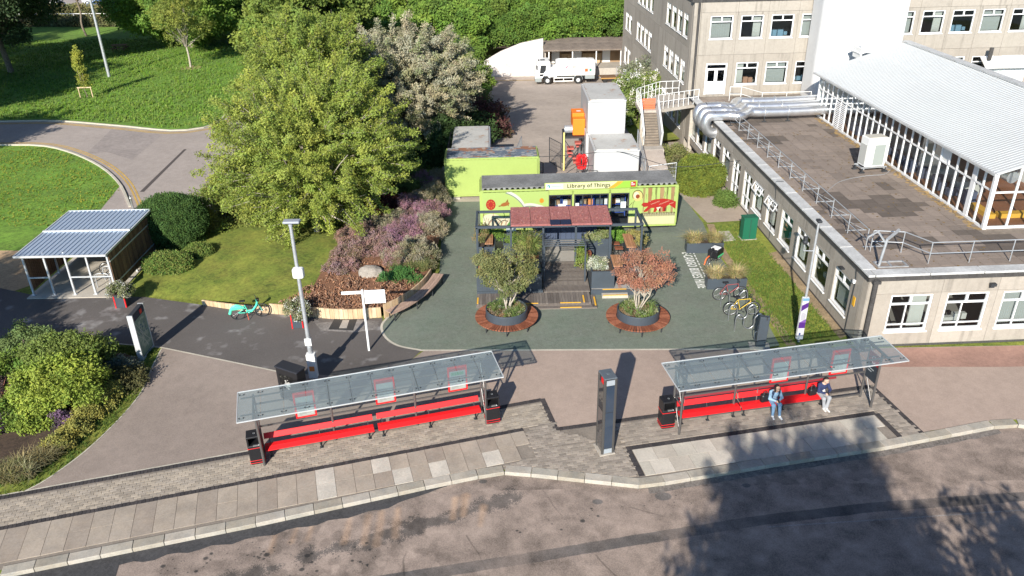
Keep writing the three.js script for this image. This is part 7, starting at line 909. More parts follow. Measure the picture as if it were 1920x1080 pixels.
function counter(label, x, y, z, w, d, n, ry = 0, legs = true, m = mat.oak) { const t = thing('timber_counter', label, 'counter', [x, 0.28, z], ry); for (let i = 0; i < n; i++) part(t, 'board', RB(w / n - 0.008, 0.05, d, 0.008, -w / 2 + (i + 0.5) * w / n, y, 0), m[i % m.length]); part(t, 'frame', [B(w - 0.1, 0.05, d - 0.1, 0, y - 0.05, 0)], mat.dark); if (legs) for (const s of [-1, 1]) part(t, 'leg', B(0.05, y - 0.07, 0.05, 0, (y - 0.07) / 2, s * (d / 2 - 0.1)), mat.dark); }
counter('timber counter beside the silver leaved planter', 5.15, 1.0, -35.25, 0.46, 1.3, 4); counter('timber counter topping the outer corner planter', 6.1, 1.02, -37.6, 0.5, 1.7, 4); counter('timber counter on the shaded corner planter', -1.15, 1.0, -38.2, 0.42, 1.3, 4); counter('short timber seat at the deck edge near the green tree', -1.35, 0.9, -34.95, 0.55, 0.36, 4);
counter('red brown timber bench under the palm', 0.75, 0.48, -36.95, 1.3, 0.45, 3, 0, true, mat.hardwood); counter('red brown timber bench beside the wide slate planter', 3.95, 0.48, -37.0, 0.4, 1.3, 3, 0, true, mat.hardwood);
const stoolSpots = [[5.35, -34.75, 0, 'black round stool near the deck step'], [5.3, -35.2, 0, 'black round stool between the step and the timber counter'], [5.6, -35.6, 1, 'red brown timber stool beside the timber counter'], [5.55, -37.35, 1, 'red brown timber stool at the outer corner counter'], [5.45, -37.95, 1, 'red brown timber stool nearest the bright green plant']];
for (const [x, z, k, l] of stoolSpots) { const t = thing('stool', l, 'stool', [x, 0.29, z]); if (k) { part(t, 'seat', RB(0.42, 0.05, 0.36, 0.01, 0, 0.72, 0), mat.hardwood[1]); for (const [a, b] of [[-1, 1], [1, 1], [-1, -1], [1, -1]]) part(t, 'leg', bar([a * 0.2, 0, b * 0.17], [a * 0.16, 0.7, b * 0.13], 0.018), mat.dark); part(t, 'foot_ring', [B(0.36, 0.025, 0.02, 0, 0.25, 0.16), B(0.36, 0.025, 0.02, 0, 0.25, -0.16)], mat.dark); } else { part(t, 'base', Cy(0.2, 0.22, 0.03, 0, 0.015, 0, 20), mat.dark); part(t, 'stem', Cy(0.05, 0.06, 0.5, 0, 0.27, 0, 12), mat.dark); part(t, 'seat', Cy(0.16, 0.15, 0.05, 0, 0.54, 0, 20), mat.black); } }
// pergola with sedum roof
{
  const t = thing('pergola', 'slate blue steel pergola with red sedum roof panels over the deck', 'pergola', [0, 0.28, 0]), H = 2.34, zf = -36.6, zb = -38.65;
  for (const [x, z] of [[-1.7, zf], [0, zf], [1.62, zf], [3.25, zf], [4.96, zf], [6.55, zf], [-1.75, zb], [0, zb], [5.05, zb], [6.55, zb]]) part(t, 'post', RB(0.1, H, 0.1, 0.01, x, H / 2, z), mat.slate);
  part(t, 'beam', [B(8.4, 0.12, 0.1, 2.42, H + 0.0, zf)], mat.slate); part(t, 'beam', [B(8.4, 0.12, 0.1, 2.42, H, zb)], mat.slate); for (const x of [-1.72, 6.55]) part(t, 'beam', B(0.1, 0.12, 1.95, x, H, (zf + zb) / 2), mat.slate);
  const sed = M({ map: mottle(256, 0.8, [0.32, 0.12, 0.11], { coarse: 0.25, fine: 0.5, speck: 0.4, f0: 8, seed: 710 }), roughness: 1 });
  for (let i = 0; i < 5; i++) { const x = 0.5 + i * 1.01, p = part(t, 'sedum_panel', RB(0.995, 0.1, 2.3, 0.02, x, H + 0.13, (zf + zb) / 2 + 0.02, 0, 0.02), sed); scatter(p, 'sedum', G3, [...Array(300)].map(() => [x + rr(-0.47, 0.47), H + 0.19 + rr(-0.03, 0.02), (zf + zb) / 2 + rr(-1.1, 1.1), rr(0.35, 0.6), tone([[0.36, 0.13, 0.12], [0.28, 0.1, 0.09], [0.4, 0.2, 0.17]], 0.25)])); }
  for (const x of [2.2, 2.72]) part(t, 'solar_panel', B(0.5, 0.03, 0.5, x, H + 0.25, zf + 0.1, 0, 0.08), PM({ color: [0.01, 0.015, 0.04], roughness: 0.15, clearcoat: 1 }));
  for (let i = 0; i < 4; i++) part(t, 'low_bar', bar([1.55, 1.95 - 0.0 * i, -35.05 - i * 0.24], [3.65, 1.95, -35.05 - i * 0.24], 0.03), mat.slate); for (const x of [1.6, 3.6]) { part(t, 'post', RB(0.08, 1.95, 0.08, 0.01, x, 0.97, -35.05), mat.slate); part(t, 'side_bar', B(0.06, 0.06, 1.6, x, 1.95, -35.8), mat.slate); }
  const li = []; for (let i = 0; i < 26; i++) li.push(new THREE.SphereGeometry(0.025, 6, 5).translate(-1.5 + i * 0.31, H - 0.12 - 0.06 * Math.abs(Math.sin(i * 0.8)), zf - 0.25)); part(t, 'festoon_bulbs', li, mat.white).userData.kind = 'stuff';
}
{ const t = thing('service_bench', 'dark blue slatted bench counter in the shade before the glazed front', 'bench', [3.1, 0.28, -40.4]); for (let i = 0; i < 12; i++) part(t, 'front_board', B(0.27, 0.8, 0.03, -1.65 + i * 0.285, 0.42, 0.3), M({ color: [0.05, 0.07, 0.12] })); part(t, 'top', RB(3.5, 0.05, 0.7, 0.01, -0.08, 0.86, 0), M({ color: [0.5, 0.52, 0.55], roughness: 0.5 })); }
{ const t = thing('water_tub', 'pale blue storage tub standing among the deck planters', 'tub', [0.02, 0.28, -39.4]); part(t, 'body', RB(0.5, 1.0, 0.5, 0.03, 0, 0.5, 0), mat.slate); part(t, 'lid', RB(0.54, 0.05, 0.54, 0.02, 0, 1.02, 0), M({ color: [0.5, 0.58, 0.6] })); }
// ---------- bicycles ----------
function bicycle(label, pos, ry, col, o = {}) {
  const t = thing(o.name || 'bicycle', label, 'bicycle', pos, ry), wb = o.wb || 1.02, r = o.r || 0.33, fm = PM({ color: col, roughness: 0.4, clearcoat: 0.4 });
  for (const x of [-wb / 2, wb / 2]) { const w = part(t, 'wheel', [...Array(14)].map((_, i) => { const a = i / 14 * 6.283; return bar([x, r, 0], [x + Math.cos(a) * r * 0.95, r + Math.sin(a) * r * 0.95, 0], 0.004, 0.004, 4); }).concat([Cy(0.03, 0.03, 0.08, x, r, 0, 8, Math.PI / 2)]), mat.steel); part(w, 'tyre', new THREE.TorusGeometry(r, 0.024, 8, 32).translate(x, r, 0), mat.rubber); part(w, 'rim', new THREE.TorusGeometry(r - 0.03, 0.012, 6, 32).translate(x, r, 0), o.rim || mat.steel); }
  const bb = [-0.08, 0.3, 0], st = [-0.22, 0.78, 0], ht = [0.34, 0.82, 0], hb = [0.38, 0.68, 0], ra = [-wb / 2, r, 0], fa = [wb / 2, r, 0], k = o.thick || 0.018;
  if (o.step) part(t, 'frame', [tube([[0.4, 0.85, 0], [0.3, 0.6, 0], [0.1, 0.38, 0], bb], 0.05, 16, 8), bar(bb, [-0.2, 0.7, 0], 0.025), bar(bb, ra, 0.022), bar([-0.18, 0.55, 0], ra, 0.018), RB(0.3, 0.1, 0.1, 0.03, -0.02, 0.38, 0)], fm);
  else part(t, 'frame', [bar(bb, st, k), bar(st, ht, k), bar(bb, hb, k * 1.15), bar(hb, ht, k), bar(bb, [ra[0], r, 0.05], 0.011), bar(bb, [ra[0], r, -0.05], 0.011), bar(st, [ra[0], r, 0.05], 0.01), bar(st, [ra[0], r, -0.05], 0.01)], fm);
  part(t, 'fork', [bar(hb, [fa[0], r, 0.05], 0.014), bar(hb, [fa[0], r, -0.05], 0.014), bar(hb, [0.33, 0.95, 0], 0.016)], o.step ? fm : mat.dark); part(t, 'saddle', [bar(st, [-0.26, 0.9, 0], 0.013), RB(0.27, 0.06, 0.14, 0.025, -0.27, 0.93, 0)], mat.black);
  part(t, 'handlebar', o.drop ? [bar([0.37, 0.95, -0.2], [0.37, 0.95, 0.2], 0.014), tube([[0.37, 0.95, 0.2], [0.48, 0.95, 0.21], [0.5, 0.86, 0.21], [0.4, 0.82, 0.21]], 0.014, 10, 6), tube([[0.37, 0.95, -0.2], [0.48, 0.95, -0.21], [0.5, 0.86, -0.21], [0.4, 0.82, -0.21]], 0.014, 10, 6)] : [tube([[0.28, 1.02, -0.3], [0.34, 1.0, -0.15], [0.35, 0.98, 0], [0.34, 1.0, 0.15], [0.28, 1.02, 0.3]], 0.014, 14, 6)], mat.dark);
  part(t, 'crank', [new THREE.TorusGeometry(0.08, 0.012, 6, 18).translate(bb[0], bb[1], 0.05), bar(bb, [bb[0] + 0.14, bb[1] - 0.09, 0.08], 0.01), B(0.09, 0.02, 0.07, bb[0] + 0.15, bb[1] - 0.1, 0.11)], mat.dark);
  if (o.step) { part(t, 'rear_guard', [tube([[-wb / 2 - 0.36, r, 0], [-wb / 2 - 0.22, r + 0.3, 0], [-wb / 2, r + 0.4, 0], [-wb / 2 + 0.3, r + 0.24, 0]], 0.07, 18, 8).scale(1, 1, 0.8), RB(0.5, 0.2, 0.12, 0.05, -wb / 2 - 0.02, r + 0.28, 0)], M({ color: [0.1, 0.62, 0.4], roughness: 0.4 })); part(t, 'kick_stand', bar([-0.15, 0.3, 0.04], [-0.1, 0.02, 0.22], 0.015), M({ color: [0.6, 0.1, 0.05] })); part(t, 'front_basket', RB(0.12, 0.14, 0.2, 0.03, 0.42, 0.9, 0), mat.black); }
  if (o.cargo) { part(t, 'cargo_box', [RB(0.75, 0.42, 0.55, 0.05, 0.15, 0.62, 0)], mat.black); part(t, 'box_lid', RB(0.4, 0.05, 0.4, 0.02, 0.16, 0.86, 0), mat.white); part(t, 'box_stripe', B(0.6, 0.1, 0.565, 0.2, 0.5, 0), M({ color: [0.08, 0.5, 0.2] })); part(t, 'mudguard', tube([[-wb / 2 - 0.36, r, 0], [-wb / 2 - 0.2, r + 0.28, 0], [-wb / 2 + 0.1, r + 0.34, 0]], 0.035, 12, 6), M({ color: [0.8, 0.15, 0.04] })); }
  return t;
}
bicycle('turquoise and lime hire bicycle parked against the timber wall', [-12.2, 0.006, -32.5], 0.25, [0.08, 0.6, 0.42], { name: 'hire_bicycle', step: 1, wb: 1.1, rim: mat.dark, thick: 0.03 });
bicycle('bicycle with red and white frame leaning at the cycle rack', [10.35, 0.014, -33.35], 0.05, [0.3, 0.07, 0.07], {}); bicycle('yellow framed racing bicycle at the cycle rack', [10.5, 0.014, -31.85], 0.0, [0.62, 0.42, 0.03], { drop: 1 });
bicycle('black cargo bike with box and orange front wheel in the hire bay', [10.5, 0.014, -37.3], 0.85, [0.03, 0.03, 0.03], { name: 'cargo_bicycle', cargo: 1, wb: 1.3, r: 0.3 });
bicycle('grey bicycle standing inside the timber cycle shelter', [-20.6, 0.05, -37.6], 0.3, [0.4, 0.4, 0.42], {});
// ---------- people ----------
function fieldMesh(bones, c, S, N, k = 0.035) {
  const mc = new MarchingCubes(N, mat.white, false, false, 60000), h = N / 2; mc.isolation = 0;
  const P = new Float32Array(bones.length * 8); bones.forEach((b, i) => P.set(b, i * 8));
  for (let z = 0; z < N; z++) for (let y = 0; y < N; y++) for (let x = 0; x < N; x++) {
    const px = c[0] + (x - h) / h * S, py = c[1] + (y - h) / h * S, pz = c[2] + (z - h) / h * S; let acc = 0;
    for (let i = 0; i < bones.length; i++) { const o = i * 8, ax = P[o], ay = P[o + 1], az = P[o + 2], ra = P[o + 3], bx = P[o + 4] - ax, by = P[o + 5] - ay, bz = P[o + 6] - az, rb = P[o + 7], dx = px - ax, dy = py - ay, dz = pz - az, L = bx * bx + by * by + bz * bz; const t = L ? clamp((dx * bx + dy * by + dz * bz) / L) : 0; const d = Math.hypot(dx - t * bx, dy - t * by, dz - t * bz) - (ra + (rb - ra) * t); acc += Math.exp(-d / k); }
    mc.field[x + y * N + z * N * N] = acc > 1e-12 ? k * Math.log(acc) : -1;
  }
  mc.update(); const n = mc.count, pos = new Float32Array(mc.positionArray.slice(0, n * 3)), nor = new Float32Array(n * 3);
  for (let i = 0; i < n; i++) { pos[3 * i] = c[0] + pos[3 * i] * S; pos[3 * i + 1] = c[1] + pos[3 * i + 1] * S; pos[3 * i + 2] = c[2] + pos[3 * i + 2] * S; }
  const g = new THREE.BufferGeometry(); g.setAttribute('position', new THREE.BufferAttribute(pos, 3)); g.setAttribute('normal', new THREE.BufferAttribute(nor, 3)); g.computeVertexNormals(); return g;
}
const mirror = b => { const q = b.slice(); q[0] = -q[0]; q[4] = -q[4]; return q; };
function seatedPerson(label, pos, ry, look) {
  const t = thing('person', label, 'person', pos, ry); t.scale.setScalar(0.94); const lean = look.lean, hx = look.headX || 0;
  const hip = [0, 0.58, 0.0], chest = [0, 0.95, 0.04 + lean], neck = [0, 1.1, 0.07 + lean * 1.25], head = [hx, 1.25, 0.13 + lean * 1.5];
  const legs = []; for (const s of [-1, 1]) { const kn = [s * look.knee, 0.55, 0.44], an = [s * look.foot, 0.1, look.footZ + s * 0.03]; legs.push([s * 0.09, 0.58, 0.02, 0.09, ...kn, 0.066], [...kn, 0.062, ...an, 0.04]); }
  const arms = []; for (const s of [-1, 1]) { const sh = [s * 0.18, 1.02, 0.04 + lean], el = [s * 0.25, 0.78, 0.16 + lean], wr = [s * 0.07, 0.76, 0.36 + lean * 0.7]; arms.push([...sh, 0.055, ...el, 0.043], [...el, 0.042, ...wr, 0.03]); }
  const torso = [[0, 0.6, 0, 0.14, ...chest, 0.145], [-0.09, 1.02, 0.03 + lean, 0.075, 0.09, 1.02, 0.03 + lean, 0.075], [-0.07, 0.6, 0, 0.12, 0.07, 0.6, 0, 0.12]];
  const headB = [[...neck, 0.05, ...head, 0.055], [head[0], head[1] + 0.03, head[2] - 0.01, 0.09, head[0], head[1] - 0.05, head[2] + 0.03, 0.062], [head[0], head[1] - 0.01, head[2] + 0.09, 0.016, head[0], head[1] - 0.035, head[2] + 0.105, 0.016], [head[0] - 0.09, head[1] - 0.01, head[2], 0.02, head[0] - 0.085, head[1] - 0.04, head[2], 0.016], [head[0] + 0.09, head[1] - 0.01, head[2], 0.02, head[0] + 0.085, head[1] - 0.04, head[2], 0.016]];
  const hands = []; for (const s of [-1, 1]) { const w = [s * 0.07, 0.76, 0.36 + lean * 0.7]; hands.push([...w, 0.028, s * 0.045, 0.765, w[2] + 0.06, 0.03]); for (let f = 0; f < 4; f++) hands.push([s * (0.03 + f * 0.012), 0.775 - f * 0.012, w[2] + 0.075, 0.01, s * (0.008 + f * 0.006), 0.785 - f * 0.014, w[2] + 0.125 - f * 0.006, 0.008]); hands.push([s * 0.05, 0.785, w[2] + 0.03, 0.011, s * 0.02, 0.815, w[2] + 0.07, 0.009]); }
  const body = part(t, 'body', [fieldMesh([...torso.map(b => b.map((v, i) => i === 3 || i === 7 ? v - 0.02 : v)), ...legs.map(b => b.map((v, i) => i === 3 || i === 7 ? v - 0.014 : v)), ...arms.map(b => b.map((v, i) => i === 3 || i === 7 ? v - 0.01 : v)), headB[0]], [0, 0.66, 0.15], 0.8, 60), fieldMesh(headB, [head[0], head[1] - 0.03, head[2]], 0.2, 44, 0.012), fieldMesh(hands, [0, 0.78, 0.42 + lean * 0.7], 0.15, 56, 0.005)], M({ color: look.skin, roughness: 0.6 }));
  part(body, 'eyes', [-1, 1].map(s => new THREE.SphereGeometry(0.011, 8, 6).translate(head[0] + s * 0.032, head[1] + 0.005, head[2] + 0.082)), mat.black);
  part(body, 'mouth', B(0.045, 0.008, 0.01, head[0], head[1] - 0.072, head[2] + 0.088), M({ color: [0.3, 0.09, 0.08] }));
  part(t, 'trousers', fieldMesh([torso[2], ...legs.map(b => b.map((v, i) => i === 3 || i === 7 ? v + 0.012 : v))], [0, 0.42, 0.25], 0.5, 56, 0.02), look.trousers);
  part(t, look.top, fieldMesh([...torso, ...arms.map(b => b.map((v, i) => i === 3 || i === 7 ? v + 0.01 : v))], [0, 0.82, 0.12], 0.5, 60, 0.025), look.topMat);
  if (look.vest) part(t, 'vest', fieldMesh([[-0.08, 0.64, 0.01, 0.135, -0.1, 0.98, 0.04 + lean, 0.118], [0.08, 0.64, 0.01, 0.135, 0.1, 0.98, 0.04 + lean, 0.118]], [0, 0.82, 0.06], 0.45, 44, 0.012), look.vest);
  if (look.shirt) part(t, 'shirt', fieldMesh([[0, 0.72, 0.1 + lean * 0.6, 0.07, 0, 0.98, 0.12 + lean, 0.05]], [0, 0.85, 0.12 + lean], 0.3, 40, 0.01), look.shirt);
  for (const s of [-1, 1]) { const a = [s * look.foot, 0.06, look.footZ + s * 0.03]; part(t, 'shoe', fieldMesh([[a[0], 0.05, a[2] - 0.04, 0.045, a[0] + s * 0.02, 0.04, a[2] + 0.17, 0.038], [a[0], 0.1, a[2] - 0.02, 0.04, a[0], 0.08, a[2] + 0.02, 0.045]], [a[0], 0.05, a[2] + 0.06], 0.2, 36, 0.012), look.shoes); }
  part(t, 'hair', fieldMesh(look.hair(head), [head[0], head[1] + 0.0, head[2] - 0.02], 0.24, 44, 0.018), look.hairMat);
  part(t, 'phone', RB(0.07, 0.012, 0.14, 0.005, 0, 0.8, 0.46 + lean * 0.7, 0, 0.5), mat.black);
  return t;
}
const bp1 = fB(6.02, 2.62), bp2 = fB(8.0, 2.62);
seatedPerson('person in light denim sleeves, navy vest, jeans and white trainers seated on the bench', [bp1[0], 0.0, bp1[1]], 0.14, { lean: 0.12, knee: 0.13, foot: 0.13, footZ: 0.5, skin: [0.45, 0.28, 0.2], trousers: M({ color: [0.15, 0.26, 0.4], roughness: 0.95 }), top: 'denim_jacket', topMat: M({ color: [0.24, 0.37, 0.5], roughness: 0.95 }), vest: M({ color: [0.02, 0.035, 0.08], roughness: 0.9 }), shoes: M({ color: [0.8, 0.8, 0.8] }), hairMat: M({ color: [0.012, 0.01, 0.009], roughness: 0.7 }), hair: h => [[h[0], h[1] + 0.055, h[2] - 0.04, 0.085, h[0], h[1] - 0.05, h[2] - 0.08, 0.085], [h[0] - 0.08, h[1] + 0.02, h[2] - 0.01, 0.035, h[0] - 0.1, h[1] - 0.14, h[2] + 0.01, 0.03], [h[0] + 0.08, h[1] + 0.02, h[2] - 0.01, 0.035, h[0] + 0.1, h[1] - 0.14, h[2] + 0.01, 0.03]] });
seatedPerson('person in a navy hooded jacket and pale grey trousers seated at the bench end', [bp2[0], 0.0, bp2[1]], 0.22, { lean: 0.06, knee: 0.12, foot: 0.045, footZ: 0.46, headX: 0.02, skin: [0.5, 0.33, 0.25], trousers: M({ color: [0.3, 0.31, 0.33], roughness: 0.95 }), top: 'hooded_jacket', topMat: M({ color: [0.02, 0.03, 0.09], roughness: 0.9 }), shirt: M({ color: [0.75, 0.76, 0.78] }), shoes: M({ color: [0.6, 0.58, 0.55] }), hairMat: M({ color: [0.02, 0.013, 0.01], roughness: 0.7 }), hair: h => [[h[0], h[1] + 0.06, h[2] - 0.02, 0.085, h[0], h[1] - 0.02, h[2] - 0.06, 0.08]] });
{ const g = (s) => { const q = new RoundedBoxGeometry(0.34, 0.34, 0.2, 3, 0.08), p = q.attributes.position; for (let i = 0; i < p.count; i++) { const n = fbm(p.getX(i) + s, p.getY(i) + 0.5, 6, 3, 820); p.setXYZ(i, p.getX(i) * (0.85 + 0.35 * n), p.getY(i) * (0.85 + 0.3 * n), p.getZ(i)); } q.computeVertexNormals(); return q; };
  for (const [e, l, s] of [[5.66, 'black shoulder bag on the bench beside the person in denim', 0.2], [7.58, 'black rucksack on the bench beside the person in navy', 0.6]]) { const p = fB(e, 2.52), t = thing('bag', l, 'bag', [p[0], 0.52, p[1]], 0.3); part(t, 'bag_body', g(s).translate(0, 0.17, 0), mat.black); part(t, 'strap', tube([[-0.1, 0.3, 0.05], [-0.06, 0.42, 0], [0.06, 0.42, 0], [0.1, 0.3, 0.05]], 0.015, 12, 6), mat.dark); } }
// ---------- truck in the yard ----------
{
  const t = thing('tanker_truck', 'white two axle service truck with rounded body parked before the sheds', 'truck', [3.15, -3.2, -93.6], 0.03), wm = M({ color: [0.8, 0.8, 0.79], roughness: 0.4 }), gm = M({ color: [0.25, 0.28, 0.28], roughness: 0.6 });
  const cab = new THREE.Shape([[0.05, 0.45], [0, 0.9], [0.02, 1.35], [0.28, 2.45], [0.5, 2.62], [1.55, 2.62], [1.68, 2.5], [1.68, 0.7], [1.6, 0.7], [1.45, 1.02], [0.95, 1.02], [0.7, 0.7], [0.65, 0.45]].map(p => new THREE.Vector2(...p)));
  const c = part(t, 'cab', new THREE.ExtrudeGeometry(cab, { depth: 2.0, bevelEnabled: true, bevelSize: 0.05, bevelThickness: 0.06, bevelSegments: 2 }).translate(0, 0, -1.0), wm);
  part(c, 'windscreen', beam([0.07, 1.42, 0], [0.28, 2.3, 0], 1.8, 0.03), PM({ color: [0.02, 0.03, 0.035], roughness: 0.05, clearcoat: 1 })); part(c, 'side_window', new THREE.ExtrudeGeometry(new THREE.Shape([[0.5, 1.3], [0.62, 2.2], [1.25, 2.2], [1.2, 1.6], [0.95, 1.3]].map(p => new THREE.Vector2(...p))), { depth: 0.02, bevelEnabled: false }).translate(0, 0, 1.055), PM({ color: [0.02, 0.025, 0.03], roughness: 0.05, clearcoat: 1 }));
  part(c, 'kick_window', new THREE.ExtrudeGeometry(new THREE.Shape([[0.5, 0.95], [0.5, 1.2], [1.0, 1.2], [0.85, 0.98]].map(p => new THREE.Vector2(...p))), { depth: 0.02, bevelEnabled: false }).translate(0, 0, 1.055), mat.black); part(c, 'bumper', [RB(0.75, 0.5, 2.2, 0.08, 0.36, 0.55, 0)], gm); part(c, 'headlight', [B(0.12, 0.14, 0.3, 0.02, 0.75, 0.8), B(0.12, 0.14, 0.3, 0.02, 0.75, -0.8)], mat.whiteSatin); part(c, 'mirror', [RB(0.12, 0.45, 0.2, 0.04, 0.15, 2.0, 1.25), B(0.05, 0.05, 0.3, 0.2, 2.2, 1.12)], mat.dark); part(c, 'beacon', [B(0.5, 0.08, 0.3, 0.85, 2.72, 0.5), Cy(0.07, 0.07, 0.16, 0.4, 2.74, 0.7, 10)], mat.dark);
  const prof = new THREE.Shape(); const hw = 1.12, y0 = 1.0, y1 = 2.55; prof.moveTo(-hw + 0.15, y0); prof.lineTo(hw - 0.15, y0); prof.quadraticCurveTo(hw, y0, hw, y0 + 0.25); prof.lineTo(hw - 0.1, y1 - 0.55); prof.quadraticCurveTo(hw - 0.25, y1, hw - 0.8, y1); prof.lineTo(-hw + 0.8, y1); prof.quadraticCurveTo(-hw + 0.25, y1, -hw + 0.1, y1 - 0.55); prof.lineTo(-hw, y0 + 0.25); prof.quadraticCurveTo(-hw, y0, -hw + 0.15, y0);
  const bd = part(t, 'tank_body', new THREE.ExtrudeGeometry(prof, { depth: 4.25, bevelEnabled: true, bevelSize: 0.08, bevelThickness: 0.1, bevelSegments: 3 }).rotateY(Math.PI / 2).translate(2.55, 0, 0), wm); part(t, 'tool_locker', RB(0.72, 1.05, 2.1, 0.04, 2.1, 1.35, 0), wm); part(bd, 'walkway', [B(1.1, 0.06, 0.6, 3.2, 2.66, 0), B(1.1, 0.06, 0.6, 5.4, 2.66, 0), bar([2.7, 2.75, 0.3], [6.6, 2.75, 0.3], 0.02)], wm);
  part(bd, 'side_print', panelGeo(3.9, 0.95).rotateX(-0.075).translate(4.65, 1.72, 1.225), print(780, 190, (x, w, h) => { x.fillStyle = '#e7e7e5'; x.fillRect(0, 0, w, h); x.fillStyle = '#b23a78'; x.beginPath(); x.moveTo(150, 62); x.lineTo(190, 24); x.lineTo(208, 30); x.lineTo(166, 68); x.fill(); x.fillStyle = '#d59a96'; x.font = 'bold 44px sans-serif'; x.fillText('BOC', 320, 62); x.fillStyle = '#c9c9c7'; x.fillRect(230, 118, 160, 8); x.fillStyle = '#e8702a'; x.fillRect(600, 90, 66, 66); x.fillStyle = '#2aa084'; x.save(); x.translate(726, 122); x.rotate(0.785); x.fillRect(-24, -24, 48, 48); x.restore(); }), true);
  part(t, 'chassis', [B(6.4, 0.22, 0.9, 3.6, 0.75, 0), B(1.1, 0.4, 2.1, 6.3, 0.75, 0)], gm); part(t, 'side_guard', [B(2.3, 0.1, 0.05, 3.25, 0.75, 1.12), B(2.3, 0.1, 0.05, 3.25, 0.38, 1.12), ...[2.15, 3.25, 4.35].map(x => B(0.07, 0.45, 0.05, x, 0.56, 1.1))], mat.white);
  for (const [x, z] of [[1.4, 0.95], [1.4, -0.95], [4.95, 0.95], [4.95, -0.95]]) { const w = part(t, 'wheel', Cy(0.22, 0.22, 0.34, x, 0.45, z, 18, Math.PI / 2), mat.trim); part(w, 'tyre', [new THREE.TorusGeometry(0.33, 0.12, 10, 28).translate(x, 0.45, z), Cy(0.4, 0.4, 0.24, x, 0.45, z, 24, Math.PI / 2)], mat.rubber); } part(t, 'wheel_arch', [new THREE.TorusGeometry(0.52, 0.05, 6, 18, Math.PI).scale(1, 1, 4).translate(4.95, 0.5, 0.95)], gm);
}
{ const t = thing('flat_trailer', 'rusty flat bed trailer beside the truck', 'trailer', [12.1, -3.2, -93.5], 0.06); for (let i = 0; i < 8; i++) part(t, 'deck_plank', B(2.7, 0.08, 0.17, 0, 0.62, -0.62 + i * 0.18), mat.darkTimber[i % 3]); part(t, 'frame', [B(2.75, 0.12, 0.06, 0, 0.55, 0.74), B(2.75, 0.12, 0.06, 0, 0.55, -0.74)], M({ color: [0.4, 0.22, 0.06] })); for (const [x, z] of [[-0.9, 0.6], [0.9, 0.6], [-0.9, -0.6], [0.9, -0.6]]) part(t, 'wheel', Cy(0.22, 0.22, 0.16, x, 0.22, z, 14, Math.PI / 2), mat.rubber); }
// ---------- far end of the yard ----------
{
  const s = new THREE.Shape([[-10, -3.6], [4.3, -3.6], [4.3, 1.1], [1.6, 0.6], [-0.8, -0.3], [-3, -1.5], [-5.2, -2.5], [-10, -3.0]].map(p => new THREE.Vector2(...p)));
  solo('yard_wall', 'white painted retaining wall curving up behind the yard', 'wall', new THREE.ExtrudeGeometry(s, { depth: 0.3, bevelEnabled: false }).translate(0, 0, -98), M({ map: mottle(512, 6, [0.6, 0.55, 0.515], { coarse: 0.25, fine: 0.18, seed: 830 }), roughness: 0.9 }));
  const t = thing('yard_shed', 'low brown shed with canopy roof, posts and three white doors', 'shed', [4.4, -3.3, -96]); part(t, 'platform', B(9.8, 1.15, 5.5, 4.9, 0.575, -2.75), mat.concrete); part(t, 'rear_wall', B(9.8, 3.3, 0.2, 4.9, 2.0, -3.6), M({ map: mottle(256, 2, [0.3, 0.2, 0.12], { coarse: 0.3, fine: 0.2, seed: 832 }), roughness: 0.95 }));
  part(t, 'roof', beam([4.9, 3.32, 0.25], [4.9, 3.75, -5.3], 10.1, 0.16), M({ map: mottle(512, 3, [0.2, 0.16, 0.13], { coarse: 0.4, fine: 0.4, seed: 834 }), roughness: 1 })); for (const x of [0.5, 3.3, 6.1, 9.0]) part(t, 'post', B(0.12, 2.15, 0.12, x, 2.2, 0), mat.white); for (const x of [1.5, 4.2, 7.7]) part(t, 'door', [B(0.95, 1.85, 0.06, x, 2.05, -3.47)], mat.white); part(t, 'partition', [B(0.12, 2.2, 3.2, 0.1, 2.2, -1.9), B(0.12, 2.2, 3.2, 9.7, 2.2, -1.9)], mat.concrete); for (const x of [2.85, 5.4, 6.5]) part(t, 'stacked_board', B(1.2, 1.1, 0.1, x, 1.7, -3.3, 0, -0.12), mat.timber[1]);
  part(t, 'yellow_mark', B(0.25, 0.5, 0.02, 5.9, 0.3, 0.012), mat.yellow);
  struct('yard_marking', flat([[-4, -95.6], [12, -95.4], [12, -95.2], [-4, -95.4]], -3.27), mat.lineYellow);
  meshFence('yard_fence', 'grey mesh barrier at the shed steps beside the office block', [12.8, -3.0, -94.6], [13.4, -2.4, -90], 1.3, mat.galv, 16);
  struct('bank', [flat([[-4.6, -98.2], [4.3, -98.2], [4.3, -101.6], [60, -101.6], [60, -190], [-4.6, -190]], 0.0)], mat.soil); struct('ground_rise', [B(40, 3.4, 0.2, 24.3, -1.68, -101.5)], mat.concrete); struct('far_ground', flat([[-260, -169], [300, -169], [300, -420], [-260, -420]], -0.4), mat.meadow);
  { const g = thing('refuse_sack', 'bright green sack under the shrub by the shed', 'sack', [12.2, -2.3, -84.5]); part(g, 'sack_body', rock(0.5, 0.9, 1.1, 0.8, 860).translate(0, 0.4, 0), M({ color: [0.02, 0.4, 0.1], roughness: 0.5 })); part(g, 'sack_neck', Cy(0.05, 0.16, 0.2, 0, 0.86, 0, 10), M({ color: [0.02, 0.34, 0.09], roughness: 0.5 })); }
  struct('yard_lawn', (() => { const g = new THREE.PlaneGeometry(3.6, 22, 4, 22); g.rotateX(-Math.PI / 2); g.translate(11.9, 0, -72); const p = g.attributes.position; for (let i = 0; i < p.count; i++) p.setY(i, yh(p.getZ(i)) + 0.05 + 0.1 * (p.getX(i) - 10)); g.computeVertexNormals(); return g; })(), mat.grass);
}
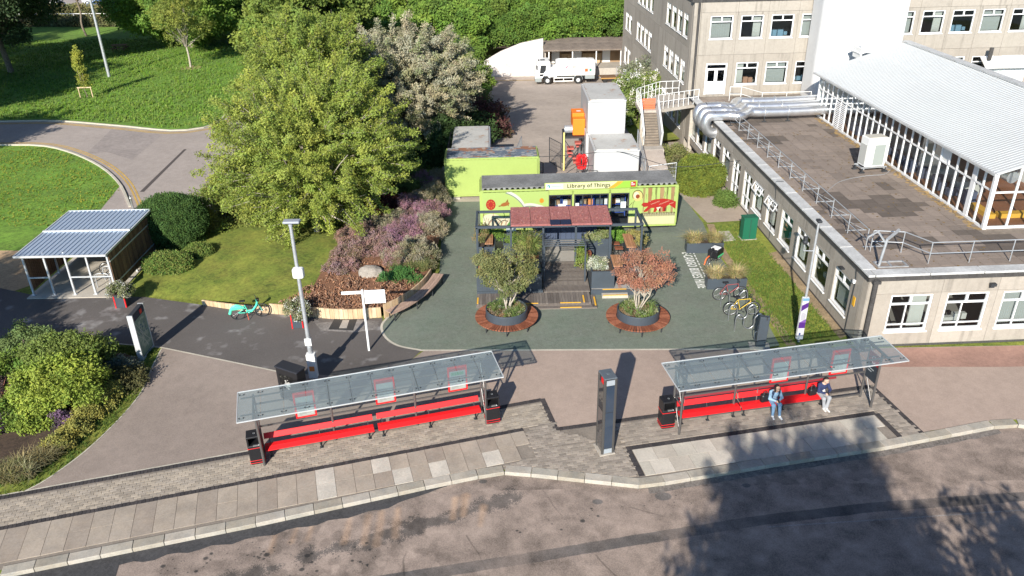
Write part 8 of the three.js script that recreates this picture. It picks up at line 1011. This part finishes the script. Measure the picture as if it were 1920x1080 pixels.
// ---------- far lawn: hedge, fence, picnic table, parked cars ----------
function hedge(label, a, b, h, d, cols) { const t = thing('hedge', label, 'hedge', [a[0], 0, a[1]]), L = [], n = 1500, dx = b[0] - a[0], dz = b[1] - a[1], l = Math.hypot(dx, dz), ang = Math.atan2(-dz, dx); for (let i = 0; i < n; i++) { const s = R(), u = rr(-1, 1), topF = R() < 0.45; const off = topF ? u * d / 2 : Math.sign(u) * d / 2 * rr(0.9, 1.02), y = topF ? h * rr(0.94, 1.03) : h * R(); L.push([dx * s - dz / l * off, y, dz * s + dx / l * off, rr(0.8, 1.3), tone(cols, 0.25)]); } part(t, 'branches', B(l, h * 0.92, d * 0.86, dx / 2, h * 0.46, dz / 2, ang), M({ color: [0.03, 0.03, 0.012], roughness: 1 })); scatter(t, 'foliage', G4, L); }
hedge('brown green clipped hedge in front of the far rail', [-82, -124.5], [-40, -119], 1.0, 1.6, [[0.14, 0.13, 0.05], [0.1, 0.11, 0.04]]); hedge('brown green clipped hedge behind the far rail', [-84, -134], [-40, -129], 1.4, 1.8, [[0.17, 0.15, 0.06], [0.12, 0.13, 0.04]]);
railing('rail_fence', 'white two rail fence between the far hedges', [[-82, 0, -129], [-42, 0, -125]], 1.0, 2.6, mat.white, null, [0.5, 1], 0.05);
struct('far_road', flat([[-110, -127.2], [-38, -121.4], [-38, -127], [-110, -132.6]], 0.014), mat.backRoad);
{ const t = thing('picnic_table', 'dark timber picnic table in the shade on the far lawn', 'picnic table', [-47.8, 0, -101.2], 0.1); for (let i = 0; i < 5; i++) part(t, 'top_board', B(1.8, 0.05, 0.14, 0, 0.75, -0.3 + i * 0.15), mat.darkTimber[i % 3]); for (const z of [-0.75, 0.75]) part(t, 'seat_board', B(1.8, 0.05, 0.28, 0, 0.44, z), mat.darkTimber[1]); for (const x of [-0.65, 0.65]) part(t, 'leg', [beam([x, 0, -0.7], [x, 0.72, -0.2], 0.06, 0.1), beam([x, 0, 0.7], [x, 0.72, 0.2], 0.06, 0.1), B(0.06, 0.1, 1.6, x, 0.38, 0)], mat.darkTimber[0]); }
const carShape = new THREE.Shape([[-2.1, 0.35], [-2.15, 0.8], [-1.9, 0.95], [-1.1, 1.05], [-0.5, 1.45], [0.9, 1.48], [1.6, 1.05], [2.05, 0.95], [2.15, 0.6], [2.1, 0.35], [1.75, 0.35], [1.65, 0.62], [1.25, 0.7], [0.95, 0.55], [0.9, 0.35], [-0.85, 0.35], [-0.95, 0.6], [-1.3, 0.7], [-1.65, 0.58], [-1.75, 0.35]].map(p => new THREE.Vector2(...p)));
function car(label, x, z, ry, col) { const t = thing('parked_car', label, 'car', [x, 0.01, z], ry), m = PM({ color: col, roughness: 0.3, clearcoat: 0.8 }); part(t, 'body', new THREE.ExtrudeGeometry(carShape, { depth: 1.5, bevelEnabled: true, bevelSize: 0.06, bevelThickness: 0.12, bevelSegments: 3 }).translate(0, 0, -0.75), m); part(t, 'side_window', [1, -1].map(s => new THREE.ExtrudeGeometry(new THREE.Shape([[-0.95, 1.05], [-0.48, 1.37], [0.85, 1.39], [1.35, 1.06]].map(p => new THREE.Vector2(...p))), { depth: 0.02, bevelEnabled: false }).translate(0, 0, s > 0 ? 0.87 : -0.89)), mat.black); part(t, 'windscreen', [beam([-1.12, 1.07, 0], [-0.5, 1.46, 0], 1.35, 0.04), beam([0.95, 1.47, 0], [1.58, 1.08, 0], 1.35, 0.04)].map(g => g.translate(0, 0.03, 0)), mat.black); for (const [a, b] of [[-1.3, 0.78], [-1.3, -0.78], [1.3, 0.78], [1.3, -0.78]]) { const w = part(t, 'wheel', Cy(0.2, 0.2, 0.24, a, 0.33, b, 14, Math.PI / 2), mat.trim); part(w, 'tyre', new THREE.TorusGeometry(0.25, 0.08, 8, 18).translate(a, 0.33, b), mat.rubber); } }
struct('car_park', flat([[-130, -136], [-58, -136], [-58, -175], [-130, -175]], 0.012), mat.backRoad);
car('white car parked behind the dark tree beyond the far road', -74.5, -138.5, 0.1, [0.75, 0.76, 0.78]); car('silver car parked beside the white one in the far car park', -80.5, -138.8, 0.1, [0.5, 0.52, 0.55]); car('pale grey car parked in the next row of the far car park', -71, -146, 0.1, [0.6, 0.62, 0.65]); car('blue car parked at the end of the far car park', -67.5, -139.5, 0.1, [0.05, 0.12, 0.3]);
renderer.render(scene, camera);
